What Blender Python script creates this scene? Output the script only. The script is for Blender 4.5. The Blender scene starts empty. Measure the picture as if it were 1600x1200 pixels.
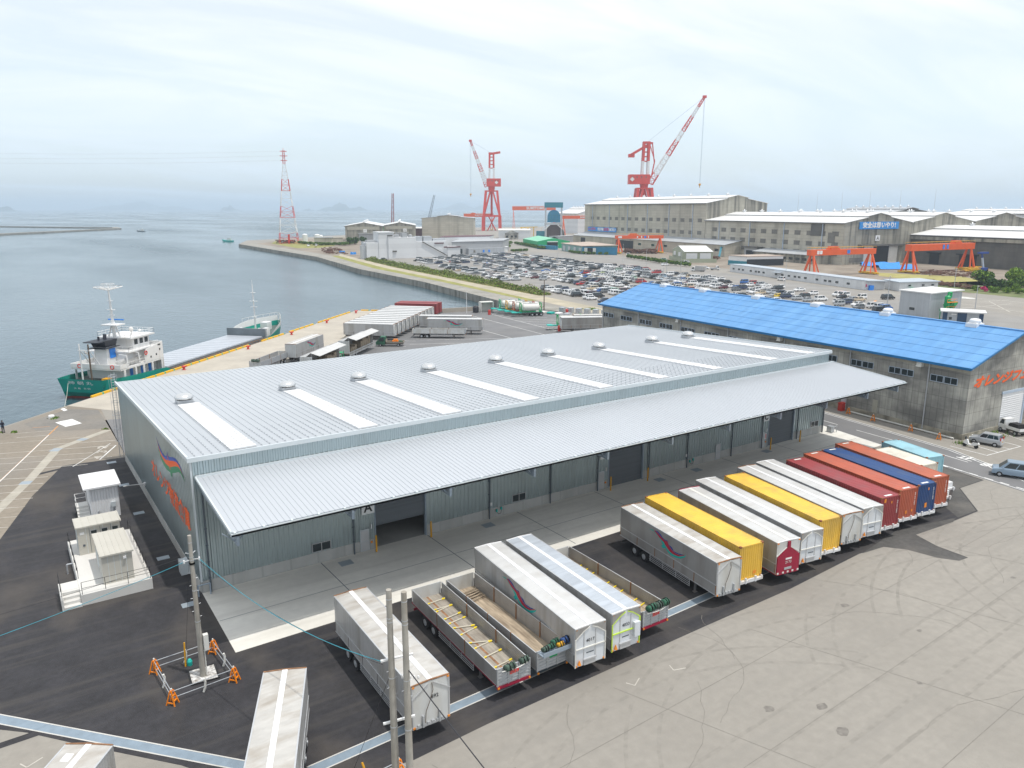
import bpy, bmesh, math, random
from mathutils import Vector, Matrix
R = math.radians
random.seed(7)
SC = bpy.context.scene
COL = SC.collection
SEA = -2.5

# ------------------------------------------------------------------ helpers
class MB:
    """collects shapes and links them as ONE mesh object"""
    def __init__(s): s.v = []; s.f = []; s.m = []
    def add(s, vs, fs, m=0):
        o = len(s.v); s.v += [tuple(p) for p in vs]
        for f in fs: s.f.append([i + o for i in f]); s.m.append(m)
        return s
    def box(s, x0, y0, z0, x1, y1, z1, m=0):
        if x0 > x1: x0, x1 = x1, x0
        if y0 > y1: y0, y1 = y1, y0
        if z0 > z1: z0, z1 = z1, z0
        return s.add([(x0,y0,z0),(x1,y0,z0),(x1,y1,z0),(x0,y1,z0),(x0,y0,z1),(x1,y0,z1),(x1,y1,z1),(x0,y1,z1)],
                     [(0,3,2,1),(4,5,6,7),(0,1,5,4),(1,2,6,5),(2,3,7,6),(3,0,4,7)], m)
    def cbox(s, c, d, m=0):
        return s.box(c[0]-d[0]/2, c[1]-d[1]/2, c[2]-d[2]/2, c[0]+d[0]/2, c[1]+d[1]/2, c[2]+d[2]/2, m)
    def beam(s, p, q, w, h=None, m=0):
        h = h or w; p = Vector(p); q = Vector(q); d = (q-p)
        if d.length < 1e-6: return s
        d.normalize(); up = Vector((0,0,1)) if abs(d.z) < .95 else Vector((1,0,0))
        a = d.cross(up).normalized()*(w/2); b = a.cross(d).normalized()*(h/2)
        vs = [p-a-b,p+a-b,p+a+b,p-a+b,q-a-b,q+a-b,q+a+b,q-a+b]
        return s.add(vs, [(0,1,2,3),(4,7,6,5),(0,4,5,1),(1,5,6,2),(2,6,7,3),(3,7,4,0)], m)
    def tube(s, p, q, r, n=8, m=0, r2=None):
        r2 = r if r2 is None else r2; p = Vector(p); q = Vector(q); d = (q-p).normalized()
        up = Vector((0,0,1)) if abs(d.z) < .95 else Vector((1,0,0))
        a = d.cross(up).normalized(); b = a.cross(d)
        vs = []
        for c, rr in ((p,r),(q,r2)):
            for i in range(n):
                t = 2*math.pi*i/n; vs.append(c + a*math.cos(t)*rr + b*math.sin(t)*rr)
        fs = [(i,(i+1)%n,(i+1)%n+n,i+n) for i in range(n)] + [tuple(range(n))[::-1], tuple(range(n,2*n))]
        return s.add(vs, fs, m)
    def path(s, pts, r, n=6, m=0):
        for a, b in zip(pts, pts[1:]): s.tube(a, b, r, n, m)
        return s
    def poly(s, pts, m=0): return s.add(pts, [tuple(range(len(pts)))], m)
    def ext(s, pts, vec, m=0):
        n = len(pts); v = Vector(vec); q = [Vector(p)+v for p in pts]
        return s.add([Vector(p) for p in pts]+q, [tuple(range(n))[::-1], tuple(range(n,2*n))]+[(i,(i+1)%n,(i+1)%n+n,i+n) for i in range(n)], m)
    def prism(s, pts, z0, z1, m=0): return s.ext([(x,y,z0) for x,y in pts], (0,0,z1-z0), m)
    def lathe(s, prof, c=(0,0,0), n=16, m=0):
        vs = []; k = len(prof)
        for i in range(n):
            t = 2*math.pi*i/n
            for r, z in prof: vs.append((c[0]+r*math.cos(t), c[1]+r*math.sin(t), c[2]+z))
        fs = [(i*k+j, ((i+1)%n)*k+j, ((i+1)%n)*k+j+1, i*k+j+1) for i in range(n) for j in range(k-1)]
        return s.add(vs, fs, m)
    def ribs(s, o, du, dv, length, pitch, depth, m=0, w=.45, t=.15):
        """ribbed sheet: origin o, profile direction du, rib direction dv*height, raised along du x dv"""
        o = Vector(o); du = Vector(du).normalized(); dv = Vector(dv); nrm = du.cross(dv).normalized()
        prof = [(0,0)]; n = max(1, round(length/pitch)); p = length/n
        for i in range(n):
            x = i*p; prof += [(x+p*(1-w)/2-p*t/2, 0), (x+p*(1-w)/2+p*t/2, depth), (x+p*(1+w)/2-p*t/2, depth), (x+p*(1+w)/2+p*t/2, 0)]
        prof.append((length,0))
        vs = []
        for x, d in prof:
            a = o + du*x + nrm*d; vs += [a, a+dv]
        return s.add(vs, [(2*i,2*i+2,2*i+3,2*i+1) for i in range(len(prof)-1)], m)
    def build(s, name, mats, parent=None, loc=None, rz=0, smooth=False):
        me = bpy.data.meshes.new(name); me.from_pydata(s.v, [], s.f)
        if not isinstance(mats, (list, tuple)): mats = [mats]
        for x in mats: me.materials.append(x)
        for p, i in zip(me.polygons, s.m):
            p.material_index = i; p.use_smooth = smooth
        me.update()
        o = bpy.data.objects.new(name, me); COL.objects.link(o)
        if parent: o.parent = parent
        if loc is not None: o.location = loc
        o.rotation_euler[2] = rz
        return o

def tag(o, label, cat, group=None, kind=None):
    o['label'] = label; o['category'] = cat
    if group: o['group'] = group
    if kind: o['kind'] = kind
    return o
def thing(name, label, cat, loc=(0,0,0), rz=0, group=None):
    o = bpy.data.objects.new(name, None); COL.objects.link(o)
    o.location = loc; o.rotation_euler[2] = rz; o.empty_display_size = .5
    return tag(o, label, cat, group)
def setting(name, mb, mats, kind='structure', **k):
    o = mb.build(name, mats, **k); o['kind'] = kind; return o
KIDS = {}
def dup(root, loc, rz, label, group=None):
    if root.name not in KIDS:
        KIDS[root.name] = [(c, list(c.children)) for c in root.children]
    r = root.copy(); COL.objects.link(r); r.location = loc; r.rotation_euler[2] = rz; r['label'] = label
    if group: r['group'] = group
    for c, gs in KIDS[root.name]:
        d = c.copy(); COL.objects.link(d); d.parent = r
        for g in gs:
            e = g.copy(); COL.objects.link(e); e.parent = d
    return r
def text(txt, size, mat, parent, loc, rot, name='lettering', ax='CENTER', sx=1, bold=0, depth=.004, shear=0, spacing=1):
    cu = bpy.data.curves.new(name, 'FONT'); cu.body = txt; cu.size = size; cu.align_x = ax; cu.align_y = 'CENTER'
    cu.offset = bold; cu.extrude = depth; cu.shear = shear; cu.resolution_u = 3; cu.space_character = spacing
    t = bpy.data.objects.new(name+'_source', cu); COL.objects.link(t)
    dg = bpy.context.evaluated_depsgraph_get()
    me = bpy.data.meshes.new_from_object(t.evaluated_get(dg))
    bpy.data.objects.remove(t); bpy.data.curves.remove(cu)
    me.name = name; me.materials.clear(); me.materials.append(mat)
    o = bpy.data.objects.new(name, me); COL.objects.link(o); o.parent = parent
    o.location = loc; o.rotation_euler = rot; o.scale = (sx,1,1)
    return o
def ORD(n):
    w = ["first","second","third","fourth","fifth","sixth","seventh","eighth","ninth","tenth","eleventh","twelfth","thirteenth","fourteenth","fifteenth","sixteenth","seventeenth","eighteenth","nineteenth"]
    t = {2:"twenty",3:"thirty",4:"forty",5:"fifty",6:"sixty",7:"seventy",8:"eighty",9:"ninety"}
    if n < 20: return w[n-1]
    return (t[n//10][:-1]+"ieth") if n % 10 == 0 else t[n//10]+"-"+w[n%10-1]
FRONT = (R(90),0,0); LEFTW = (R(90),0,R(-90)); BACKW = (R(90),0,R(180)); RIGHTW = (R(90),0,R(90))
# the shipyard's own axes are turned 11 degrees against the new warehouse's
TS = R(-11)
def yard(p, q, z=0): return (p*math.cos(TS)-q*math.sin(TS), p*math.sin(TS)+q*math.cos(TS), z)
# the quay runs at 45 degrees
TQ = R(45)
def quay(e, f, z=0): return ((e-f)*.70710678, (e+f)*.70710678, z)

# ------------------------------------------------------------------ materials
def lin(*c): return tuple(((x/255)/12.92 if x/255 <= .04045 else ((x/255+.055)/1.055)**2.4) for x in c)
def nd(nt, t, **k):
    n = nt.nodes.new(t)
    for a, b in k.items(): setattr(n, a, b)
    return n
MATS = {}
def mat(name, col, rough=.6, metal=0, var=.12, scale=.6, stretch=(1,1,1), dirt=None, dirt_amt=.5, dirt_scale=.3, dirt_stretch=(1,1,1),
        bump=0, bump_scale=8, grid=None, grid_dark=.6, obj=False, spec=.5, coat=0, dirt_lo=.45, dirt_hi=.7, bump_stretch=(1,1,1), fine=None, streak=None):
    """Principled surface with fine mottling, optional shaped dirt stains, panel joints and bump"""
    m = bpy.data.materials.new(name); m.use_nodes = True; nt = m.node_tree; L = nt.links.new
    b = nt.nodes['Principled BSDF']; b.inputs['Roughness'].default_value = rough; b.inputs['Metallic'].default_value = metal
    b.inputs['Specular IOR Level'].default_value = spec; b.inputs['Coat Weight'].default_value = coat
    if obj: src = nd(nt,'ShaderNodeTexCoord').outputs['Object']
    else: src = nd(nt,'ShaderNodeNewGeometry').outputs['Position']
    def noise(sc, st, det=4):
        mp = nd(nt,'ShaderNodeMapping'); mp.inputs['Scale'].default_value = st; L(src, mp.inputs['Vector'])
        n = nd(nt,'ShaderNodeTexNoise'); n.inputs['Scale'].default_value = sc; n.inputs['Detail'].default_value = det; L(mp.outputs[0], n.inputs['Vector'])
        return n.outputs['Fac']
    def mix(f, a, c, mode='MIX'):
        x = nd(nt,'ShaderNodeMix', data_type='RGBA', blend_type=mode)
        for s, v in ((x.inputs[0], f), (x.inputs[6], a), (x.inputs[7], c)):
            if hasattr(v, 'links'): L(v, s)
            elif isinstance(v, tuple): s.default_value = (*v[:3], 1)
            else: s.default_value = v
        return x.outputs[2]
    def ramp(f, lo, hi):
        r = nd(nt,'ShaderNodeMapRange'); r.inputs[1].default_value = lo; r.inputs[2].default_value = hi; L(f, r.inputs[0]); return r.outputs[0]
    c0 = tuple(min(1, x*(1+var)) for x in col); c1 = tuple(x*(1-var) for x in col)
    out = mix(ramp(noise(scale, stretch, 6), .3, .7), c1, c0)
    if fine: out = mix(1.0, out, mix(ramp(noise(fine[0], (1,1,1), 3), .3, .7), (1-fine[1],)*3, (1+fine[1]*.6,)*3), 'MULTIPLY')
    if dirt:
        f = ramp(noise(dirt_scale, dirt_stretch, 5), dirt_lo, dirt_hi)
        mu = nd(nt,'ShaderNodeMath', operation='MULTIPLY'); L(f, mu.inputs[0]); mu.inputs[1].default_value = dirt_amt
        out = mix(mu.outputs[0], out, dirt)
    if streak:
        st, rot, sc_, sc, sa = streak
        mp = nd(nt,'ShaderNodeMapping'); mp.inputs['Scale'].default_value = st; mp.inputs['Rotation'].default_value = (0,0,R(rot)); L(src, mp.inputs[0])
        n = nd(nt,'ShaderNodeTexNoise'); n.inputs['Scale'].default_value = sc_; n.inputs['Detail'].default_value = 5; L(mp.outputs[0], n.inputs['Vector'])
        mu = nd(nt,'ShaderNodeMath', operation='MULTIPLY'); L(ramp(n.outputs['Fac'], .5, .68), mu.inputs[0]); mu.inputs[1].default_value = sa
        out = mix(mu.outputs[0], out, sc)
    if grid:
        sx, sz, along = grid
        sp = nd(nt,'ShaderNodeSeparateXYZ'); L(nd(nt,'ShaderNodeTexCoord').outputs['Object'], sp.inputs[0])
        cb = nd(nt,'ShaderNodeCombineXYZ'); L(sp.outputs[{'x':0,'y':1}.get(along,0)], cb.inputs[0])
        L(sp.outputs[1 if along == 'xy' else 2], cb.inputs[1])
        if along == 's':
            ad = nd(nt,'ShaderNodeMath', operation='ADD'); L(sp.outputs[0], ad.inputs[0]); L(sp.outputs[1], ad.inputs[1]); L(ad.outputs[0], cb.inputs[0])
        br = nd(nt,'ShaderNodeTexBrick', offset=0); br.inputs['Scale'].default_value = 1; br.inputs['Brick Width'].default_value = sx; br.inputs['Row Height'].default_value = sz
        br.inputs['Mortar Size'].default_value = .04*min(sx,sz); br.inputs['Mortar Smooth'].default_value = .3; L(cb.outputs[0], br.inputs['Vector'])
        br.inputs['Color1'].default_value = (1,1,1,1); br.inputs['Color2'].default_value = (.88,.88,.88,1); br.inputs['Mortar'].default_value = (grid_dark,)*3+(1,)
        out = mix(1.0, out, br.outputs['Color'], 'MULTIPLY')
    L(out, b.inputs['Base Color'])
    if bump:
        bp = nd(nt,'ShaderNodeBump'); bp.inputs['Strength'].default_value = bump; bp.inputs['Distance'].default_value = .05
        L(noise(bump_scale, bump_stretch), bp.inputs['Height']); L(bp.outputs[0], b.inputs['Normal'])
    MATS[name] = m; return m

M = {}
def mk(key, *a, **k): M[key] = mat(key, *a, **k)
mk('yard_concrete', (.285,.265,.233), .9, var=.05, scale=.06, fine=(1.6,.08), streak=((.05,1.1,1),20,.9,(.24,.225,.20),.5), dirt=(.225,.208,.182), dirt_amt=.6, dirt_scale=.07, dirt_stretch=(1,.4,1), bump=.3, bump_scale=5)
mk('yard_joint', (.19,.176,.155), .95, var=.15, scale=2)
mk('tyre_mark', (.255,.237,.208), .9, var=.12, scale=1.2, fine=(1.6,.08))
mk('oil_stain', (.185,.17,.15), .8, var=.25, scale=3)
mk('new_asphalt', (.031,.030,.034), .85, var=.22, scale=.5, fine=(2.5,.2), dirt=(.10,.085,.070), dirt_amt=.75, dirt_scale=.16, dirt_stretch=(.8,.5,1), dirt_lo=.50, dirt_hi=.70, streak=((.07,1.3,1),-58,.8,(.068,.062,.056),.6), bump=.35, bump_scale=12)
mk('worn_asphalt', (.080,.077,.073), .88, var=.2, scale=.4, fine=(2.5,.2), dirt=(.14,.13,.115), dirt_amt=.7, dirt_scale=.25, bump=.3, bump_scale=12)
mk('apron', (.74,.72,.66), .85, fine=(1.5,.05), var=.08, scale=.12, dirt=(.52,.50,.45), dirt_amt=.55, dirt_scale=.12, dirt_stretch=(.5,1.8,1), streak=((.06,1.2,1),8,.7,(.55,.53,.48),.5))
mk('apron_new', (.56,.555,.53), .85, var=.05, scale=.3)
mk('tan_lot', (.25,.215,.17), .9, fine=(2,.12), var=.14, scale=.12, dirt=(.19,.185,.18), dirt_amt=.75, dirt_scale=.06, bump=.2, bump_scale=8)
mk('quay_concrete', (.44,.40,.335), .9, fine=(1,.06), var=.08, scale=.2, dirt=(.33,.30,.26), dirt_amt=.5, dirt_scale=.25, dirt_stretch=(.6,.6,1))
mk('old_concrete', (.31,.295,.26), .92, var=.15, scale=.25, fine=(1.2,.15), dirt=(.17,.165,.135), dirt_amt=.6, dirt_scale=.12)
mk('quay_face', (.30,.285,.25), .92, var=.15, scale=.6, stretch=(1,1,.3), dirt=(.09,.085,.07), dirt_amt=.8, dirt_scale=.4, dirt_stretch=(1,1,.3))
mk('tan_patch', (.19,.178,.16), .9, fine=(2,.12), var=.14, scale=.2, dirt=(.24,.21,.17), dirt_amt=.6, dirt_scale=.12)
mk('road', (.165,.165,.168), .9, var=.12, scale=.15, dirt=(.22,.21,.2), dirt_amt=.5, dirt_scale=.08)
mk('carpark', (.25,.24,.225), .9, var=.14, scale=.1, dirt=(.28,.25,.21), dirt_amt=.5, dirt_scale=.035)
mk('dirt_ground', (.26,.22,.175), .95, var=.2, scale=.08, dirt=(.14,.105,.08), dirt_amt=.6, dirt_scale=.05)
mk('sand_track', (.42,.37,.275), .95, var=.15, scale=.15, dirt=(.28,.26,.2), dirt_amt=.5, dirt_scale=.1)
mk('grass', (.24,.24,.06), .95, var=.3, scale=.25, dirt=(.33,.29,.14), dirt_amt=.6, dirt_scale=.1, bump=.6, bump_scale=3)
mk('strip', (.40,.37,.31), .9, fine=(2,.08), var=.08, scale=.5, dirt=(.30,.28,.23), dirt_amt=.5, dirt_scale=.4)
mk('green_bed', (.12,.15,.05), .95, var=.35, scale=.4, dirt=(.25,.22,.12), dirt_amt=.5, dirt_scale=.12)
mk('lawn', (.33,.30,.10), .95, var=.2, scale=.2)
mk('marking', (.72,.72,.70), .8, var=.06, scale=1.5, dirt=(.42,.40,.37), dirt_amt=.6, dirt_scale=.6)
mk('marking_worn', (.50,.47,.42), .85, var=.1, scale=1.5, dirt=(.27,.235,.19), dirt_amt=.8, dirt_scale=.6)
mk('marking_orange', (.55,.27,.10), .85, var=.1, scale=1, dirt=(.25,.2,.15), dirt_amt=.6, dirt_scale=.5)
mk('grating', (.36,.45,.53), .45, .35, var=.1, scale=1.5, grid=(.5,50,'x'), grid_dark=.75)
mk('kerb', (.55,.54,.51), .8)
mk('metal_lid', (.33,.38,.42), .5, .3, var=.1)
mk('roof_sheet', (.46,.485,.51), .45, .2, var=.04, scale=.08, dirt=(.42,.445,.47), dirt_amt=.6, dirt_scale=.1, dirt_stretch=(1,.2,1))
mk('canopy_sheet', (.50,.525,.555), .42, .2, var=.03, scale=.08)
mk('white_sheet', (.76,.765,.77), .5, var=.03, scale=.3)
mk('wall_sheet', (.47,.555,.575), .32, .85, var=.04, scale=.3, dirt=(.40,.46,.47), dirt_amt=.4, dirt_scale=.3, dirt_stretch=(2,2,.1))
mk('trim', (.62,.67,.69), .45, .1, var=.03)
mk('plinth', (.46,.46,.44), .85, var=.06, scale=.8, dirt=(.33,.33,.31), dirt_amt=.5, dirt_scale=.5, dirt_stretch=(1,1,.3), grid=(2.4,30,'s'), grid_dark=.82)
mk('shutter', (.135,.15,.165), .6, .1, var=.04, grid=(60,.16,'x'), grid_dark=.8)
mk('dark_pipe', (.09,.11,.13), .5)
mk('steel_blue', (.30,.36,.42), .5, .2, var=.06)
mk('door_grey', (.50,.53,.55), .5, var=.04)
mk('glass', (.02,.03,.035), .08, var=.05, spec=.8)
mk('aluminium', (.56,.57,.58), .4, .4, var=.05, scale=2)
mk('galv', (.50,.52,.54), .45, .5, var=.08, scale=3)
mk('steel_dome', (.70,.70,.69), .25, .75, var=.04)
mk('black', (.015,.015,.017), .6)
mk('tyre', (.022,.022,.024), .8, var=.2, scale=5)
mk('white_paint', (.78,.78,.77), .45, var=.04, scale=1)
mk('offwhite', (.70,.69,.64), .55, var=.05, scale=1)
mk('yellow_post', (.66,.33,.015), .5, var=.05)
mk('orange_sign', (.86,.12,.015), .6, var=.03)
mk('logo_blue', (.012,.075,.40), .5, var=.03); mk('logo_green', (.01,.23,.10), .5, var=.03)
mk('logo_teal', (.015,.42,.36), .5, var=.03); mk('logo_red', (.42,.025,.05), .5, var=.03); mk('logo_navy', (.02,.06,.28), .5, var=.03)
mk('red_text', (.75,.06,.05), .5, var=.03)
mk('wing_panel', (.47,.47,.465), .42, .3, var=.05, scale=.8, dirt=(.30,.28,.245), dirt_amt=.7, dirt_scale=.5, dirt_stretch=(2,2,.25))
mk('wing_panel_dark', (.36,.355,.345), .42, .3, var=.06, scale=.8, dirt=(.24,.22,.20), dirt_amt=.6, dirt_scale=.5, dirt_stretch=(2,2,.25))
mk('wing_roof', (.50,.485,.455), .55, .1, var=.10, scale=.9, stretch=(1,2.2,1), dirt=(.33,.29,.24), dirt_amt=.75, dirt_scale=.9, dirt_stretch=(.6,1.6,1), bump=.5, bump_scale=1.3, bump_stretch=(.7,2,1))
mk('wing_roof_blue', (.46,.50,.545), .5, .15, var=.10, scale=.9, stretch=(.5,3,1), dirt=(.34,.37,.41), dirt_amt=.6, dirt_scale=.9, dirt_stretch=(.4,2,1), bump=.5, bump_scale=1.3, bump_stretch=(.5,3,1))
mk('wing_roof_white', (.56,.56,.55), .5, .1, var=.05, scale=.8, stretch=(.5,2,1), dirt=(.45,.43,.40), dirt_amt=.5, dirt_scale=.7, bump=.3, bump_scale=1.3, bump_stretch=(.5,3,1))
mk('front_panel', (.60,.61,.60), .45, .1, var=.05, scale=1, dirt=(.42,.38,.30), dirt_amt=.5, dirt_scale=.9, dirt_stretch=(1,1,.3))
mk('front_white', (.66,.69,.72), .45, var=.04, scale=1, dirt=(.5,.48,.44), dirt_amt=.4, dirt_scale=.9, dirt_stretch=(1,1,.3))
mk('crimson', (.30,.006,.035), .45, var=.06, scale=1)
mk('chassis_grey', (.14,.14,.145), .6, var=.2, scale=2, dirt=(.18,.11,.06), dirt_amt=.5, dirt_scale=2)
mk('chassis_white', (.70,.71,.72), .5, var=.05, scale=2, dirt=(.4,.3,.2), dirt_amt=.4, dirt_scale=1.5)
mk('rust', (.27,.14,.07), .85, var=.3, scale=3)
mk('deck_wood', (.42,.34,.245), .85, var=.25, scale=1.2, stretch=(5,.5,1), dirt=(.17,.125,.085), dirt_amt=.7, dirt_scale=1, dirt_stretch=(3,.5,1), grid=(.2,60,'x'), grid_dark=.7)
mk('deck_grey', (.34,.305,.255), .85, var=.2, scale=1.2, stretch=(5,.7,1), dirt=(.17,.14,.11), dirt_amt=.6, dirt_scale=.9, grid=(.25,60,'x'), grid_dark=.75)
mk('tarp_green', (.03,.12,.07), .75, var=.3, scale=4, bump=.6, bump_scale=9)
mk('tarp_dkgreen', (.06,.10,.075), .75, var=.3, scale=4, bump=.6, bump_scale=9)
mk('tarp_blue', (.03,.075,.22), .75, var=.3, scale=4, bump=.6, bump_scale=9)
mk('tarp_yellow', (.65,.36,.02), .75, var=.2, scale=4)
mk('bar_yellow', (.82,.62,.02), .5, var=.05); mk('bar_pale', (.58,.54,.44), .6, var=.1, scale=3)
mk('orange', (.85,.25,.01), .5, var=.08, scale=2)
mk('amber', (.75,.25,.02), .4)
mk('fluo', (.55,.75,.08), .5)
for k, c in {'cont_yellow':(.76,.47,.06),'cont_darkred':(.285,.042,.045),'cont_orange':(.43,.10,.052),'cont_brown':(.42,.105,.05),'cont_blue':(.012,.055,.18),
             'cont_cream':(.66,.62,.52),'cont_sky':(.27,.49,.56)}.items():
    mk(k, c, .5, var=.07, scale=.7, dirt=tuple(x*.55+.05 for x in c), dirt_amt=.6, dirt_scale=.7, dirt_stretch=(1,1,.5), dirt_lo=.48, dirt_hi=.72)
mk('cont_rust', (.26,.095,.04), .7, var=.25, scale=2)
mk('beige_metal', (.52,.50,.44), .5, var=.03, scale=.8)
mk('slab', (.62,.61,.58), .85, var=.05, scale=.6)
mk('pole_concrete', (.36,.34,.30), .85, var=.12, scale=2, dirt=(.20,.16,.11), dirt_amt=.6, dirt_scale=1.5, dirt_stretch=(1,1,.15))
mk('cable_teal', (.03,.28,.36), .5); mk('cable_black', (.03,.03,.035), .6); mk('rope', (.55,.55,.48), .8)
mk('ship_green', (.003,.30,.235), .42, var=.06, scale=.4, dirt=(.003,.24,.19), dirt_amt=.5, dirt_scale=.5, dirt_stretch=(1,1,.3))
mk('ship_white', (.74,.74,.73), .45, var=.03, dirt=(.5,.42,.33), dirt_amt=.35, dirt_scale=.7, dirt_stretch=(1,1,.15), dirt_lo=.55)
mk('ship_red', (.16,.025,.02), .7); mk('ship_deck', (.10,.13,.12), .8, var=.2); mk('hatch', (.49,.52,.56), .4, .3, var=.05)
mk('coaming', (.17,.20,.22), .6, var=.1); mk('funnel_black', (.02,.024,.035), .5); mk('bright_blue', (.02,.22,.72), .5)
mk('quay_yellow', (.80,.45,.01), .6, var=.08, scale=2); mk('quay_green', (.10,.45,.26), .6); mk('signal_red', (.55,.045,.035), .55, var=.1)
mk('crane_red', (.62,.045,.03), .5, var=.06, scale=.3); mk('crane_orange', (.72,.11,.025), .5, var=.06, scale=.3); mk('crane_white', (.72,.72,.72), .5)
mk('blue_roof', (.105,.29,.57), .55, var=.07, scale=.35, stretch=(.25,2.5,1), dirt=(.15,.35,.62), dirt_amt=.6, dirt_scale=.3, dirt_stretch=(.3,2.5,1), grid=(2.2,.9,'xy'), grid_dark=.9)
mk('blue_gutter', (.01,.15,.36), .4)
mk('old_sheet', (.43,.42,.375), .9, var=.2, scale=1.2, stretch=(2.5,2.5,.18), dirt=(.19,.187,.175), dirt_amt=.9, dirt_scale=.2, dirt_stretch=(.9,.9,1.6), dirt_lo=.40, dirt_hi=.60, grid=(.95,1.75,'s'), grid_dark=.62)
mk('old_sheet_top', (.43,.41,.34), .9, var=.08, scale=.8, stretch=(3,3,.4), grid=(.95,.8,'s'), grid_dark=.85)
mk('stained_concrete', (.38,.35,.28), .9, var=.2, scale=.9, dirt=(.12,.115,.09), dirt_amt=.8, dirt_scale=.7)
mk('hall_wall', (.50,.465,.385), .9, var=.08, scale=.1, dirt=(.22,.20,.16), dirt_amt=.6, dirt_scale=.10, dirt_stretch=(1.6,1.6,.12), dirt_lo=.5, dirt_hi=.75, grid=(6,1.9,'s'), grid_dark=.68)
mk('hall_gable', (.37,.35,.29), .9, var=.12, scale=.2, stretch=(2,2,.3), dirt=(.10,.098,.09), dirt_amt=.9, dirt_scale=.10, dirt_stretch=(3.5,3.5,.22), dirt_lo=.44, dirt_hi=.66, grid=(3,2.2,'s'), grid_dark=.78)
mk('hall_dark', (.135,.13,.12), .9, var=.15, scale=.2, stretch=(2,2,.4), dirt=(.08,.08,.078), dirt_amt=.6, dirt_scale=.1, grid=(4,2.2,'s'), grid_dark=.8)
mk('hall_roof', (.68,.68,.67), .6, var=.03, scale=.05, dirt=(.6,.59,.56), dirt_amt=.6, dirt_scale=.05)
mk('grey_roof', (.40,.42,.44), .6, var=.08, scale=.1, dirt=(.33,.32,.30), dirt_amt=.5, dirt_scale=.08)
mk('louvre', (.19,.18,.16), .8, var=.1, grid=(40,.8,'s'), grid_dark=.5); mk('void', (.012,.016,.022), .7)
mk('pipe_blue', (.42,.50,.60), .5); mk('banner_blue', (.02,.24,.62), .55, var=.03); mk('banner_red', (.55,.06,.16), .55)
mk('prefab_wall', (.66,.67,.68), .6, var=.03, grid=(1.8,30,'s'), grid_dark=.88); mk('prefab_roof', (.42,.47,.52), .5, var=.05)
mk('factory_white', (.70,.71,.72), .7, var=.03, scale=.1, grid=(30,3,'s'), grid_dark=.94); mk('factory_grey', (.36,.37,.38), .7, var=.04)
mk('gray_sheet', (.43,.455,.48), .55, .1, var=.04, grid=(.4,40,'s'), grid_dark=.88); mk('navy_sheet', (.018,.055,.12), .5)
mk('green_machine', (.006,.33,.10), .5, var=.1); mk('shed_green', (.01,.36,.14), .55, var=.06); mk('shed_green_roof', (.20,.52,.34), .55, var=.06)
mk('shed_teal', (.02,.21,.28), .6, var=.1); mk('shed_mint', (.22,.38,.36), .6, var=.1, grid=(3,30,'s'), grid_dark=.8); mk('shed_blue', (.02,.20,.35), .6, var=.1)
mk('house_sage', (.34,.37,.27), .7, var=.06); mk('rusty_roof', (.46,.38,.32), .75, var=.15, scale=.2, dirt=(.34,.22,.15), dirt_amt=.5, dirt_scale=.15)
mk('tower_teal', (.02,.20,.27), .55, var=.06); mk('dome_grey', (.50,.51,.51), .55, var=.05); mk('tunnel_dark', (.10,.07,.07), .8)
mk('purple_wall', (.12,.05,.06), .7); mk('tarp_bright', (.03,.26,.72), .7, var=.12, scale=.6, bump=.5, bump_scale=1); mk('scrap', (.13,.062,.04), .9, var=.4, scale=.8)
mk('leaf', (.075,.15,.028), .75, var=.4, scale=1.1, spec=.2); mk('leaf_light', (.19,.29,.035), .75, var=.35, scale=1.1, spec=.2); mk('leaf_dark', (.04,.085,.022), .75, var=.4, scale=1.1, spec=.2)
mk('bramble', (.18,.20,.075), .85, var=.4, scale=.8, dirt=(.16,.11,.055), dirt_amt=.6, dirt_scale=.3, spec=.2)
mk('azalea', (.62,.05,.20), .7, var=.25, scale=3); mk('bark', (.12,.085,.06), .9, var=.2, scale=4)
mk('skin', (.45,.26,.18), .6); mk('hair', (.012,.01,.009), .7); mk('navy_cloth', (.018,.024,.045), .85, var=.2, scale=6); mk('paper', (.8,.8,.78), .8)
mk('island', (.06,.085,.06), .95, var=.3, scale=.01)
mk('rail_yellow', (.62,.38,.03), .6)
# ------------------------------------------------------------------ camera, sun, sky, air
cam = bpy.data.objects.new('camera', bpy.data.cameras.new('camera')); COL.objects.link(cam); SC.camera = cam
cam.location = (-10.87, -60.43, 30); cam.rotation_euler = (R(90)-math.atan(274/1200), 0, R(-34))
cam.data.lens = 27; cam.data.sensor_width = 36; cam.data.clip_start = .5; cam.data.clip_end = 60000
sun = bpy.data.objects.new('sun', bpy.data.lights.new('sun', 'SUN')); COL.objects.link(sun)
SUN_DIR = Vector((-.17, .25, -1)).normalized()
sun.rotation_euler = SUN_DIR.to_track_quat('-Z', 'Y').to_euler()
sun.data.energy = 2.35; sun.data.angle = R(1.0); sun.data.color = (1, .955, .89)
w = bpy.data.worlds.new("World"); SC.world = w; w.use_nodes = True; nt = w.node_tree; L = nt.links.new; nt.nodes.clear()
out = nd(nt,'ShaderNodeOutputWorld')
sky = nd(nt,'ShaderNodeTexSky', sky_type='NISHITA', sun_disc=False)
sky.sun_elevation = math.asin(-SUN_DIR.z); sky.sun_rotation = math.atan2(-SUN_DIR.x, -SUN_DIR.y); sky.air_density = 1; sky.dust_density = 1.5; sky.ozone_density = 1
bg1 = nd(nt,'ShaderNodeBackground'); bg1.inputs[1].default_value = .15; L(sky.outputs[0], bg1.inputs[0])
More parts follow.
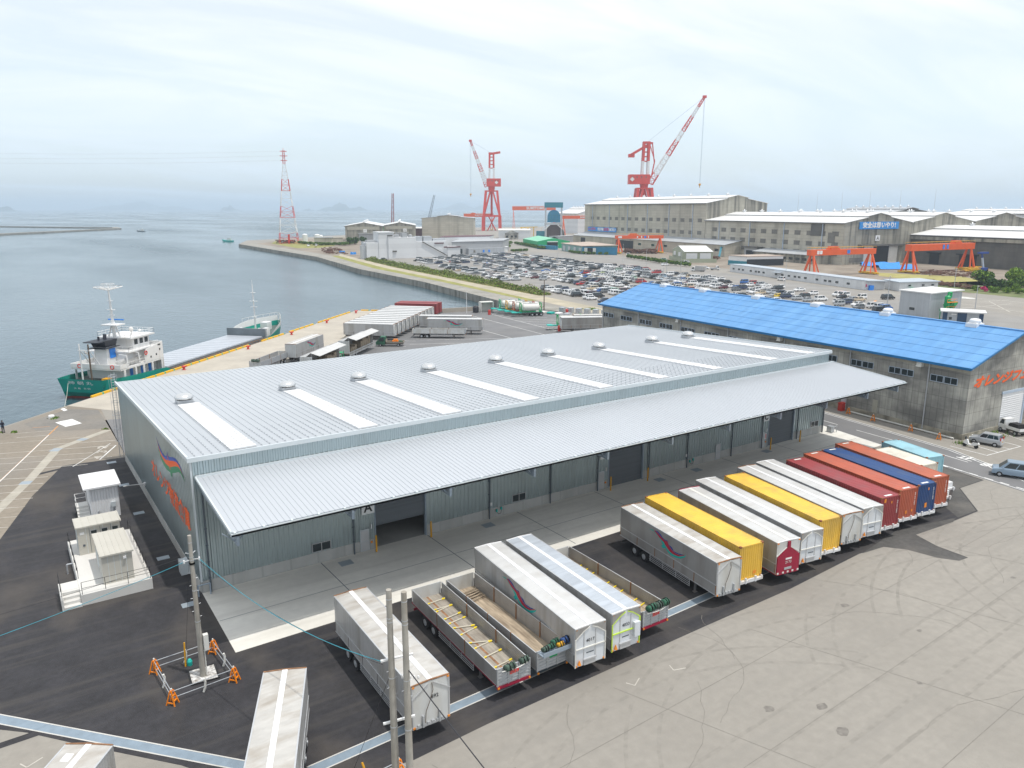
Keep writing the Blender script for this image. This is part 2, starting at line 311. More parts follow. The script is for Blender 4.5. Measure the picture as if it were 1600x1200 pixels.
# thin high cloud: streaks on a flat layer overhead, seen by direction
tc = nd(nt,'ShaderNodeTexCoord'); sp = nd(nt,'ShaderNodeSeparateXYZ'); L(tc.outputs['Generated'], sp.inputs[0])
ad = nd(nt,'ShaderNodeMath', operation='ADD'); L(sp.outputs[2], ad.inputs[0]); ad.inputs[1].default_value = .22
cb = nd(nt,'ShaderNodeCombineXYZ')
for i in range(2):
    dv = nd(nt,'ShaderNodeMath', operation='DIVIDE'); L(sp.outputs[i], dv.inputs[0]); L(ad.outputs[0], dv.inputs[1]); L(dv.outputs[0], cb.inputs[i])
mp = nd(nt,'ShaderNodeMapping'); mp.inputs['Rotation'].default_value = (0,0,R(20)); mp.inputs['Scale'].default_value = (.7,2.0,1); L(cb.outputs[0], mp.inputs[0])
nz = nd(nt,'ShaderNodeTexNoise'); nz.inputs['Scale'].default_value = 1.1; nz.inputs['Detail'].default_value = 7; nz.inputs['Roughness'].default_value = .55; nz.inputs['Distortion'].default_value = .6
L(mp.outputs[0], nz.inputs['Vector'])
mr = nd(nt,'ShaderNodeMapRange'); mr.inputs[1].default_value = .40; mr.inputs[2].default_value = .62; mr.inputs[3].default_value = .66; mr.inputs[4].default_value = 1.0; L(nz.outputs['Fac'], mr.inputs[0])
# cloud gets thicker towards the zenith
mz = nd(nt,'ShaderNodeMapRange'); mz.inputs[1].default_value = 0; mz.inputs[2].default_value = .34; mz.inputs[3].default_value = .92; mz.inputs[4].default_value = 1.0; L(sp.outputs[2], mz.inputs[0])
mm = nd(nt,'ShaderNodeMath', operation='MULTIPLY'); L(mr.outputs[0], mm.inputs[0]); L(mz.outputs[0], mm.inputs[1])
bg2 = nd(nt,'ShaderNodeBackground'); bg2.inputs[1].default_value = 1.0
gr = nd(nt,'ShaderNodeValToRGB'); L(sp.outputs[2], gr.inputs[0]); el = gr.color_ramp.elements
el[0].position = 0; el[0].color = (.60,.71,.81,1); el[1].position = .23; el[1].color = (.88,.91,.93,1); e3 = el.new(.09); e3.color = (.74,.825,.895,1)
L(gr.outputs[0], bg2.inputs[0])
ms = nd(nt,'ShaderNodeMixShader'); L(mm.outputs[0], ms.inputs[0]); L(bg1.outputs[0], ms.inputs[1]); L(bg2.outputs[0], ms.inputs[2]); L(ms.outputs[0], out.inputs['Surface'])
SC.view_settings.view_transform = 'Standard'; SC.view_settings.look = 'None'; SC.view_settings.exposure = .32; SC.view_settings.gamma = 1
SC.render.engine = 'CYCLES'; SC.cycles.use_denoising = True; SC.cycles.max_bounces = 6; SC.cycles.volume_bounces = 1
SC.cycles.diffuse_bounces = 3; SC.cycles.glossy_bounces = 3; SC.cycles.caustics_reflective = False; SC.cycles.caustics_refractive = False
try: SC.cycles.denoising_input_passes = 'RGB_ALBEDO_NORMAL'; SC.cycles.denoising_prefilter = 'ACCURATE'
except Exception: pass

hz = bpy.data.materials.new('haze_air'); hz.use_nodes = True; nt = hz.node_tree; nt.nodes.clear()
o_ = nd(nt,'ShaderNodeOutputMaterial'); pv = nd(nt,'ShaderNodeVolumePrincipled')
pv.inputs['Color'].default_value = (.74,.86,.98,1); pv.inputs['Density'].default_value = .00015; pv.inputs['Anisotropy'].default_value = .2
nt.links.new(pv.outputs[0], o_.inputs['Volume'])
setting('haze', MB().box(-16000,-9000,-30,22000,26000,175), hz, 'stuff')

# ------------------------------------------------------------------ sea
wm = bpy.data.materials.new('sea_water'); wm.use_nodes = True; nt = wm.node_tree; L = nt.links.new
b = nt.nodes['Principled BSDF']; b.inputs['Base Color'].default_value = (.045,.085,.105,1); b.inputs['IOR'].default_value = 1.33
geo = nd(nt,'ShaderNodeNewGeometry')
def wnoise(sc, st, det, rot=0):
    mp = nd(nt,'ShaderNodeMapping'); mp.inputs['Scale'].default_value = st; mp.inputs['Rotation'].default_value = (0,0,R(rot)); L(geo.outputs['Position'], mp.inputs[0])
    n = nd(nt,'ShaderNodeTexNoise'); n.inputs['Scale'].default_value = sc; n.inputs['Detail'].default_value = det; L(mp.outputs[0], n.inputs['Vector']); return n.outputs['Fac']
patch = wnoise(.006, (1,.35,1), 5, 20); rp = nd(nt,'ShaderNodeMapRange'); rp.inputs[1].default_value = .38; rp.inputs[2].default_value = .66
rp.inputs[3].default_value = .10; rp.inputs[4].default_value = .34; L(patch, rp.inputs[0]); L(rp.outputs[0], b.inputs['Roughness'])
a_ = nd(nt,'ShaderNodeMath', operation='MULTIPLY_ADD'); L(wnoise(.9, (1,.55,1), 3, 40), a_.inputs[0]); a_.inputs[1].default_value = .6; L(wnoise(.22, (1,.5,1), 4, 10), a_.inputs[2])
bp = nd(nt,'ShaderNodeBump'); bp.inputs['Strength'].default_value = .55; bp.inputs['Distance'].default_value = .35; L(a_.outputs[0], bp.inputs['Height']); L(bp.outputs[0], b.inputs['Normal'])
m_ = MB().poly([(-15900,-8900,SEA),(21900,-8900,SEA),(21900,25900,SEA),(-15900,25900,SEA)])
setting('sea', m_, wm)
def island(name, px, dist, wpx, hpx, seed):
    rnd = random.Random(seed); yaw = R(90-34); f = Vector((math.cos(yaw), math.sin(yaw),0)); r = Vector((f.y,-f.x,0))
    c = Vector((cam.location.x, cam.location.y,0)) + f*dist + r*((px-800)/1200*dist); W = wpx/1200*dist; H = hpx/1200*dist
    n, k = 28, 7; m = MB(); vs = []
    for j in range(k):
        for i in range(n):
            u = i/(n-1)*2-1; v = j/(k-1)*2-1
            h = max(0, (1-abs(u)**1.7)*(1-v*v))*H*(.55+.45*math.sin(3.1*u+seed)*math.cos(1.3*seed+5*u)+.25*rnd.random())
            p = c + r*(u*W/2) + f*(v*W*.3); vs.append((p.x,p.y,SEA-.2+h))
    m.add(vs, [(j*n+i,j*n+i+1,(j+1)*n+i+1,(j+1)*n+i) for j in range(k-1) for i in range(n-1)])
    setting(name, m, M['island'], smooth=True)
island('island', 545, 12000, 78, 14, 1.2); island('island', 22, 9800, 50, 13, 2.1); island('island', 371, 13000, 30, 9, .5)
island('island', 490, 13000, 16, 5, 3.0); island('mountain', 735, 16500, 110, 16, 4.4); island('mountain', 240, 17500, 150, 15, .9)

# ------------------------------------------------------------------ land
land = [(-300,-221.7),(79.4,157.7),(99.4,140.7),(113,138),(127,141),(139.8,230),(145.5,312),(163.4,421),(171.3,635)] + \
       [yard(*q)[:2] for q in [(60,735),(110,775),(150,830),(240,905),(300,1020),(360,1130),(600,1160),(1600,1160),(1600,-700)]] + [(600,-800),(-300,-800)]
g = MB().poly([(x,y,0) for x,y in land])
setting('ground', g, M['yard_concrete'])
qw = MB()
for (x0,y0),(x1,y1) in zip(land[:14], land[1:15]):
    qw.poly([(x0,y0,-.002),(x1,y1,-.002),(x1,y1,-5),(x0,y0,-5)])
setting('quay_wall', qw, M['quay_face'])
def sheet(name, pts, z, m, y=False, holes=None):
    p = [(yard(*q)[:2] if y else q) for q in pts]
    return setting(name, MB().poly([(a,c,z) for a,c in p]), M[m])
def line(mb, p, q, w, z):
    p = Vector((*p[:2],z)); q = Vector((*q[:2],z)); d = (q-p).normalized(); a = Vector((-d.y,d.x,0))*w/2
    mb.poly([p-a,q-a,q+a,p+a])
def pline(mb, pts, w, z):
    for a, c in zip(pts, pts[1:]): line(mb, a, c, w, z)
sheet('asphalt_road', [(-60,-60),(-24,-4),(-13.75,-10.63),(-12.44,-11.84),(-10.1,-14.6),(-5.5,-19.8),(-1.6,-25.6),(5.4,-26.6),(10.4,-26.3),(29.3,-25.95),(39.6,-25.85),(50.2,-25.2),(53.4,-25.5),(54.6,-27),(55.2,-29.4),(56.2,-30.8),(57.5,-31),
      (57.6,-28.2),(58.5,-25.7),(64.5,-26.1),(69.4,-26.2),(74.7,-21.8),(79.6,-22),(80.4,-17.1),(81.6,-8.6),(0.3,-9.8),(.3,41.5),(-6.6,42.1),(-10.1,32.6),(-13.2,21.3),(-23,-2),(-62,-58)], .006, 'new_asphalt')
sheet('asphalt_patch_path', [(-12.3,-11.95),(-11.85,-12.5),(-40,-13.6),(-40,-12.9)], .009, 'new_asphalt')
sheet('asphalt_trench_path', [(-9.4,40.5),(-9.2,39.9),(-6.9,40.6),(-6.8,41.3)], .012, 'new_asphalt')
sheet('worn_asphalt_path', [(66.0,-25.9),(69.4,-26.0),(74.6,-21.7),(79.4,-21.9),(80.2,-17.1),(80.9,-12),(75.5,-12),(70.4,-20.5)], .010, 'worn_asphalt')
sheet('worn_asphalt_path', [(50.5,-25.3),(53.4,-25.6),(54.6,-27.1),(55.2,-29.5),(56.2,-30.9),(57.4,-31),(57.5,-28.2),(58.4,-25.8),(64.5,-26.2),(65.8,-25.8),(58,-24.2)], .010, 'worn_asphalt')
apron = sheet('apron_floor', [(-.05,-10.15),(20,-9.95),(58.3,-9.1),(82.6,-8.0),(84.4,2.2),(84.8,6),(81.5,6),(81.5,.2),(0,.2)], .012, 'apron')
jn = MB()
for x in (9.8,20.2,30.4,40.6,50.8,61,71.2): line(jn, (x,-.1), (x+.2,-9.9+x*.017), .07, .015)
line(jn, (.1,-5.2), (82.6,-4.4), .05, .0155)
setting('apron_floor_joint_line', jn, M['dark_pipe'])
# covered drain along the parking bays
dm = MB(); km = MB()
def drain(p, q):
    line(dm, p, q, .62, .014)
    d = (Vector(q)-Vector(p)).normalized(); a = Vector((-d.y,d.x))*.36
    for s in (-1,1): line(km, Vector(p)+a*s, Vector(q)+a*s, .09, .018)
drain((-.2,-24.2),(72,-21.45)); drain((-30,8.5),(-.9,-23.7)); drain((-.9,-23.7),(.1,-24.2))
setting('drain_grating_path', dm, M['grating']); setting('drain_kerb', km, M['kerb'])
# old car park on the quay
sheet('old_parking_ground', [(-80,-2.5),(-3.4,74.6),(.6,70),(.3,41.5),(-6.6,42.1),(-10.1,32.6),(-13.2,21.3),(-23,-2),(-62,-58),(-80,-58)], .004, 'tan_lot')
sheet('old_parking_patch_path', [(-9.6,66.2),(-3.6,72.2),(.2,69),(.3,57),(-4.6,58.8),(-8.3,61.4)], .008, 'tan_patch')
sp_ = MB(); pline(sp_, [(0,56.1),(-6.7,50.0)], 1.05, .011); pline(sp_, [(-6.5,50.3),(-10.1,38.6),(-17,19.5),(-21,6)], 1.05, .0125)
setting('old_parking_strip_path', sp_, M['strip'])
sp_ = MB(); pline(sp_, [(-6.4,50.3),(-7.1,49.2)], 1.15, .0138); pline(sp_, [(-3.1,53.3),(-3.8,52.6)], 1.15, .0138); pline(sp_, [(-10.3,38.2),(-10.7,37.2)], 1.15, .0138)
setting('old_parking_cover_path', sp_, M['metal_lid'])
lm = MB()
for a, c in [((-10.8,61.2),(-6.1,60)),((-10.7,58.8),(-7.1,57.8)),((-13.5,57.2),(-2.9,53.9)),((-8.5,53.3),(.2,50)),((-13.5,52.1),(-.2,47.7)),((-13.5,47.3),(-1.2,42.6)),((-14.5,50.1),(-3,45.8)),((-15.5,44.8),(-4,41.0)),((-18,42.9),(-8.3,38.6)),((-19,40.6),(-8.9,36.4)),((-20,38.3),(-9.5,34)),((-21,36),(-10.1,31.8)),
             ((-22,33.7),(-10.9,29.4)),((-23,31.3),(-11.7,26.8)),((-24,29),(-12.5,24.2)),((-25,26.4),(-13.3,21.8)),((-25,23.8),(-14.3,19.5))]: line(lm, a, c, .13, .0145)
setting('parking_bay_road_marking', lm, M['marking_worn'])
om = MB(); line(om, (-5.6,62.3),(-16.6,28.6), .17, .018); line(om, (-8.7,63.2),(-6.6,62.6), .13, .018); setting('parking_road_marking', om, M['marking_orange'])
wm2 = MB(); line(wm2, (-7.0,57.9),(-16.8,27.9), .13, .02); line(wm2, (-.1,47.6),(-2.6,42.2), .16, .02); line(wm2, (-.6,48.9),(-5.6,41.0), .1, .02); setting('parking_road_marking', wm2, M['marking'])
wp = MB().poly([(x,y,.016) for x,y in [(-5.81,64.58),(-3.62,65.45),(-2.66,61.95),(-4.77,61.13)]]).poly([(x,y,.016) for x,y in [(-4.55,72.84),(-4.03,73.37),(-3.69,71.57),(-4.2,71.17)]])
setting('white_square_road_marking', wp, M['marking'])
for t_, x, y in (('2',-1.6,47.6),('3',-1.9,45.5),('4',-2.6,43.3)):
    o = text(t_, 1.5, M['marking_worn'], None, (x,y,.016), (0,0,R(62)), 'bay_number_road_marking', bold=.06, depth=0, sx=1.5); o['kind'] = 'structure'
# pale concrete quay
sheet('quay_pavement', [(-3.4,74.6),(79.4,157.6),(99.2,140.8)] + [quay(*q)[:2] for q in [(150,38),(48,38)]], .006, 'quay_concrete')
sheet('rear_yard_road', [quay(*q)[:2] for q in [(48,38),(150,38)]] + [(99.4,140.6),(113,137.8),(126.5,140.5),(129,118),(112,85),(101,60),(97,40),(.3,40),(.3,62)], .004, 'road')
ym = MB(); line(ym, (102.2,127),(99.2,86), .16, .01); line(ym, (90.6,104),(89.8,88), .16, .01); line(ym, (108.6,127),(105.4,90), .16, .01)
for i in range(9): line(ym, (108.3-.09*i*3.4, 124-3.4*i), (118.5-.09*i*3.4, 119.5-3.4*i), .16, .01)
for a, c in [((56,100),(64,93)),((60,107),(69,98)),((66,95),(80,88)),((72,98),(90,89))]: line(ym, a, c, .15, .01)
setting('rear_yard_road_marking', ym, M['marking'])
# road beside the old warehouse
sheet('side_road', [(76.5,-44),(79.9,-22),(80.4,-17.1),(82.7,-7.9),(84.4,2.2),(88,40),(97,70),(104,70),(96.5,42),(91.2,6.1),(89.6,-4),(88.2,-14.1),(84.2,-23.6),(78.5,-44)], .008, 'road')
rm = MB()
edge = [(96.3,42),(91.1,6.1),(89.6,-4),(88.1,-14.1),(86.2,-19),(83.9,-23.6),(80.5,-33)]; pline(rm, edge, .14, .013); pline(rm, [(x-.55,y) for x,y in edge], .13, .013)
pline(rm, [(88,40),(83.9,1.2),(82.5,-7.9),(81.0,-17.2),(80.0,-24),(78,-36)], .13, .013); pline(rm, [(83.3,-2),(82.2,-9),(80.7,-17.2)], .12, .013)
for a, c in [((86.2,-2.1),(85.7,-8.6)),((85.2,-13.8),(84.6,-17.8)),((86.9,5),(86.5,1))]: line(rm, a, c, .14, .013)
for i in range(8):
    y = -14.6-1.75*i; line(rm, (80.9+.09*(y+17), y), (80.8+.09*(y+17), y-1.0), .22, .016)
for a, c in [((92.2,-15.4),(91.8,-17.95)),((89.3,-17.8),(96.95,-18.4)),((97.2,-15.8),(96.9,-18.5)),((89.5,-13.2),(89.3,-17.9)),((94.6,-15.8),(94.5,-18.1)),((101.1,-14.4),(100,-17.5)),((100,-17.5),(99.9,-18.6))]: line(rm, a, c, .13, .013)
setting('side_road_marking', rm, M['marking'])
for t_, x, y in (('止',86.0,-17.0),('ま',85.4,-19.7),('れ',84.8,-22.4)):
    o = text(t_, 1.9, M['marking'], None, (x,y,.016), (0,0,R(-97)), 'stop_road_marking', bold=.04, depth=0, sx=1.1); o['kind'] = 'structure'
cm = MB()
for x, y, r in ((20.3,-28.4,.5),(23.6,-28.6,-.3),(-12.6,-15.2,.5)):
    d = Vector((math.cos(r),math.sin(r))); e = Vector((-d.y,d.x)); p = Vector((x,y)); line(cm, p, p+d*.9, .07, .007); line(cm, p, p+e*.6, .07, .0075)
setting('corner_road_marking', cm, M['marking_worn'])
# wear on the yard: cracks, tyre tracks, patches
rc_ = random.Random(4); ck = MB()
def crack(x, y, a, n, step, w):
    p = Vector((x,y))
    for i in range(n):
        a += rc_.uniform(-.35,.35); q = p+Vector((math.cos(a),math.sin(a)))*step*rc_.uniform(.6,1.3); line(ck, p, q, w*rc_.uniform(.4,1.0), .0076+len(ck.f)*.000004); p = q
for x, y, a, n in ((22,-34,.7,16),(30,-41,.2,18),(38,-30,-.5,12),(46,-38,.9,14),(55,-35,.1,16),(63,-31,-.2,12),(70,-28,.4,10),(14,-36,-.3,14),(28,-30,1.2,8),(52,-29,.6,8),(9,-33,.3,10),(40,-46,.3,14),(66,-37,1,9)): crack(x,y,a,n,.9,.035)
for k in range(7): line(ck, (6+k*13,-27.5-k*.3),(18+k*13,-60), .03, .0086+k*.0001)
for y0 in (-31.5,-37.5,-44): line(ck, (4,y0-.5),(86,y0+3.0), .03, .0095+abs(y0)*.00001)
setting('yard_crack_ground', ck, M['yard_joint'])
tk = MB(); tz = [.0004]
def track(pts, w=.24):
    for s in (-.95,.95):
        P = []; tz[0] += .0003
        for i, p in enumerate(pts):
            a, c = Vector(pts[max(0,i-1)]), Vector(pts[min(len(pts)-1,i+1)]); d = (c-a).normalized(); P.append(Vector(p)+Vector((-d.y,d.x))*s)
        for a, c in zip(P,P[1:]): line(tk, a, c, w, tz[0])
def arc(cx, cy, r, a0, a1, n=16): return [(cx+r*math.cos(R(a0+(a1-a0)*i/n)), cy+r*math.sin(R(a0+(a1-a0)*i/n))) for i in range(n+1)]
for cx, cy, r, a0, a1 in ((30,-45,18,60,150),(48,-47,20,50,140),(66,-44,17,60,160),(20,-48,20,40,120),(58,-52,25,40,130)): track(arc(cx,cy,r,a0,a1))
track([(8,-37),(30,-36),(55,-35),(78,-33)]); track([(10,-41),(35,-40),(60,-39),(80,-38)])
setting('yard_tyre_mark_ground', tk, M['tyre_mark'])
pt = MB()
for i in range(14):
    x, y = rc_.uniform(6,72), rc_.uniform(-44,-27.5); r = rc_.uniform(.12,.45); pt.poly([(x+r*rc_.uniform(.6,1.2)*math.cos(t),y+r*rc_.uniform(.5,1)*math.sin(t),.0058+i*.00012) for t in [j*.7 for j in range(9)]])
setting('yard_oil_stain_ground', pt, M['oil_stain'])
# ---- far side of the basin
sheet('breakwater_road', [(127.2,140.8),(139.9,230.2),(145.6,312),(163.5,421),(171.2,634)] + [yard(*q)[:2] for q in [(64,655),(90,444),(91,334),(100,250),(106,170),(112,128)]] + [(128,118)], .004, 'old_concrete')
sheet('breakwater_grass_ground', [(90.3,450),(91.3,334),(100.3,250),(106.3,172),(109.2,172),(104.5,250),(97,334),(95,450)], .008, 'grass', y=True)
sheet('breakwater_sand_path', [(95,450),(97,334),(104.5,250),(109.2,172),(112,120),(121,120),(116,185),(110,250),(103,334),(101,395),(100,470)], .008, 'sand_track', y=True)
sheet('hedge_bed_ground', [(101,400),(103,334),(110,250),(116,185),(121,185),(119,250),(112.5,334),(106,400)], .012, 'grass', y=True)
sheet('car_park_ground', [(121.8,48),(121.8,195),(119.5,260),(113,334),(106,402),(175,430),(215,446),(250,420),(256,360),(244,300),(240,250),(232,150),(222,90),(205,45)], .005, 'carpark', y=True)
sheet('shipyard_ground', [(262,130),(256,250),(258,330),(268,385),(262,450),(300,560),(420,760),(560,900),(560,130)], .005, 'dirt_ground', y=True)
sheet('headland_ground', [(62,655),(92,452),(104,412),(150,440),(210,500),(260,720),(150,790),(80,700)], .005, 'dirt_ground', y=True)
sheet('headland_grass_ground', [(74,655),(84,560),(100,560),(118,590),(128,640),(108,690),(86,720)], .009, 'grass', y=True)
sheet('gantry_lawn', [(294,199),(308,211.5),(325,180),(310,158),(294,148),(289,175)], .010, 'lawn', y=True)
sheet('garden_lawn', [(266,151),(289,165),(330,160),(330,60),(268,85),(265,128)], .010, 'green_bed', y=True)
fm = MB()
for a, c in [((205,101),(246,103.5)),((232,114.5),(229,80)),((226,90),(247,112)),((236,130),(240,200)),((244,112),(256,111)),((213,170),(216,226)),((209,150),(224,120)),((250,125),(256,90))]: line(fm, yard(*a), yard(*c), .35, .012)
for i in range(7): line(fm, yard(226+i*.5,150+i*17), yard(226.3+i*.5,157+i*17), .25, .012)
for k in range(5):
    for i in range(22): line(fm, yard(126+k*19, 128+i*13), yard(131+k*19, 127.5+i*13), .12, .0115)
for i in range(14): line(fm, yard(250-i*.8, 255+i*12), yard(249-i*.8, 262+i*12), .22, .012)
setting('shipyard_road_marking', fm, M['marking_worn'])
fo = MB()
for a, c in [((236,92),(243,97)),((234,88),(246,84)),((226,113),(232,116)),((206,122),(214,128))]: line(fo, yard(*a), yard(*c), .8, .014)
setting('shipyard_road_marking', fo, M['marking_orange'])
setting('island_kerb', MB().prism([yard(247+3*math.cos(t*.52),122+5*math.sin(t*.52))[:2] for t in range(12)], .0, .14), M['kerb'])
# jetty far out on the water
jt = MB(); jt.beam((-900,-140,SEA+.9),(172,1404,SEA+.9),9,2.6); jt.beam((-900,120,SEA+.8),(150,1392,SEA+.8),7,2.2); jt.beam((-300,760,SEA+.8),(60,1090,SEA+.8),9,2)
jt = MB(); jt.beam((-500,400,SEA+.6),(166,1325,SEA+.6),10,3.4); jt.beam((170,1400,SEA+.6),(-200,1906,SEA+.6),10,3); jt.beam((166,1321,SEA+.6),(171,1404,SEA+.6),10,3.4)
jt = jt.build('breakwater_jetty', M['old_concrete']); tag(jt, 'long low concrete breakwater lying far out on the open sea', 'breakwater')

# ------------------------------------------------------------------ the new warehouse
WL, WD = 81.4, 39.8
wh = thing('warehouse', 'huge pale grey ribbed metal warehouse with white skylight strips and a deep loading canopy', 'warehouse')
def rz_(y): return 11.3-1.5*y/WD
DOORS = [(15.05,20.05),(42.65,47.65),(69.7,74.75)]
# front wall in bays between the doors
fw = MB(); xs = [0]+[v for d in DOORS for v in d]+[WL]
for i in range(0, len(xs), 2): fw.ribs((xs[i],0,1.02), (1,0,0), (0,0,10.1), xs[i+1]-xs[i], .42, .07)
for a, c in DOORS: fw.ribs((a,0,4.75), (1,0,0), (0,0,6.4), c-a, .42, .07)
fw.build('front_wall', M['wall_sheet'], wh)
sw = MB(); n = 120
for i in range(n):
    y0 = WD*i/n; y1 = WD*(i+1)/n; d = .02 if i % 2 else 0
    sw.poly([(d*-1,y1,.95),(-d,y0,.95),(-d,y0,rz_(y0)-.12),(-d,y1,rz_(y1)-.12)])
    sw.poly([(-.02,y0,.95),(0,y0,.95),(0,y0,rz_(y0)-.12),(-.02,y0,rz_(y0)-.12)])
sw.build('side_wall', M['wall_sheet'], wh)
bw = MB().poly([(0,WD,0),(WL,WD,0),(WL,WD,rz_(WD)-.1),(0,WD,rz_(WD)-.1)]).poly([(WL,0,.95),(WL,WD,.95),(WL,WD,rz_(WD)-.1),(WL,0,rz_(0)-.1)])
bw.build('rear_wall', M['wall_sheet'], wh)
pl = MB()
for i in range(0, len(xs), 2): pl.box(xs[i]+(.0 if i==0 else .01), -.03, -.05, xs[i+1], .2, 1.02)
pl.box(-.06, .2, -.05, .15, WD, .95); pl.box(WL-.15, .2, -.05, WL+.05, WD, .95)
pl.build('plinth', M['plinth'], wh)
SKY = [(3.15,5.2),(13.95,15.8),(22.3,24.3),(31.5,33.4),(41.35,43.2),(49.9,51.6),(58.9,60.6),(69.2,71.0),(76.9,78.6)]
rf = MB(); slope = Vector((0, WD+.3, rz_(WD)-rz_(0))); seams = 126
for i in range(seams):
    x0 = -.15+(WL+.3)*i/seams; x1 = -.15+(WL+.3)*(i+1)/seams
    rf.poly([(x0,-.2,rz_(0)),(x1,-.2,rz_(0)),(x1,WD+.15,rz_(WD)),(x0,WD+.15,rz_(WD))])
for i in range(seams+1):
    x0 = -.15+(WL+.3)*i/seams
    rf.add([(x0-.045,-.2,rz_(0)),(x0+.045,-.2,rz_(0)),(x0+.03,-.2,rz_(0)+.045),(x0-.03,-.2,rz_(0)+.045),(x0-.045,WD+.15,rz_(WD)),(x0+.045,WD+.15,rz_(WD)),(x0+.03,WD+.15,rz_(WD)+.045),(x0-.03,WD+.15,rz_(WD)+.045)],
           [(0,1,2,3),(4,7,6,5),(1,5,6,2),(3,7,4,0),(2,6,7,3)])
roof = rf.build('roof', M['roof_sheet'], wh)
sg = MB()
for i in range(seams+1):
    x = -.15+(WL+.3)*i/seams
    for k in range(9):
        y = .5+k*.72; sg.cbox((x,y,rz_(y)+.065), (.08,.08,.05))
sg.build('snow_guard_stud', M['galv'], roof)
# each strip and its fan stand on the ribs
for i, (a, c) in enumerate(SKY):
    s = MB()
    for k in range(26):
        y0 = .25+20.7*k/26; y1 = .25+20.7*(k+1)/26
        s.poly([(a,y0,rz_(y0)+.16),(c,y0,rz_(y0)+.16),(c,y1,rz_(y1)+.135),(a,y1,rz_(y1)+.135)])
    s.poly([(a,.25,rz_(0)+.02),(c,.25,rz_(0)+.02),(c,.25,rz_(.25)+.16),(a,.25,rz_(.25)+.16)])
    for x in (a, c): s.poly([(x,.25,rz_(.25)+.0),(x,20.95,rz_(20.95)+.0),(x,20.95,rz_(20.95)+.14),(x,.25,rz_(.25)+.16)])
    s.build('skylight', M['white_sheet'], wh)
    xm = (a+c)/2-.1; y = 22.0; z = rz_(y)
    if i == 0: y = 22.2
    v = MB().box(xm-.75,y-.75,z-.05,xm+.75,y+.75,z+.38)
    v = v.build('ventilator_base', M['galv'], wh)
    MB().lathe([(.0,.36),(.58,.36),(.58,.48),(.9,.48),(.92,.62),(.84,.80),(.58,.95),(.28,1.02),(0,1.03)], (xm,y,z), 24).build('ventilator_dome', M['steel_dome'], v, smooth=True)
ed = MB().box(-.22,-.30,rz_(0)-.26,WL+.22,-.16,rz_(0)+.10).build('eave_trim', M['trim'], wh)
et = MB(); et.beam((-.17,-.16,rz_(0)),(-.17,WD+.1,rz_(WD)),.16,.34); et.beam((WL+.17,-.16,rz_(0)),(WL+.17,WD+.1,rz_(WD)),.16,.34); et.box(-.2,WD+.16,rz_(WD)-.25,WL+.2,WD+.3,rz_(WD)+.03)
et.box(-.05,-.12,.99,.10,-.075,rz_(0)-.26); et.build('verge_trim', M['trim'], wh)
# loading canopy
def cz(y): return 9.72+.085*y            # y is negative outwards
cp = MB(); x0, x1, yo = .35, 82.2, -10.25; n = 204
cp.add([(x0,-.1,cz(0)),(x1,-.1,cz(0)),(x1,yo,cz(yo)),(x0,yo,cz(yo)),(x0,-.1,cz(0)-.06),(x1,-.1,cz(0)-.06),(x1,yo,cz(yo)-.06),(x0,yo,cz(yo)-.06)], [(0,3,2,1),(4,5,6,7),(3,7,6,2),(0,4,7,3),(1,2,6,5)])
for i in range(n+1):
    x = x0+.03+(x1-x0-.06)*i/n
    cp.add([(x-.035,-.12,cz(0)),(x+.035,-.12,cz(0)),(x+.02,-.12,cz(0)+.035),(x-.02,-.12,cz(0)+.035),(x-.035,yo-.02,cz(yo)),(x+.035,yo-.02,cz(yo)),(x+.02,yo-.02,cz(yo)+.035),(x-.02,yo-.02,cz(yo)+.035)], [(0,1,2,3),(4,7,6,5),(1,5,6,2),(3,7,4,0),(2,6,7,3)])
canopy = cp.build('canopy', M['canopy_sheet'], wh)
gt = MB(); gt.box(x0-.08,yo-.28,cz(yo)-.20,x1+.08,yo-.03,cz(yo)-.07); gt.box(x0-.08,yo-.28,cz(yo)-.20,x1+.08,yo-.25,cz(yo)+.0)
for i in range(43):
    x = x0+.1+i*1.94; gt.box(x,yo-.27,cz(yo)-.1,x+.14,yo+.02,cz(yo)+.06)
for x in (x0-.05, x1+.05): gt.beam((x,-.1,cz(0)),(x,yo,cz(yo)),.12,.2)
gt.box(x0-.05,-.2,cz(0)-.02,x1+.05,-.08,cz(0)+.16)
gt.build('canopy_gutter', M['trim'], canopy)
for i, x in enumerate([.75, 9.0, 17.2, 25.4, 33.6, 41.8, 50.0, 58.2, 66.4, 74.5, 81.0]):
    b_ = MB(); b_.ext([(x-.10,-.05,cz(0)-1.35),(x-.10,yo+.1,cz(yo)-1.1),(x-.10,yo+.1,cz(yo)-.07),(x-.10,-.05,cz(0)-.07)], (.2,0,0))
    for s in (-1,1): b_.beam((x,yo+.5,cz(yo)-.95),(x+s*.9,yo+.5,cz(yo)-.12),.07)
    b_.build('canopy_beam', M['steel_blue'], wh)
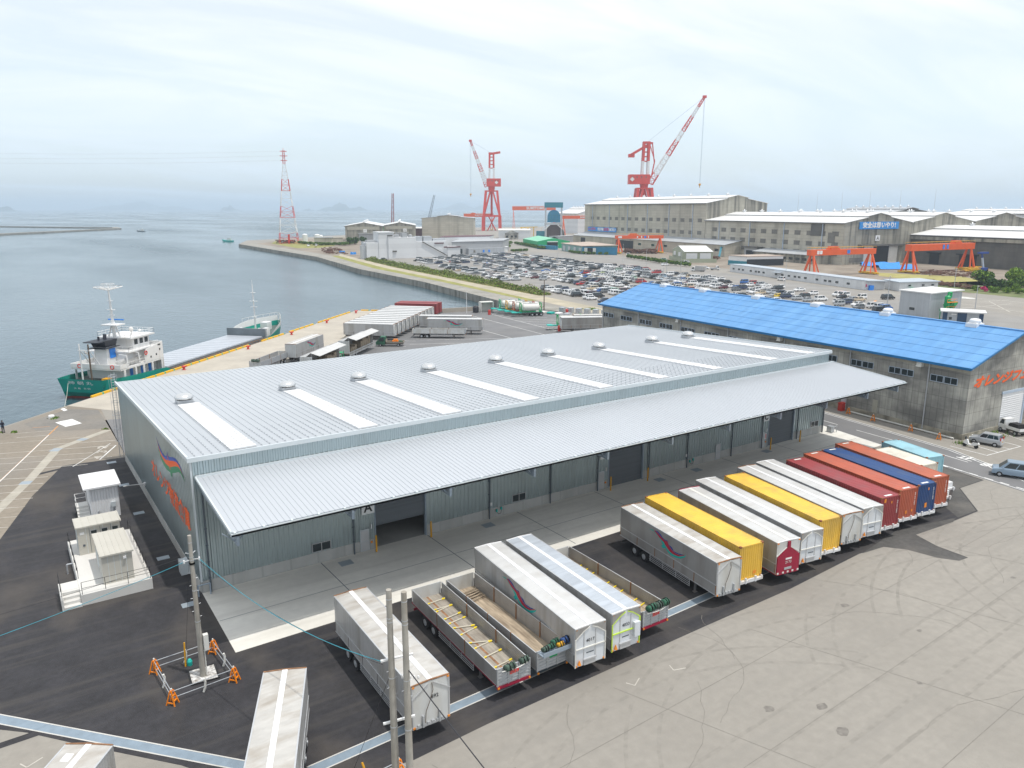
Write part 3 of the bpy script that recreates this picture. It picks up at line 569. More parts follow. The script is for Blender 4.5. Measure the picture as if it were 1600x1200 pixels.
# doors, signs, windows, downpipes
def wtext(t_, size, m, p, loc, **k): return text(t_, size, M[m], p, loc, FRONT, **k)
for (a, c), letter, lift in zip(DOORS, 'ABC', (2.12, 0.0, 0.0)):
    d = MB().box(a,.12,lift,c,.2,4.75)
    if lift:
        d.box(a,.10,lift-.02,c,.22,lift+.10)
    d = d.build('roller_shutter', M['shutter'], wh)
    f = MB().box(a-.12,-.1,0,a,.22,4.75).box(c,-.1,0,c+.12,.22,4.75).box(a-.12,-.1,4.75,c+.12,.22,4.9).build('door_frame', M['steel_blue'], d)
    sgn = MB().box(a-1.3,-.14,3.5,a-.1,-.085,4.62).build('letter_sign', M['white_paint'], wh)
    wtext(letter, 1.12, 'black', sgn, (a-.7,-.145,4.06), bold=.03, name='sign_letter')
    p = MB().box(a-1.5,-.12,.05,a-.72,-.07,2.05).build('personnel_door', M['door_grey'], wh)
    MB().box(a-1.44,-.135,1.05,a-.78,-.12,1.95).box(a-1.44,-.135,.12,a-.78,-.12,.92).build('door_panel', M['aluminium'], p)
    MB().box(a-1.53,-.11,.04,a-1.5,-.08,2.1).box(a-.72,-.11,.04,a-.69,-.08,2.1).box(a-1.53,-.11,2.05,a-.69,-.08,2.1).build('door_frame', M['trim'], p)
    MB().cbox((a-.45,-.12,2.25),(.1,.1,.42)).build('wall_lamp', M['white_paint'], wh)
    MB().cbox((a-.45,-.07,.72),(.18,.08,.18)).build('bell_plate', M['amber'], wh)
fl = MB().box(13.0,.2,-.04,22.2,18,.02).build('warehouse_floor', M['plinth'], wh)
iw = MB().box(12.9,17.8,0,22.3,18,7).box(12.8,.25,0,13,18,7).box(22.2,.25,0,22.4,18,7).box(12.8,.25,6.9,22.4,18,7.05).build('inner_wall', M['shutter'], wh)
pd = MB().box(59.8,-.12,.05,60.62,-.07,2.0).build('personnel_door', M['door_grey'], wh)
MB().box(59.86,-.135,1.05,60.56,-.12,1.9).box(59.86,-.135,.12,60.56,-.12,.92).build('door_panel', M['aluminium'], pd)
for a, c in ((9.1,10.8),(29.85,31.5),(78.5,80.2)):
    wn = MB().box(a,-.13,1.1,c,-.08,1.16).box(a,-.13,1.86,c,-.08,1.92).box(a,-.13,1.16,a+.06,-.08,1.86).box(c-.06,-.13,1.16,c,-.08,1.86).box((a+c)/2-.03,-.13,1.16,(a+c)/2+.03,-.08,1.86).build('window', M['aluminium'], wh)
    MB().box(a+.06,-.10,1.16,c-.06,-.085,1.86).build('window_glass', M['glass'], wn)
for x in (.68,12.9,27.1,34.6,41.0,48.6,54.8,62.6,68.37,75.6,81.2):
    m_ = MB().tube((x,-.16,.0),(x,-.16,8.4),.07,8)
    for z in (1.2,2.6,4,5.4): m_.cbox((x,-.12,z),(.2,.1,.06))
    m_.build('downpipe', M['dark_pipe'], wh)
for x in (27.6,54.95):
    m_ = MB().cbox((x-.3,-.13,1.55),(.2,.1,.3)); m_.build('switch_box', M['white_paint'], wh)
    m_ = MB().cbox((x+.35,-.16,.72),(.14,.14,.28)).cbox((x+.9,-.16,.85),(.14,.14,.28)); m_.build('power_outlet', M['logo_teal'], wh)
    MB().path([(x+.35,-.2,.62),(x+.5,-.22,.35),(x+.8,-.22,.38),(x+.9,-.2,.7)], .022, 5).build('hanging_cable', M['cable_black'], wh)
MB().cbox((69.05,-.13,1.5),(.38,.06,.75)).build('fire_notice', M['white_paint'], wh)
MB().cbox((69.12,-.165,1.5),(.12,.02,.6)).build('red_notice_strip', M['red_text'], wh)
# mark and name on the end wall
def wallpoly(mb, pts, x, m): mb.poly([(x,y,z) for y,z in pts], m)
BT = [(14.63,9.5),(14.15,9.16),(13.25,8.78),(12.28,8.58),(11.03,8.55),(10.1,8.75),(9.72,8.93),(9.54,9.42),(9.25,9.0),(8.5,9.1),(6.94,9.52),(5.73,9.73),(4.82,9.73),(3.84,9.54),(2.85,9.05)]
BB_ = [(3.76,9.33),(4.55,9.5),(5.45,9.5),(6.68,9.25),(8.69,8.73),(9.59,8.52),(10.73,8.29),(12.02,8.23),(13.01,8.39),(13.91,8.8),(14.56,9.35)]
OB = [(2.95,8.98),(3.96,9.27),(4.85,9.26),(6.52,8.83),(8.34,8.23),(9.23,8.04),(10.74,7.86),(11.76,7.92),(12.97,8.10),(13.82,8.58),(14.31,9.1)]
GB = [(2.34,8.67),(3.93,8.92),(4.89,8.8),(6.64,8.2),(8.12,7.74),(7.99,7.53),(8.4,7.32),(8.69,7.36),(8.9,7.6),(10.35,7.38),(11.63,7.35),(13.01,7.62),(13.81,8.2),(14.05,8.6)]
mk_ = MB(); wallpoly(mk_, BT+BB_, -.035, 0); wallpoly(mk_, [(2.55,8.78)]+BB_[::1]+OB[::-1], -.035, 1); wallpoly(mk_, OB+GB[::-1], -.035, 2)
wallpoly(mk_, [(9.55,9.0),(9.3,9.0),(8.6,7.9),(8.95,7.9)], -.04, 1)
mk_.build('bird_emblem', [M['logo_blue'],M['orange_sign'],M['logo_green']], wh)
text('オレンジ物流倉庫', 2.05, M['orange_sign'], wh, (-.04,10.6,5.2), LEFTW, sx=1.06, bold=.035, name='name_lettering')
# caged ladder on the far corner, lamp arm, hose box
ld = MB()
for dx in (-.55,-.15):
    ld.tube((dx,WD+.35,.4),(dx,WD+.35,11),.035,6)
for i in range(34): ld.tube((-.55,WD+.35,.5+i*.31),(-.15,WD+.35,.5+i*.31),.018,5)
for z in (2.6,4.2,5.8,7.4,9,10.6):
    pts = [(-.35+.45*math.cos(t),WD+.35+.62*math.sin(t)+.12,z) for t in [i*math.pi/6-.5 for i in range(14)]]; ld.path(pts, .02, 5)
for t in (.3,1.2,2,2.9): ld.tube((-.35+.45*math.cos(t),WD+.47+.62*math.sin(t),2.6),(-.35+.45*math.cos(t),WD+.47+.62*math.sin(t),10.6),.015,5)
ld.build('caged_ladder', M['galv'], wh)
MB().tube((-.02,25.3,1.55),(-2.1,25.5,1.6),.045,6).cbox((-.08,25.3,1.5),(.16,.4,.3)).build('lamp_arm', M['white_paint'], wh)
MB().box(-.75,4.0,.05,-.07,5.0,1.2).build('hose_cabinet', M['trim'], wh)
MB().path([(-.35,-.5,0),(-.35,-.5,.95),(.55,-.5,.95),(.55,-.5,0)], .06, 8).build('corner_guard', M['steel_blue'], wh)
MB().path([(81.9,-1.2,0),(81.9,-1.2,.9),(82.9,-1.2,.9),(82.9,-1.2,0)], .05, 8).cbox((82.4,-.6,.45),(.7,.7,.8)).build('corner_guard', M['galv'], wh)

# bollards in front of the doors
for (x, y), lb in zip([(14.75,-.75),(20.3,-.7),(42.3,-.85),(47.75,-.9),(68.9,-1.15),(74.9,-1.15)],
        ['yellow steel bollard beside the small door under sign A','yellow steel bollard at the open side of shutter A, next to the ribbed wall','yellow steel bollard beside the small door under sign B',
         'yellow steel bollard at the far jamb of closed shutter B','yellow steel bollard beside the fire notice under sign C','yellow steel bollard at the far jamb of shutter C by the end window']):
    b_ = MB().lathe([(0,0),(.085,0),(.085,1.5),(.07,1.57),(0,1.6)], (0,0,0), 12)
    b_ = b_.build('bollard', M['yellow_post'], loc=(x,y,.012)); tag(b_, lb, 'bollard', 'yellow bollards at the warehouse doors')
# drain lids
for (x, y), lb in zip([(-1.3,-1.3),(-1.37,8.6),(-1.44,21.0),(-1.45,30.8),(-1.55,40.2)],
        ['steel drain lid in the asphalt at the warehouse corner by the tall pole','steel drain lid in the asphalt beside the concrete transformer base','steel drain lid in the asphalt beside the white shed','steel drain lid behind the white shed near the lamp arm','steel drain lid at the far end of the black asphalt by the ladder']):
    o = MB().box(-.42,-.3,0,.42,.3,.02).box(-.5,-.38,0,.5,.38,.008).build('drain_lid', M['metal_lid'], loc=(x,y,.007)); tag(o, lb, 'drain lid', 'steel lids along the end wall')
for x, lb in ((11.6,'steel drain lid in the apron before the first downpipe beside sign A'),(26.2,'steel drain lid in the apron before the outlets past shutter A'),(49.2,'steel drain lid in the apron just past shutter B'),(55.2,'steel drain lid in the apron by the middle outlets'),(67.9,'steel drain lid in the apron before sign C')):
    o = MB().box(-.5,-.4,0,.5,.4,.02).box(-.58,-.48,0,.58,.48,.008).build('drain_lid', M['metal_lid'], loc=(x,-1.35,.013)); tag(o, lb, 'drain lid', 'steel lids in the apron')

# ------------------------------------------------------------------ transformer base, cabinets, shed
tb = thing('transformer_base', 'pale raised concrete base with corner steps and thin black railings', 'concrete base')
m_ = MB().box(-8.15,3.05,-.02,-3.1,14.9,.9); m_.build('concrete_slab', M['slab'], tb)
st = MB()
for i in range(4): st.box(-9.35,2.95+i*.45,-.02,-8.16,4.6,.22*(i+1))
st.box(-9.35,4.6,-.02,-8.16,6.1,.9); st.box(-9.5,2.9,-.02,-9.36,6.1,.95); st.build('steps', M['slab'], tb)
ra = MB()
def rail(mb, pts, h=1.0, z=.9, gap=1.6, r=.022):
    for (xa,ya),(xb,yb) in zip(pts, pts[1:]):
        n = max(1, round(math.hypot(xb-xa,yb-ya)/gap))
        for i in range(n+1):
            t = i/n; mb.tube((xa+(xb-xa)*t,ya+(yb-ya)*t,z),(xa+(xb-xa)*t,ya+(yb-ya)*t,z+h),r,5)
        for k in (.5,1): mb.tube((xa,ya,z+h*k),(xb,yb,z+h*k),r*.8,5)
rail(ra, [(-8.05,6.3),(-8.05,14.8)]); rail(ra, [(-3.2,3.15),(-3.2,14.8)]); rail(ra, [(-3.2,3.15),(-8.05,3.15)])
ra.build('railing', M['black'], tb)
rb = MB(); rail(rb, [(-9.43,2.95),(-9.43,6.05)], z=.95, h=.95); rb.build('stair_railing', M['black'], tb)
MB().path([(-8.15,9.8,.85),(-8.6,9.8,.85),(-8.6,9.8,0)], .07, 8).build('conduit_pipe', M['galv'], tb)
def cabinet(lb, loc, dx, dy, h, group, roofmat='beige_metal', win=0):
    c = thing('power_cabinet', lb, 'cabinet', loc, 0, group)
    b_ = MB().box(0,0,0,dx,dy,h); b_.build('cabinet_body', M['beige_metal'], c)
    sm = MB()
    for i in range(1,5): sm.box(dx*i/5-.015,-.015,.06,dx*i/5+.015,0,h-.05)
    for i in range(1,6): sm.box(-.015,dy*i/6-.015,.06,0,dy*i/6+.015,h-.05)
    sm.build('seam', M['trim'], c)
    r = MB(); r.box(-.12,-.15,h,dx+.12,dy+.15,h+.13)
    for i in range(7): r.box(-.1+(dx+.2)*i/6.2,-.14,h+.13,-.06+(dx+.2)*i/6.2,dy+.14,h+.16)
    r.build('cabinet_roof', M[roofmat], c)
    for k in range(win):
        x = dx*(k+1.1)/4
        f = MB().box(x+.08,-.03,h-.75,x+.62,-.005,h-.35).build('cabinet_window', M['aluminium'], c)
        MB().box(x+.13,-.04,h-.71,x+.57,-.03,h-.39).build('window_glass', M['glass'], f)
        MB().box(x+.0,-.022,.1,x+.03,-.003,h-.1).build('door_seam', M['dark_pipe'], c)
    return c
c1 = cabinet('front beige power cabinet with plain seamed sides on the pale concrete base', (-6.45,3.95,.9), 2.2, 5.0, 2.35, 'beige power cabinets')
MB().box(-.05,2.6,.5,0,3.3,1.9).build('louvre', M['trim'], c1); MB().cbox((1.65,-.1,2.0),(.22,.18,.18)).build('cabinet_lamp', M['white_paint'], c1)
c2 = cabinet('rear beige power cabinet with three dark door windows on the pale concrete base', (-7.5,11.0,.9), 3.3, 2.2, 2.45, 'beige power cabinets', win=3)
MB().cbox((.42,-.02,.85),(.18,.04,.18)).build('meter', M['dark_pipe'], c2); MB().cbox((.36,-.015,1.95),(.34,.03,.22)).build('notice_label', M['white_paint'], c2)
sh = thing('site_shed', 'white ribbed site shed with lean-to roof, side steps and handrail', 'shed', (-5.55,21.5,0))
MB().ribs((0,0,.0),(1,0,0),(0,0,3.05),2.55,.25,.03).box(0,.01,0,2.55,3.6,3.3).build('shed_wall', M['white_sheet'], sh)
MB().add([(-.5,-.35,3.25),(2.8,-.35,3.25),(2.8,3.9,3.5),(-.5,3.9,3.5),(-.5,-.35,3.42),(2.8,-.35,3.42),(2.8,3.9,3.67),(-.5,3.9,3.67)],[(0,3,2,1),(4,5,6,7),(0,1,5,4),(1,2,6,5),(2,3,7,6),(3,0,4,7)]).build('shed_roof', M['white_sheet'], sh)
s_ = MB()
for i in range(5): s_.box(-1.15,.05+.38*i,-.02,-.05,2.9,.22*(i+1))
s_.build('steps', M['slab'], sh)
s_ = MB(); rail(s_, [(-1.1,1.7),(-1.1,3)], z=1.1, h=.9, r=.03); rail(s_, [(-1.1,3),(-.1,3)], z=1.1, h=.9, r=.03); s_.build('handrail', M['white_paint'], sh)
MB().cbox((2.0,-.14,1.35),(.42,.2,.5)).build('meter_box', M['trim'], sh); MB().tube((2.0,-.1,0),(2.0,-.1,1.1),.05,6).tube((.6,-.2,0),(.6,-.2,.9),.09,8).build('conduit', M['galv'], sh)
# ------------------------------------------------------------------ trailers and containers (local: front end at y=0, length towards +y)
LOGO = {'teal':[(-.15,1.31),(.38,1.44),(.78,1.34),(1.32,1.07),(1.92,.92),(2.12,.70),(2.39,.51),(2.78,.37),(3.28,.33),(3.88,.45),(4.52,.77),(4.78,.96),(4.59,.67),(4.13,.37),(3.53,.20),(2.92,.13),(2.47,.29),(2.14,.49),(1.83,.32),(1.62,.5),(1.81,.66),(1.53,.9),(1.06,1.14),(.58,1.35)],
        'red':[(.51,1.42),(.84,1.49),(1.31,1.33),(1.77,1.16),(2.09,1.12),(2.37,1.15),(2.62,.86),(3.01,.64),(3.51,.55),(4.11,.64),(4.63,.9),(4.52,.77),(3.88,.45),(3.28,.37),(2.77,.41),(2.18,.73),(1.92,.92),(1.32,1.07),(.78,1.34)],
        'blue':[(.71,1.51),(1.03,1.56),(1.49,1.44),(1.76,1.25),(2.09,1.2),(2.38,1.24),(2.55,.96),(2.99,.89),(3.25,.66),(3.86,.7),(4.46,.84),(4.11,.66),(3.51,.57),(3.01,.66),(2.62,.88),(2.37,1.16),(2.09,1.14),(1.77,1.18),(1.31,1.35)]}
def wheel(parent, x, y, r=.48, w=.27, side=1):
    a, b = x, x+side*w
    t = MB().tube((a,y,r),(b,y,r),r,20).build('wheel', M['tyre'], parent)
    MB().tube((a-side*.012,y,r),(a+side*.03,y,r),r*.52,16).tube((a-side*.05,y,r),(a,y,r),r*.2,10).build('rim', M['galv'], t)
def running_gear(root, W, Lg, axles=2, frame='chassis_grey', guards=True, ys=None, legs=True):
    c = MB()
    for x in (-.5,.5): c.box(x-.07,.4,.72,x+.07,Lg-.15,1.12)
    for i in range(9): c.box(-W/2+.12,.5+i*(Lg-1)/8,.98,W/2-.12,.62+i*(Lg-1)/8,1.12)
    c.box(-.6,.6,.98,.6,1.8,1.1); c.box(-W/2+.1,Lg-.18,.45,W/2-.1,Lg-.08,.6)
    c.build('chassis', M[frame], root)
    for y in (ys or [Lg-2.2-1.36*k for k in range(axles)]):
        MB().tube((-W/2+.2,y,.48),(W/2-.2,y,.48),.07,8).build('axle', M['chassis_grey'], root)
        wheel(root, -W/2+.02, y, side=1); wheel(root, W/2-.02, y, side=-1)
    if guards:
        y1 = (ys or [Lg-2.2-1.36*k for k in range(axles)])[-1]-.75
        for s in (-1,1):
            g_ = MB()
            for z in (.48,.64,.80,.96): g_.box(s*(W/2-.06)-.018,3.1,z-.022,s*(W/2-.06)+.018,y1,z+.022)
            for k in range(4): y = 3.15+(y1-3.2)*k/3; g_.box(s*(W/2-.1)-.02,y-.03,.42,s*(W/2-.1)+.02,y+.03,1.12)
            g_.build('side_guard', M['aluminium'], root)
    if legs:
        for s in (-1,1): MB().box(s*.78-.07,2.75,.06,s*.78+.07,2.9,1.0).box(s*.78-.16,2.68,.0,s*.78+.16,2.97,.06).build('landing_leg', M['chassis_grey'], root)
def frame_of(fl, fr, br, bl):
    fc = ((fl[0]+fr[0])/2,(fl[1]+fr[1])/2); bc = ((bl[0]+br[0])/2,(bl[1]+br[1])/2)
    dx, dy = bc[0]-fc[0], bc[1]-fc[1]
    return fc, math.atan2(-dx, dy), math.hypot(dx,dy)
def wing_trailer(lb, loc, rz, Lg, W=2.42, H=3.8, roof='wing_roof', side='wing_panel', style='plain', number=None, logo=False, group='silver wing-body trailers', crim=False, frame='chassis_grey', detail=True, axles=2, name='box_trailer', logo_y=None):
    t = thing(name, lb, 'trailer', (*loc,0), rz, group); h = W/2; zb = 1.12; zm = 1.92
    m = MB().box(-h+.05,.06,zb,h-.05,Lg-.04,H-.12); m.build('body', M['wing_panel_dark'], t)
    for s in (-1,1):
        p = MB().box(s*h,.02,zm+.05,s*(h-.045),Lg,H-.02)
        n = 30 if detail else 0
        for i in range(n): p.box(s*(h+.008),.1+i*(Lg-.2)/n,zm+.1,s*h,.1+i*(Lg-.2)/n+.03,H-.1)
        p.build('wing_side_panel', M[side], t)
        g_ = MB(); k = 5
        for i in range(k): g_.box(s*(h+.004),.05+i*(Lg-.08)/k,zb+.06,s*(h-.04),.05+(i+1)*(Lg-.08)/k-.06,zm)
        gp = g_.build('gate_panel', M[side], t)
        g_ = MB()
        for i in range(k+1): y = .04+i*(Lg-.1)/k; g_.box(s*(h+.018),y-.05,zb-.05,s*(h-.02),y+.03,zm+.04)
        g_.build('gate_post', M['rust' if side.endswith('dark') else 'chassis_grey'], gp)
        r_ = MB().box(s*(h+.03),0,zm,s*(h-.02),Lg,zm+.06).box(s*(h+.02),0,H-.06,s*(h-.06),Lg,H+.0).box(s*(h+.02),0,zb-.03,s*(h-.06),Lg,zb+.05); r_.build('side_rail', M['aluminium'], t)
        w_ = MB().poly([(s*.14,.03,H+.03),(s*h,.03,H-.01),(s*h,Lg-.03,H-.01),(s*.14,Lg-.03,H+.03)])
        w_.build('wing_roof', M[roof], t)
    MB().box(-.15,0,H-.05,.15,Lg,H+.055).build('roof_ridge_strip', M['white_sheet' if style != 'crimson' else 'offwhite'], t)
    for y in (0, Lg): MB().beam((-h,y,H-.01),(0,y,H+.045),.08,.07).beam((0,y,H+.045),(h,y,H-.01),.08,.07).build('roof_end_trim', M['rust' if style == 'plain' else 'white_paint'], t)
    # front end
    f = MB(); fm = {'plain':'front_panel','arched':'front_white','crimson':'front_panel'}[style]
    f.box(-h,-.02,zb-.1,h,.06,H-.04); f = f.build('front_panel', M[fm], t)
    if style == 'arched':
        for s in (-1,1): MB().ext([(s*h,-.03,H-.05),(s*.12,-.03,H-.0),(s*.5,-.03,H-.28),(s*h,-.03,H-.75)], (0,-.05,0)).build('corner_plate', M['wing_panel_dark'], t)
        r_ = MB()
        for s in (-1,1): r_.beam((s*h,-.07,H-.8),(s*.55,-.07,H-.3),.06).beam((s*.55,-.07,H-.3),(s*.1,-.07,H-.1),.06).beam((s*(h-.03),-.06,zb-.1),(s*(h-.03),-.06,H-.78),.07)
        r_.beam((-h,-.06,2.28),(h,-.06,2.28),.07); r_.build('front_frame', M['offwhite' if number != '4033' else 'fluo'], t)
        r_ = MB()
        for x in (-.5,.42): r_.box(x-.03,-.05,zb,x+.03,-.02,H-.4)
        r_.box(-.55,-.16,1.42,.45,-.02,1.5); r_.box(-.5,-.1,zb-.08,.4,-.02,1.38); r_.build('front_step', M['aluminium'], t)
        if number == '4033': MB().box(.62,-.25,1.7,1.1,-.02,2.75).build('front_box', M['front_white'], t)
        MB().lathe([(.13,0),(.02,.32),(0,.33)], (-h+.3,-.14,zb+.1), 10).build('cone_lamp', M['amber'], t)
    elif style == 'crimson':
        p = MB().ext([(-h+.05,-.03,zb-.15),(h-.05,-.03,zb-.15),(h-.05,-.03,2.5),(.14,-.03,H-.55),(.14,-.03,H-.05),(-.14,-.03,H-.05),(-.14,-.03,H-.55),(-h+.05,-.03,2.5)], (0,-.10,0)).build('front_shield', M['crimson'], t)
        MB().box(-.4,-.16,1.35,.35,-.12,1.55).build('plate_step', M['galv'], p); MB().box(-.32,-.15,2.22,.32,-.135,2.36).build('name_strip', M['white_paint'], p)
        r_ = MB()
        for x in (-h+.15,-.5,.0,.5,h-.15): r_.box(x-.09,-.16,zb-.06,x+.09,-.12,zb+.08)
        r_.build('marker_lamp', M['offwhite'], p)
        for s in (-1,1): MB().beam((s*h,-.05,2.62),(s*.2,-.05,H-.55),.05).build('diagonal_trim', M['offwhite'], t)
        MB().box(-h-.01,Lg-.02,zb,-h+.1,Lg+.04,H+.1).box(-h,Lg-.02,H,h,Lg+.04,H+.1).build('rear_frame', M['crimson'], t)
        for s in (-1,1): MB().box(s*(h+.02),0,zb-.12,s*(h-.06),Lg,zb-.03).build('red_sill', M['crimson'], t)
    else:
        r_ = MB()
        for s in (-1,1): r_.beam((s*h,-.05,H-.85),(s*.15,-.05,H-.12),.06).box(s*(h-.05)-.04,-.06,zb-.1,s*(h-.05)+.04,-.02,H-.05)
        r_.build('front_frame', M['aluminium'], t)
        MB().path([(.05,-.06,H-.15),(.12,-.08,H-.6),(-.12,-.1,2.5),(-.35,-.1,2.0),(-.42,-.1,1.25)], .018, 6).build('air_hose', M['bark'], t)
        r_ = MB()
        for x in (-.55,.5): r_.box(x-.05,-.16,zb-.1,x+.05,-.02,1.75)
        for i in range(6): r_.box(-.9+i*.3,-.12,zb-.05,-.72+i*.3,-.02,zb+.12)
        r_.box(-1.0,-.09,zb-.12,1.0,-.021,zb+.0).build('front_coupling', M['galv'], t)
    for s in (-1,1): MB().cbox((s*(h-.1),-.05,H-.1),(.14,.06,.09)).cbox((s*(h-.1),-.06,zb-.02),(.14,.06,.1)).build('marker_lamp', M['amber'], t)
    rd = MB().box(-h+.03,Lg-.05,zb-.02,h-.03,Lg+.0,H-.05).build('rear_door', M['front_panel'], t)
    r_ = MB()
    for x in (-.75,-.25,.25,.75): r_.tube((x,Lg+.03,zb+.05),(x,Lg+.03,H-.1),.02,5)
    r_.build('lock_bar', M['galv'], rd)
    if number: text(number, .33, M['offwhite' if style == 'crimson' else 'black'], t, (.0 if style != 'plain' else .25,-.14 if style == 'crimson' else -.035,2.72 if style != 'crimson' else 1.98), FRONT, name='number_lettering')
    if style == 'arched': MB().box(-.3,-.034,1.82,.3,-.03,1.9).build('data_strip', M['dark_pipe'], t)
    if logo:
        ly = Lg-4.2 if logo_y is None else logo_y
        m_ = MB(); z0 = 2.0
        for i, k in enumerate(('teal','red','blue')): m_.poly([(-h-.012-.002*i, ly-y, z0+z) for y,z in LOGO[k]], i)
        m_.build('bird_emblem', [M['logo_teal'],M['logo_red'],M['logo_navy']], t)
    running_gear(t, W, Lg, axles=axles, frame=frame, guards=detail)
    return t
def flat_trailer(lb, loc, rz, Lg, W=2.46, deck='deck_grey', side='galv', frame='crimson', number=None, gates=3, group='drop-side trailers', dark_side=True, H=2.15):
    t = thing('dropside_trailer', lb, 'trailer', (*loc,0), rz, group); h = W/2; zd = 1.2
    MB().box(-h+.03,.1,zd-.1,h-.03,Lg-.05,zd).build('deck', M[deck], t)
    if deck == 'deck_grey': MB().box(-.08,.2,zd,.08,Lg-.1,zd+.006).build('deck_strip', M['rust'], t)
    for s in (-1,1):
        for i in range(gates):
            y0 = .12+i*(Lg-.2)/gates; y1 = .12+(i+1)*(Lg-.2)/gates-.12
            g_ = MB().box(s*h,y0,zd-.06,s*(h-.035),y1,H)
            for k in range(6): g_.box(s*(h-.035),y0+.05,zd+.03+k*.15,s*(h-.045),y1-.05,zd+.10+k*.15)
            gp = g_.build('gate_panel', M['wing_panel_dark' if dark_side else side], t)
            MB().box(s*(h+.012),y0,H,s*(h-.05),y1,H+.03).box(s*(h+.012),y0,zd-.08,s*(h-.04),y1,zd-.05).build('gate_rim', M['aluminium'], gp)
            if i: MB().box(s*(h+.01),y0-.12,zd-.1,s*(h-.08),y0-.02,H+.02).build('gate_post', M['rust'], t)
    MB().box(-h+.02,Lg-.07,zd-.06,h-.02,Lg,H).build('rear_gate', M['front_panel'], t)
    fb = MB().box(-h,0,zd-.15,h,.08,H+.1)
    for i in range(5): fb.box(-h+.02,-.035,zd-.05+i*.21,h-.02,0,zd+.02+i*.21)
    for x in (-h+.04,-.4,.4,h-.04): fb.box(x-.04,-.05,zd-.15,x+.04,0,H+.14)
    fb.build('front_bulkhead', M['galv'], t)
    if frame == 'crimson':
        MB().box(-h,-.06,zd-.34,h,.1,zd-.15).build('front_beam', M['crimson'], t)
        for s in (-1,1): MB().box(s*(h-.005),.1,zd-.2,s*(h-.08),Lg,zd-.08).build('red_sill', M['crimson'], t)
    for s in (-1,1): MB().cbox((s*(h-.08),-.08,zd-.25),(.13,.06,.12)).build('marker_lamp', M['amber'], t)
    MB().path([(-h+.25,-.2,H-.02),(-.3,-.3,H-.02),(.3,-.3,H-.02),(h-.2,-.2,H+.08)], .03, 6).build('tarp_rack', M['offwhite'], t)
    if number: text(number, .34, M['red_text'], t, (0,-.07,1.78), FRONT, name='number_lettering', bold=.015)
    running_gear(t, W, Lg, frame=frame)
    return t
def tarp(lb, loc, length, r, m, rz, group='rolled tarpaulins on the trailer fronts'):
    o = MB()
    pts = [(-length/2+length*i/8, .03*math.sin(i*2.1), r*(.95+.06*math.sin(i*1.7))) for i in range(9)]
    for i in range(8): o.tube(pts[i], pts[i+1], r*(.93+.09*math.sin(i*2.7)), 14, 0, r*(.93+.09*math.sin((i+1)*2.7)))
    o = o.build('rolled_tarpaulin', M[m], loc=loc, rz=rz, smooth=True); tag(o, lb, 'tarpaulin', group)
    MB().tube((-length*.2,0,r),(-length*.16,0,r),r*1.06,14).tube((length*.2,0,r),(length*.24,0,r),r*1.06,14).build('strap', M['black'], o)
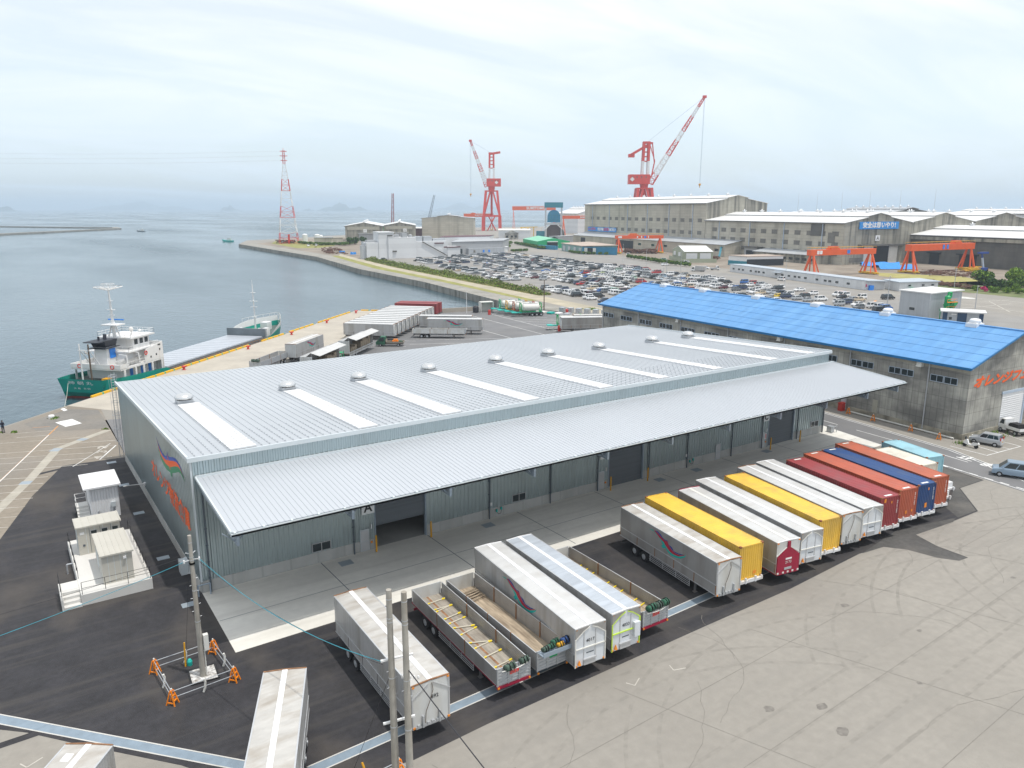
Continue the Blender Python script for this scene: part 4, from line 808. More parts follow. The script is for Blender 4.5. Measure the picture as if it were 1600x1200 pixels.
def container(lb, loc, rz, Lg, color, H=2.9, z=1.2, W=2.44, group='shipping containers', rust=True, chassis='chassis_white', mark=None, plates=(), chlb=None, ch=True):
    t = thing('shipping_container', lb, 'container', (*loc,z), rz, group); h = W/2; c = M[color]
    for s in (-1,1):
        sd = MB()
        if s < 0: sd.ribs((-h+.045,Lg-.12,.12), (0,-1,0), (0,0,H-.24), Lg-.24, .28, .036, w=.5, t=.25)
        else: sd.ribs((h-.045,.12,.12), (0,1,0), (0,0,H-.24), Lg-.24, .28, .036, w=.5, t=.25)
        sd.build('side_wall', c, t)
    MB().ribs((-h+.1,.05,.12), (1,0,0), (0,0,H-.24), W-.2, .235, .04, w=.5, t=.25).build('front_wall', c, t)
    d = MB().box(-h+.08,Lg-.06,.1,h-.08,Lg-.02,H-.1).build('rear_door', c, t)
    m_ = MB()
    for x in (-.8,-.3,.3,.8): m_.tube((x,Lg,.1),(x,Lg,H-.1),.02,5)
    m_.build('lock_bar', M['galv'], d)
    r_ = MB().poly([(-h+.05,.08,H-.035),(h-.05,.08,H-.035),(h-.05,Lg-.08,H-.035),(-h+.05,Lg-.08,H-.035)]).ribs((-h+.07,Lg-.15,H-.036), (0,-1,0), (W-.14,0,0), Lg-.3, .34, .018, w=.5, t=.2)
    r_.build('roof', c, t)
    fr = MB()
    for s in (-1,1):
        fr.box(s*h,.0,0,s*(h-.07),Lg,.12).box(s*h,0,H-.10,s*(h-.06),Lg,H-.01)
        for y in (0, Lg): fr.box(s*h,y,0,s*(h-.1),y+(.1 if y == 0 else -.1),H)
    for y in (0, Lg): fr.box(-h,y,0,h,y+(.07 if y == 0 else -.07),.12).box(-h,y,H-.12,h,y+(.06 if y == 0 else -.06),H-.01)
    fr.build('frame', c, t)
    cf = MB()
    for s in (-1,1):
        for y in (.08, Lg-.08):
            for zz in (.06, H-.05): cf.cbox((s*(h-.085),y,zz),(.19,.19,.13))
    cf.build('corner_casting', M['cont_rust' if rust else color], t)
    for (x, zz, w_, h_, mm) in plates: MB().box(x-w_/2,-.01,zz-h_/2,x+w_/2,.012,zz+h_/2).build('placard', M[mm], t)
    if mark:
        text(mark, .19, M['white_paint'], t, (h-.32,-.008,H*.62), (R(90),R(-90),0), name='code_lettering', spacing=1.15)
    for y in (.35,Lg-.35) if rust and mark else (): MB().box(-.45,y-.12,H-.006,.45,y+.12,H-.003).build('roof_marking', M['white_paint' if y < 1 else 'offwhite'], t)
    if not ch: return t
    k = thing('container_chassis', chlb or ('skeletal trailer carrying the '+lb.split(' on ')[0].split(' between ')[0].split(' beside ')[0].split(' behind ')[0])[:90], 'chassis', (*loc,0), rz, 'container chassis')
    m_ = MB().box(-W/2+.02,-.22,.98,W/2-.02,.16,1.18)
    for x in (-.62,.42): m_.box(x-.07,-.26,.95,x+.07,-.14,1.42)
    m_.box(-.35,-.22,1.18,.2,-.12,1.26).box(-W/2+.02,-.2,1.18,-W/2+.16,-.05,1.3).box(W/2-.16,-.2,1.18,W/2-.02,-.05,1.3)
    m_.build('front_bolster', M[chassis], k)
    m_ = MB()
    for y in (3, 6, Lg-3, Lg-.3): m_.box(-W/2+.03,min(y,Lg-.3),1.0,W/2-.03,min(y,Lg-.3)+.2,1.18)
    m_.build('cross_bolster', M[chassis], k)
    running_gear(k, W, Lg+.2, frame='chassis_grey', guards=False)
    return t

def put(f, fl, fr, br, bl, **k):
    loc, rz, Lg = frame_of(fl, fr, br, bl); return f(loc=loc, rz=rz, Lg=Lg, **k), loc, rz, Lg
put(wing_trailer, (-15.1,-26.2),(-12.85,-27.1),(-8.54,-21.2),(-10.85,-20.35), lb='grey wing trailer with a rusty rear edge and a white square patch on its roof', side='wing_panel', roof='wing_roof')
MB().box(-.75,0,0,-.3,.55,.008).build('roof_patch', M['white_paint'], bpy.data.objects['box_trailer']).location = (.0,6.0,3.815)
put(wing_trailer, (-5.85,-31.5),(-3.45,-32.6),(1.6,-20.4),(-.62,-19.5), lb='silver wing trailer standing alone across the drain, rear end towards the tall pole', roof='wing_roof')
put(wing_trailer, (5.87,-25.5),(8.2,-25.6),(8.48,-13.28),(6.13,-13.12), lb='silver wing trailer numbered 892 with brown-stained roof, behind the twin poles', number='892', roof='wing_roof')
t3, l3, r3, L3 = put(flat_trailer, (12.0,-24.9),(14.45,-24.9),(14.8,-12.6),(12.4,-12.4), lb='open drop-side trailer with crimson chassis, numbered 2559, holding yellow lashing bars', number='2559')
t4, l4, r4, L4 = put(flat_trailer, (15.0,-24.9),(17.4,-25.0),(17.5,-13.0),(15.05,-12.9), lb='open drop-side trailer with worn plank deck between the red-framed one and trailer 4017', deck='deck_wood', frame='chassis_grey', gates=4, H=2.35)
put(wing_trailer, (17.26,-25.9),(19.68,-26.1),(20.64,-12.19),(18.23,-11.96), lb='pale wing trailer numbered 4017 with bird emblem beside the plank-deck trailer', style='arched', number='4017', logo=True, roof='wing_roof_white', logo_y=9.4)
put(wing_trailer, (20.45,-25.8),(22.85,-26.0),(23.5,-12.4),(21.09,-12.17), lb='blue-grey roofed wing trailer numbered 4033 with lime front edging', style='arched', number='4033', roof='wing_roof_blue', side='wing_panel')
t7, l7, r7, L7 = put(flat_trailer, (24.3,-24.7),(26.75,-24.9),(26.85,-13.1),(24.4,-12.9), lb='open drop-side trailer numbered 2554 half hidden behind trailer 4033', number='2554', deck='deck_wood')
put(wing_trailer, (32.1,-24.55),(34.5,-24.95),(36.0,-12.4),(33.6,-12.0), lb='dull grey wing trailer with a large bird emblem, next to the first yellow container', logo=True, side='wing_panel_dark', roof='wing_roof', logo_y=8.35)
put(wing_trailer, (38.85,-24.85),(41.3,-25.2),(43.4,-12.35),(41.0,-12.0), lb='grey wing trailer with a crimson gabled front shield numbered 2173', style='crimson', number='2173', side='wing_panel_dark', roof='wing_roof_white')
put(wing_trailer, (42.1,-24.7),(44.55,-25.1),(46.85,-11.35),(44.45,-10.95), lb='silver wing trailer with arched white front between the crimson shield and second yellow container', style='arched', side='wing_panel', roof='wing_roof_white')
put(wing_trailer, (48.45,-24.45),(50.85,-24.7),(53.3,-11.0),(50.9,-10.75), lb='silver wing trailer with a hanging air hose, just past the second yellow container', style='plain', roof='wing_roof_white')
put(wing_trailer, (51.25,-24.6),(53.75,-24.85),(56.3,-11.1),(53.86,-10.7), lb='silver arched-front wing trailer beside the dark red container', style='arched', roof='wing_roof_white')
K = dict(mark='GESU 413 045')
put(container, (35.2,-24.2),(37.65,-24.4),(39.1,-12.2),(36.65,-11.95), lb='first yellow container of the row, beside the grey trailer with the emblem', color='cont_yellow', plates=((.45,.45,.32,.28,'amber'),))
put(container, (45.1,-24.45),(47.5,-24.85),(49.6,-12.55),(47.2,-12.15), lb='second yellow container between two silver wing trailers', color='cont_yellow', plates=((-.95,2.0,.14,.3,'amber'),))
put(container, (54.3,-24.4),(56.75,-24.85),(58.9,-12.9),(56.5,-12.45), lb='dark red container between the silver trailers and an orange-red container', color='cont_darkred', plates=((-.7,2.55,.24,.36,'amber'),(.15,2.3,.14,.22,'amber')), **K)
put(container, (57.65,-24.25),(60.05,-24.7),(62.25,-12.6),(59.85,-12.15), lb='orange-red container between the dark red and the blue container', color='cont_orange', plates=((-.1,.55,.2,.3,'amber'),(.65,.62,.16,.22,'amber')), **K)
put(container, (60.5,-24.5),(62.9,-24.95),(65.05,-12.9),(62.65,-12.45), lb='dark blue container in the row between orange-red and brown-orange ones', color='cont_blue', plates=((.0,.7,.3,.46,'amber'),(.2,2.35,.14,.24,'amber')), **K)
put(container, (63.5,-24.15),(65.9,-24.6),(68.35,-12.4),(65.95,-11.9), lb='brown-orange container at the end of the long row, past the blue one', color='cont_brown', plates=((-.65,.5,.2,.26,'amber'),), **K)
put(container, (66.5,-21.5),(68.9,-21.95),(70.0,-16.0),(67.6,-15.6), lb='short cream container half hidden behind the brown-orange one', color='cont_cream')
put(container, (69.5,-20.5),(71.95,-20.95),(73.5,-14.95),(71.1,-14.45), lb='short sky blue container beside the side road', color='cont_sky')
for lb, (x, y), m in (('white chassis deck with a rusty box in front of the cream container',(67.5,-22.9),1),('white chassis deck with a pale box in front of the sky blue container',(70.4,-21.8),0)):
    k = thing('chassis_deck', lb, 'chassis', (x,y,0), R(-10), 'chassis ends of the short containers')
    MB().box(-1.0,-.9,.98,1.0,1.0,1.15).box(-.7,-1.05,.9,-.55,-.9,1.3).box(.55,-1.05,.9,.7,-.9,1.3).build('deck', M['chassis_white'], k)
    MB().box(-.75,-.75,1.15,.75,.5,1.75).build('tool_box', M['white_sheet'], k); MB().box(-.72,-.9,.35,.72,.8,.98).build('leg_frame', M['chassis_grey'], k)
    if m: MB().box(-.5,-.77,1.22,.5,-.745,1.5).build('rust_stain_panel', M['rust'], k)
# loose gear on the trailers
def on(l, r, x, y, z): return (l[0]+x*math.cos(r)-y*math.sin(r), l[1]+x*math.sin(r)+y*math.cos(r), z)
for lb, (l,r), x, y, z, ln, rad, m in (
  ('dark green tarpaulin roll at the near corner of bulkhead 2559',(l3,r3),-.35,-.18,2.05,.75,.24,'tarp_dkgreen'),('dark green tarpaulin roll at the far corner of bulkhead 2559',(l3,r3),.75,-.1,2.12,.62,.22,'tarp_dkgreen'),
  ('olive tarpaulin roll on the shelf of the plank-deck trailer',(l4,r4),-.72,-.3,2.5,.5,.19,'tarp_dkgreen'),('green tarpaulin roll second along the plank-deck trailer shelf',(l4,r4),-.25,-.22,2.5,.5,.19,'tarp_green'),
  ('green tarpaulin roll stacked behind the yellow one',(l4,r4),.18,-.1,2.62,.5,.2,'tarp_green'),('yellow tarpaulin roll on the shelf of the plank-deck trailer',(l4,r4),.42,-.35,2.5,.5,.17,'tarp_yellow'),('blue tarpaulin roll at the end of the plank-deck trailer shelf',(l4,r4),.92,-.22,2.52,.62,.24,'tarp_blue'),
  ('bright green tarpaulin roll on bulkhead 2554 next to trailer 4033',(l7,r7),-.5,-.12,2.2,.75,.26,'tarp_green'),('dark green tarpaulin roll in the middle of bulkhead 2554',(l7,r7),.2,-.12,2.2,.6,.27,'tarp_dkgreen'),('crumpled green tarpaulin bundle at the far end of bulkhead 2554',(l7,r7),.85,-.12,2.22,.5,.28,'tarp_green')):
    tarp(lb, on(l,r,x,y,z), ln, rad, m, r+R(8))
MB().box(-1.15,-.62,2.32,1.25,-.0,2.38).box(-1.15,-.64,2.32,1.25,-.6,2.62).build('tarp_shelf', M['steel_blue'], t4); MB().box(-.25,-.08,1.75,.35,-.055,2.05).build('green_notice', M['green_machine'], t4)
WORD = ('at the rear gate','second from the rear gate','third from the rear gate','fourth from the rear gate','fifth from the rear gate','sixth from the rear gate, lying skewed','seventh from the rear gate','eighth from the rear gate','ninth from the rear gate','last but one before the bulkhead','last before the bulkhead')
for i, (y, s) in enumerate(((11.2,.0),(10.1,-.1),(9.9,.15),(8.6,.1),(7.9,.1),(7.0,-.4),(6.2,.15),(4.7,-.5),(4.2,.1),(2.9,.1),(1.6,.1))):
    a = on(l3,r3,-1.05,y-s,1.25+.02*(i%2)); c = on(l3,r3,1.05,y+s+.15,1.25+.02*(i%2)); d = Vector(c)-Vector(a); q = lambda t: Vector(a)+d*t
    o = MB().tube(a,c,.045,6).build('lashing_bar', M['bar_pale']); tag(o, 'yellow-gripped lashing bar on the deck of trailer 2559, '+WORD[i], 'lashing bar', 'lashing bars on trailer 2559')
    MB().tube(q(.86),q(.98),.07,8).tube(q(.28),q(.37),.055,8).build('grip', M['bar_yellow'], o)
for i, lb in enumerate(('rear','middle','front')):
    y = (9.5,6,2.8)[i]; o = MB()
    for k in range(3): a = on(l7,r7,.2,y-.8*k,1.26); c = on(l7,r7,1.1,y+.25-.8*k,1.26); o.tube(a,c,.05,6)
    o = o.build('strap_bundle', M['bar_yellow']); tag(o, 'yellow lashing straps at the %s of the deck of trailer 2554'%lb, 'strap', 'straps on trailer 2554')
ps = MB(); rn = random.Random(3)
for i in range(16):
    a = on(l4,r4,-1.0+.2*rn.random(),11.3-.11*i-.2*rn.random(),1.22+.05*(i%3)); c = on(l4,r4,.9+.15*rn.random(),11.4-.11*i+.15*rn.random(),1.24+.05*(i%3)); ps.beam(a,c,.07,.05)
ps = ps.build('timber_heap', M['deck_wood']); tag(ps, 'loose heap of wooden battens at the rear of the plank-deck trailer', 'timber', kind='stuff')
# ------------------------------------------------------------------ coaster at the quay (local: x = along the keel from stern, y = away from quay)
ship = thing('cargo_ship', 'green hulled coastal cargo ship with white stern superstructure moored along the quay', 'ship', quay(62.3,62.9,SEA), TQ)
LS = 71.5; HB = 5.6
def hullw(x):
    if x < 6: return 4.4+1.2*math.sin(min(1,x/6)*math.pi/2)
    if x > 56: return HB*max(.03, 1-((x-56)/(LS-56))**2.2)
    return HB
def sheer(x):      # bulwark top above the sea
    if x < 16: return 3.75-.05*x
    if x < 19: return 2.95-(x-16)*.45
    if x > 52: return 1.6+min(1.9,(x-52)*.22)+max(0,(x-60))*.06
    return 1.6
hs = MB(); xs_ = [0,1,2.5,4,6,9,12,15,16,17.5,19,24,34,44,50,52,54,56,58,60,62,64,66,68,69.5,70.6,71.3]
rows = []
for x in xs_:
    top = sheer(x); wd = hullw(x); fl = (0 if x < 56 else (x-56)/15.5)
    wl = wd*(.74 if x < 1 else (.86 if x < 3 else 1))*(1-.55*fl)
    sh_ = -1.1*fl if x > 56 else (.0 if x > .5 else 1.6)
    row = []
    for s in (-1,1): row.append([(x+(sh_ if z < 1 else sh_*.4 if z < top else 0), s*(wl if z < .5 else wl*.35+wd*.65 if z < top else wd), z) for z in (-.8,.35,1.3 if top > 1.4 else 1.2,top)])
    rows.append(row)
for s in (0,1):
    vs = [p for r_ in rows for p in r_[s]]
    hs.add(vs, [(i*4+j,(i+1)*4+j,(i+1)*4+j+1,i*4+j+1) for i in range(len(rows)-1) for j in range(1,3)], 0)
    hs.add(vs, [(i*4,(i+1)*4,(i+1)*4+1,i*4+1) for i in range(len(rows)-1)], 1)
a, b_ = rows[0]
for j in range(3): hs.add([a[j],b_[j],b_[j+1],a[j+1]], [(0,1,2,3)], 1 if j == 0 else 0)
a, b_ = rows[-1]
for j in range(3): hs.add([a[j],b_[j],b_[j+1],a[j+1]], [(0,1,2,3)], 1 if j == 0 else 0)
hs.build('hull', [M['ship_green'],M['ship_red']], ship)
dk = MB(); dk.poly([(.3,-4.3,2.6),(6,-5.4,2.55),(17,-5.4,2.3),(17,5.4,2.3),(6,5.4,2.55),(.3,4.3,2.6)]).poly([(17,-5.5,1.2),(56,-5.5,1.2),(56,5.5,1.2),(17,5.5,1.2)])
dk.poly([(54,-5.5,2.1)]+[(x,-hullw(x)*.96,2.1+(x-54)*.05) for x in (58,62,66,69,71)]+[(x,hullw(x)*.96,2.1+(x-54)*.05) for x in (71,69,66,62,58)]+[(54,5.5,2.1)])
dk.build('deck', M['ship_deck'], ship)
hc = MB(); hc.box(17.6,-4.6,1.2,54.6,4.6,2.45).build('hatch_coaming', M['coaming'], ship)
hv = MB()
for i in range(18):
    x0 = 17.7+i*2.04; hv.add([(x0,-4.55,2.5),(x0+1.95,-4.55,2.5),(x0+1.95,4.55,2.5),(x0,4.55,2.5),(x0+.1,-4.5,2.74),(x0+1.85,-4.5,2.74),(x0+1.85,4.5,2.74),(x0+.1,4.5,2.74)],[(0,3,2,1),(4,5,6,7),(0,1,5,4),(1,2,6,5),(2,3,7,6),(3,0,4,7)])
hv.build('hatch_cover', M['hatch'], ship)
rl = MB()
for s in (-1,):
    for i in range(26): rl.tube((18+i*1.45,s*5.35,1.3),(18+i*1.45,s*5.0,2.5),.05,4)
    rl.tube((18,s*5.35,1.9),(54.5,s*5.35,1.9),.04,4); rl.tube((18,s*5.2,2.3),(54.5,s*5.2,2.3),.06,4)
rl.build('deck_rail', M['rust'], ship)
# fore end: grey break bulkhead, white bulwark, mast
MB().box(54.9,-5.0,1.2,55.3,5.0,4.4).build('forward_bulkhead', M['coaming'], ship)
fb = MB(); xb = [56,58,60,62,64,66,68,69.5,70.6,71.3]
for s in (-1,1):
    for x0, x1 in zip(xb, xb[1:]):
        k = lambda x: .35+.95*min(1,max(0,(x-55)/9))
        fb.poly([(x0,s*hullw(x0)*.985,sheer(x0)-.3),(x1,s*hullw(x1)*.985,sheer(x1)-.3),(x1+.05,s*hullw(x1)*1.02,sheer(x1)+k(x1)),(x0+.05,s*hullw(x0)*1.02,sheer(x0)+k(x0))])
fb.build('bow_bulwark', M['ship_white'], ship)
fr = MB()
for s in (-1,1):
    for x in xb[3:]: fr.tube((x,s*hullw(x),sheer(x)+1.2),(x,s*hullw(x),sheer(x)+2.0),.035,4)
    for x0, x1 in zip(xb[3:], xb[4:]): fr.tube((x0,s*hullw(x0),sheer(x0)+2.0),(x1,s*hullw(x1),sheer(x1)+2.0),.03,4)
fr.build('bow_rail', M['offwhite'], ship)
ms_ = MB().tube((59.6,0,2.4),(59.4,0,14.6),.24,8,0,.10)
for z, w_ in ((6.5,.6),(9,.8),(10.4,1.0),(12.5,.6)): ms_.box(59.2,-w_,z,59.7,w_,z+.08)
ms_.tube((59.4,0,14.6),(59.4,0,15.6),.04,5).build('fore_mast', M['ship_white'], ship)
wd_ = MB()
for x, y in ((58,1.8),(58,-1.8),(62,1.4),(62,-1.4)): wd_.tube((x,y-.8,3.0),(x,y+.8,3.0),.42,12)
wd_.build('windlass', M['green_machine'], ship)
MB().box(63.5,-.9,2.6,66,.9,4.6).box(57,-4.4,2.2,58.4,-3.2,4.2).build('deck_locker', M['ship_white'], ship)
for y in (-2.4,2.4): MB().lathe([(.16,0),(.16,1.6),(.34,1.7),(.34,2.0),(0,2.05)], (57,y,2.2), 10).build('vent_pipe', M['ship_white'], ship)
# stern house
h1 = MB()
h1.box(4.2,-5.0,4.55,16.2,5.0,4.85)                                   # boat deck
h1.box(4.2,-5.05,4.85,6.0,-4.95,5.6).box(4.1,-5.0,4.85,4.2,5.0,5.6).box(4.2,4.95,4.85,10,5.05,5.6)
h1.box(6.5,-3.5,2.5,16.0,3.5,4.6)
for x in (5.2,8.2,10.4,12.9,15.7): h1.box(x-.22,-5.02,2.4,x+.22,-4.9,4.6).box(x-.22,4.9,2.4,x+.22,5.02,4.6)
h1.ext([(10.9,-5.02,4.85),(16.2,-5.02,4.85),(16.2,-5.02,8.0),(11.4,-5.02,7.2),(10.9,-5.02,6.2)], (0,.12,0)).ext([(10.9,4.9,4.85),(16.2,4.9,4.85),(16.2,4.9,8.0),(11.4,4.9,7.2),(10.9,4.9,6.2)], (0,.12,0))
h1.box(16.1,-5.0,2.4,16.3,5.0,8.0)
h1.box(8.2,-3.4,4.85,16.1,3.4,7.15)
h1.box(7.8,-4.2,7.1,16.2,4.2,7.3)
h1.box(10.8,-2.9,7.3,15.4,2.9,9.35)
h1.ext([(9.6,-3.5,9.3),(16.4,-3.5,9.3),(16.4,3.5,9.3),(9.6,3.5,9.3)], (0,0,.28))
h1.build('superstructure', M['ship_white'], ship)
gl = MB()
for x0, x1 in ((11.2,12.1),(12.7,13.6),(14.1,15.0)): gl.box(x0,-2.94,8.05,x1,-2.9,9.0)
for y0 in (-2.6,-1.5,-.4,.7,1.8): gl.box(15.4,y0,8.05,15.44,y0+.85,9.0)
gl.build('bridge_window', M['glass'], ship)
pt = MB()
for x, z in ((12.6,5.6),(14.2,5.8),(15.3,6.6)): pt.box(x-.18,-5.05,z-.18,x+.18,-5.02,z+.18)
pt.box(14.8,-5.05,7.35,15.6,-5.02,7.6); pt.build('porthole', M['glass'], ship)
dr_ = MB()
for x in (8.4,11.4,13.6): dr_.box(x,-3.55,2.6,x+.8,-3.5,4.4)
dr_.build('cabin_door', M['bright_blue'], ship)
rs = MB()
def srail(pts, z, h=.9):
    for (xa,ya),(xb_,yb) in zip(pts, pts[1:]):
        n = max(1, round(math.hypot(xb_-xa,yb-ya)/1.1))
        for i in range(n+1): t = i/n; rs.tube((xa+(xb_-xa)*t,ya+(yb-ya)*t,z),(xa+(xb_-xa)*t,ya+(yb-ya)*t,z+h),.03,4)
        for k in (.5,1): rs.tube((xa,ya,z+h*k),(xb_,yb,z+h*k),.028,4)
srail([(6.0,-5),(10.9,-5)],4.85); srail([(10,5),(10.9,5)],4.85); srail([(9.7,-3.4),(16.3,-3.4),(16.3,3.4),(9.7,3.4),(9.7,-3.4)],9.58); srail([(7.9,-4.1),(10.8,-4.1)],7.3); srail([(11.6,-4.3),(16,-4.3)],7.3); srail([(7.9,-4.1),(7.9,4.1)],7.3)
rs.build('railing', M['ship_white'], ship)
fn = MB().add([(5.6,-1.3,4.8),(8.4,-1.3,4.8),(8.4,1.3,4.8),(5.6,1.3,4.8),(5.9,-1.2,8.4),(8.2,-1.2,8.4),(8.2,1.2,8.4),(5.9,1.2,8.4)],[(4,5,6,7),(0,1,5,4),(1,2,6,5),(2,3,7,6),(3,0,4,7)]).build('funnel', M['ship_white'], ship)
MB().add([(5.7,-1.3,8.4),(8.3,-1.3,8.4),(8.3,1.3,8.4),(5.7,1.3,8.4),(5.2,-1.5,9.6),(8.6,-1.5,9.6),(8.6,1.5,9.6),(5.2,1.5,9.6)],[(0,3,2,1),(4,5,6,7),(0,1,5,4),(1,2,6,5),(2,3,7,6),(3,0,4,7)]).box(3.6,-1.5,9.45,5.4,1.5,9.6).box(4.8,-1.8,8.2,8.8,1.8,8.3).tube((7.2,0,9.6),(7.4,0,10.5),.3,10).tube((6.3,.5,9.6),(6.3,.5,10.2),.18,8).build('funnel_top', M['funnel_black'], fn)
MB().box(6.5,-1.36,6.3,8.0,-1.30,8.0).build('funnel_emblem', M['bright_blue'], fn)
mm = MB().tube((9.9,0,9.5),(9.6,0,18.2),.32,10,0,.14).box(8.6,-1.6,11.8,11,1.6,12).tube((9.9,-1.2,9.6),(9.9,0,12.8),.12,6).tube((9.9,1.2,9.6),(9.9,0,12.8),.12,6)
for z, w_ in ((13.6,.6),(14.6,.8),(16.2,.5)): mm.box(9.5,-w_,z,9.9,w_,z+.07)
for i in range(10): t = i*math.pi/5; mm.tube((9.6,0,18.1),(9.6+2.4*math.cos(t),2.4*math.sin(t),18.75),.045,4)
for rr in (1.2,1.8): mm.path([(9.6+rr*math.cos(i*math.pi/8),rr*math.sin(i*math.pi/8),18.1+.27*rr) for i in range(17)],.04,4)
mm.lathe([(2.4,18.72),(2.45,18.78),(2.4,18.82)], (9.6,0,0), 16)
for i in range(8): t = i*math.pi/4; mm.tube((9.6+.9*math.cos(t),.9*math.sin(t),18.25),(9.6+1.1*math.cos(t),1.1*math.sin(t),19.3),.03,4)
mm.lathe([(1.1,19.28),(1.13,19.32),(1.1,19.36)], (9.6,0,0), 14)
mm.build('main_mast', M['ship_white'], ship)
MB().box(10.6,-1.6,12.6,10.8,1.6,12.8).build('radar', M['bright_blue'], ship)
MB().lathe([(0,0),(.3,.1),(.42,.5),(.3,.85),(0,.95)], (12.4,-1.6,10.2), 12).lathe([(.1,0),(.1,.7)], (12.4,-1.6,9.6), 8).lathe([(0,0),(.3,.2),(0,.5)], (14,-2.2,10.1), 10).lathe([(.06,0),(.06,.7)], (14,-2.2,9.6), 8).build('satellite_dome', M['ship_white'], ship)
bo = MB()
for s in (-1,1): bo.add([(5.2,-4.6,6.0),(10.8,-4.6,6.2),(10.8,-3.0,6.2),(5.2,-3.0,6.0),(6.0,-4.2,5.2),(10.0,-4.2,5.2),(10.0,-3.4,5.2),(6.0,-3.4,5.2)],[(4,7,6,5),(0,1,5,4),(1,2,6,5),(2,3,7,6),(3,0,4,7)])
bo.build('lifeboat', M['white_paint'], ship)
for x in (6.4,9.6): MB().beam((x,-4.9,4.85),(x,-4.7,6.9),.16).beam((x,-4.7,6.9),(x,-3.2,7.1),.14).build('davit', M['ship_white'], ship)
for y in (-.9,.9): MB().tube((1.9,y,2.4),(1.9,y,9.6),.15,8,0,.12).build('stern_post', M['bark' if y < 0 else 'ship_white'], ship)
MB().box(1.8,-1.2,8.4,2.0,1.2,8.55).beam((2.0,.9,8.6),(4.6,.9,5),.1).beam((2.0,-.9,8.6),(4.6,-.9,5),.1).beam((2,0,8.2),(5.2,2.0,7.2),.3).build('stern_derrick', M['ship_white'], ship)
MB().box(2.6,-3.3,2.7,3.8,-2.2,3.4).tube((1,-3.8,2.6),(1,-3.8,3.6),.1,8).build('mooring_winch', M['yellow_post'], ship)
for x, y, z in ((4.08,-3.4,5.2),(4.08,3.2,5.2),(11.2,-5.1,6.6)):
    p = [(x,y+.34*math.cos(t),z+.34*math.sin(t)) if x < 5 else (x+.34*math.cos(t),y,z+.34*math.sin(t)) for t in [i*math.pi/6 for i in range(13)]]
    MB().path(p, .08, 6).build('life_ring', M['crane_red'], ship)
text('神 朝 丸', .72, M['white_paint'], ship, (.13,0,3.05), (R(104.6),0,R(-90)), name='ship_name_lettering', bold=.0, sx=1.9)
text('大 島   吉 田', .36, M['white_paint'], ship, (.38,0,2.05), (R(104.6),0,R(-90)), name='port_lettering', bold=.0, sx=1.7)
sag = [quay(62.3-2.1*t,65.2-1.6*t,.6-.35*t-.25*math.sin(t/6*math.pi)) for t in range(3)]+[quay(62.3-2.1*t,65.2-1.66*t,-.1+.0*t) for t in (3,4,5)]+[quay(49.7,55.2,.02), quay(49.0,54.2,.02)]
o = MB().path(sag, .03, 6).build('mooring_rope', M['rope']); tag(o, 'pale mooring rope from the green stern down to the quay', 'rope')
# quay edge: segmented yellow kerb, bollards
GAPS = (3,9,15,16,22,27,33,38)
n = 0
for i in range(39):
    e0 = 55.6+i*2.75
    if i in (18,19,24,30): continue
    k = thing('quay_kerb', '', 'kerb', quay(e0,55.25,.0), TQ, 'yellow kerb blocks along the quay edge'); n += 1
    k['label'] = 'yellow kerb block with a green end on the quay edge, %s from the ship stern'%ORD(i+1)
    MB().box(0,-.17,.006,2.35,.17,.34).build('block', M['quay_yellow'], k); MB().box(2.36,-.16,.006,2.74,.16,.32).build('block_end', M['quay_green'], k)
for i in range(8):
    x0, y0 = 80.4+i*2.4, 156.3-i*2.0
    k = thing('quay_kerb', 'yellow kerb block along the short quay end, %s from the corner'%ORD(i+1), 'kerb', (x0,y0,0), R(-38), 'yellow kerb blocks along the quay edge')
    MB().box(0,-.17,.006,2.3,.17,.34).build('block', M['quay_yellow'], k); MB().box(2.32,-.16,.006,2.6,.16,.32).build('block_end', M['quay_green'], k)
for (x, y), lb in zip([(17.5,93.6),(33.86,109.17),(48.18,123.25),(62.5,137.42),(76.88,151.77)], ('beside the ship superstructure','beside the ship hatch','just ahead of the ship bow','halfway along the empty quay','by the quay corner')):
    o = MB().lathe([(.34,0),(.30,.1),(.22,.2),(.22,.42),(.40,.55),(.42,.68),(.25,.8),(0,.82)], (0,0,0), 12).tube((0,0,.6),(.55,-.1,.72),.14,8).build('mooring_bollard', M['signal_red'], loc=(x,y,.006)); tag(o, 'red mooring bollard on the pale quay, '+lb, 'bollard', 'red bollards along the quay')
o = MB().lathe([(.42,0),(.42,.28),(.36,.42),(0,.5)], (0,0,0), 16).build('mooring_post', M['white_paint'], loc=(-6.05,67.75,.01)); tag(o, 'squat white mooring post on the cracked old quay by the white square', 'bollard')
sw_ = MB().beam((97.5,138.6,.6),(113.5,136.2,.6),.35,1.3).build('sea_wall', M['quay_concrete']); tag(sw_, 'low tan sea wall closing the end of the basin', 'wall')
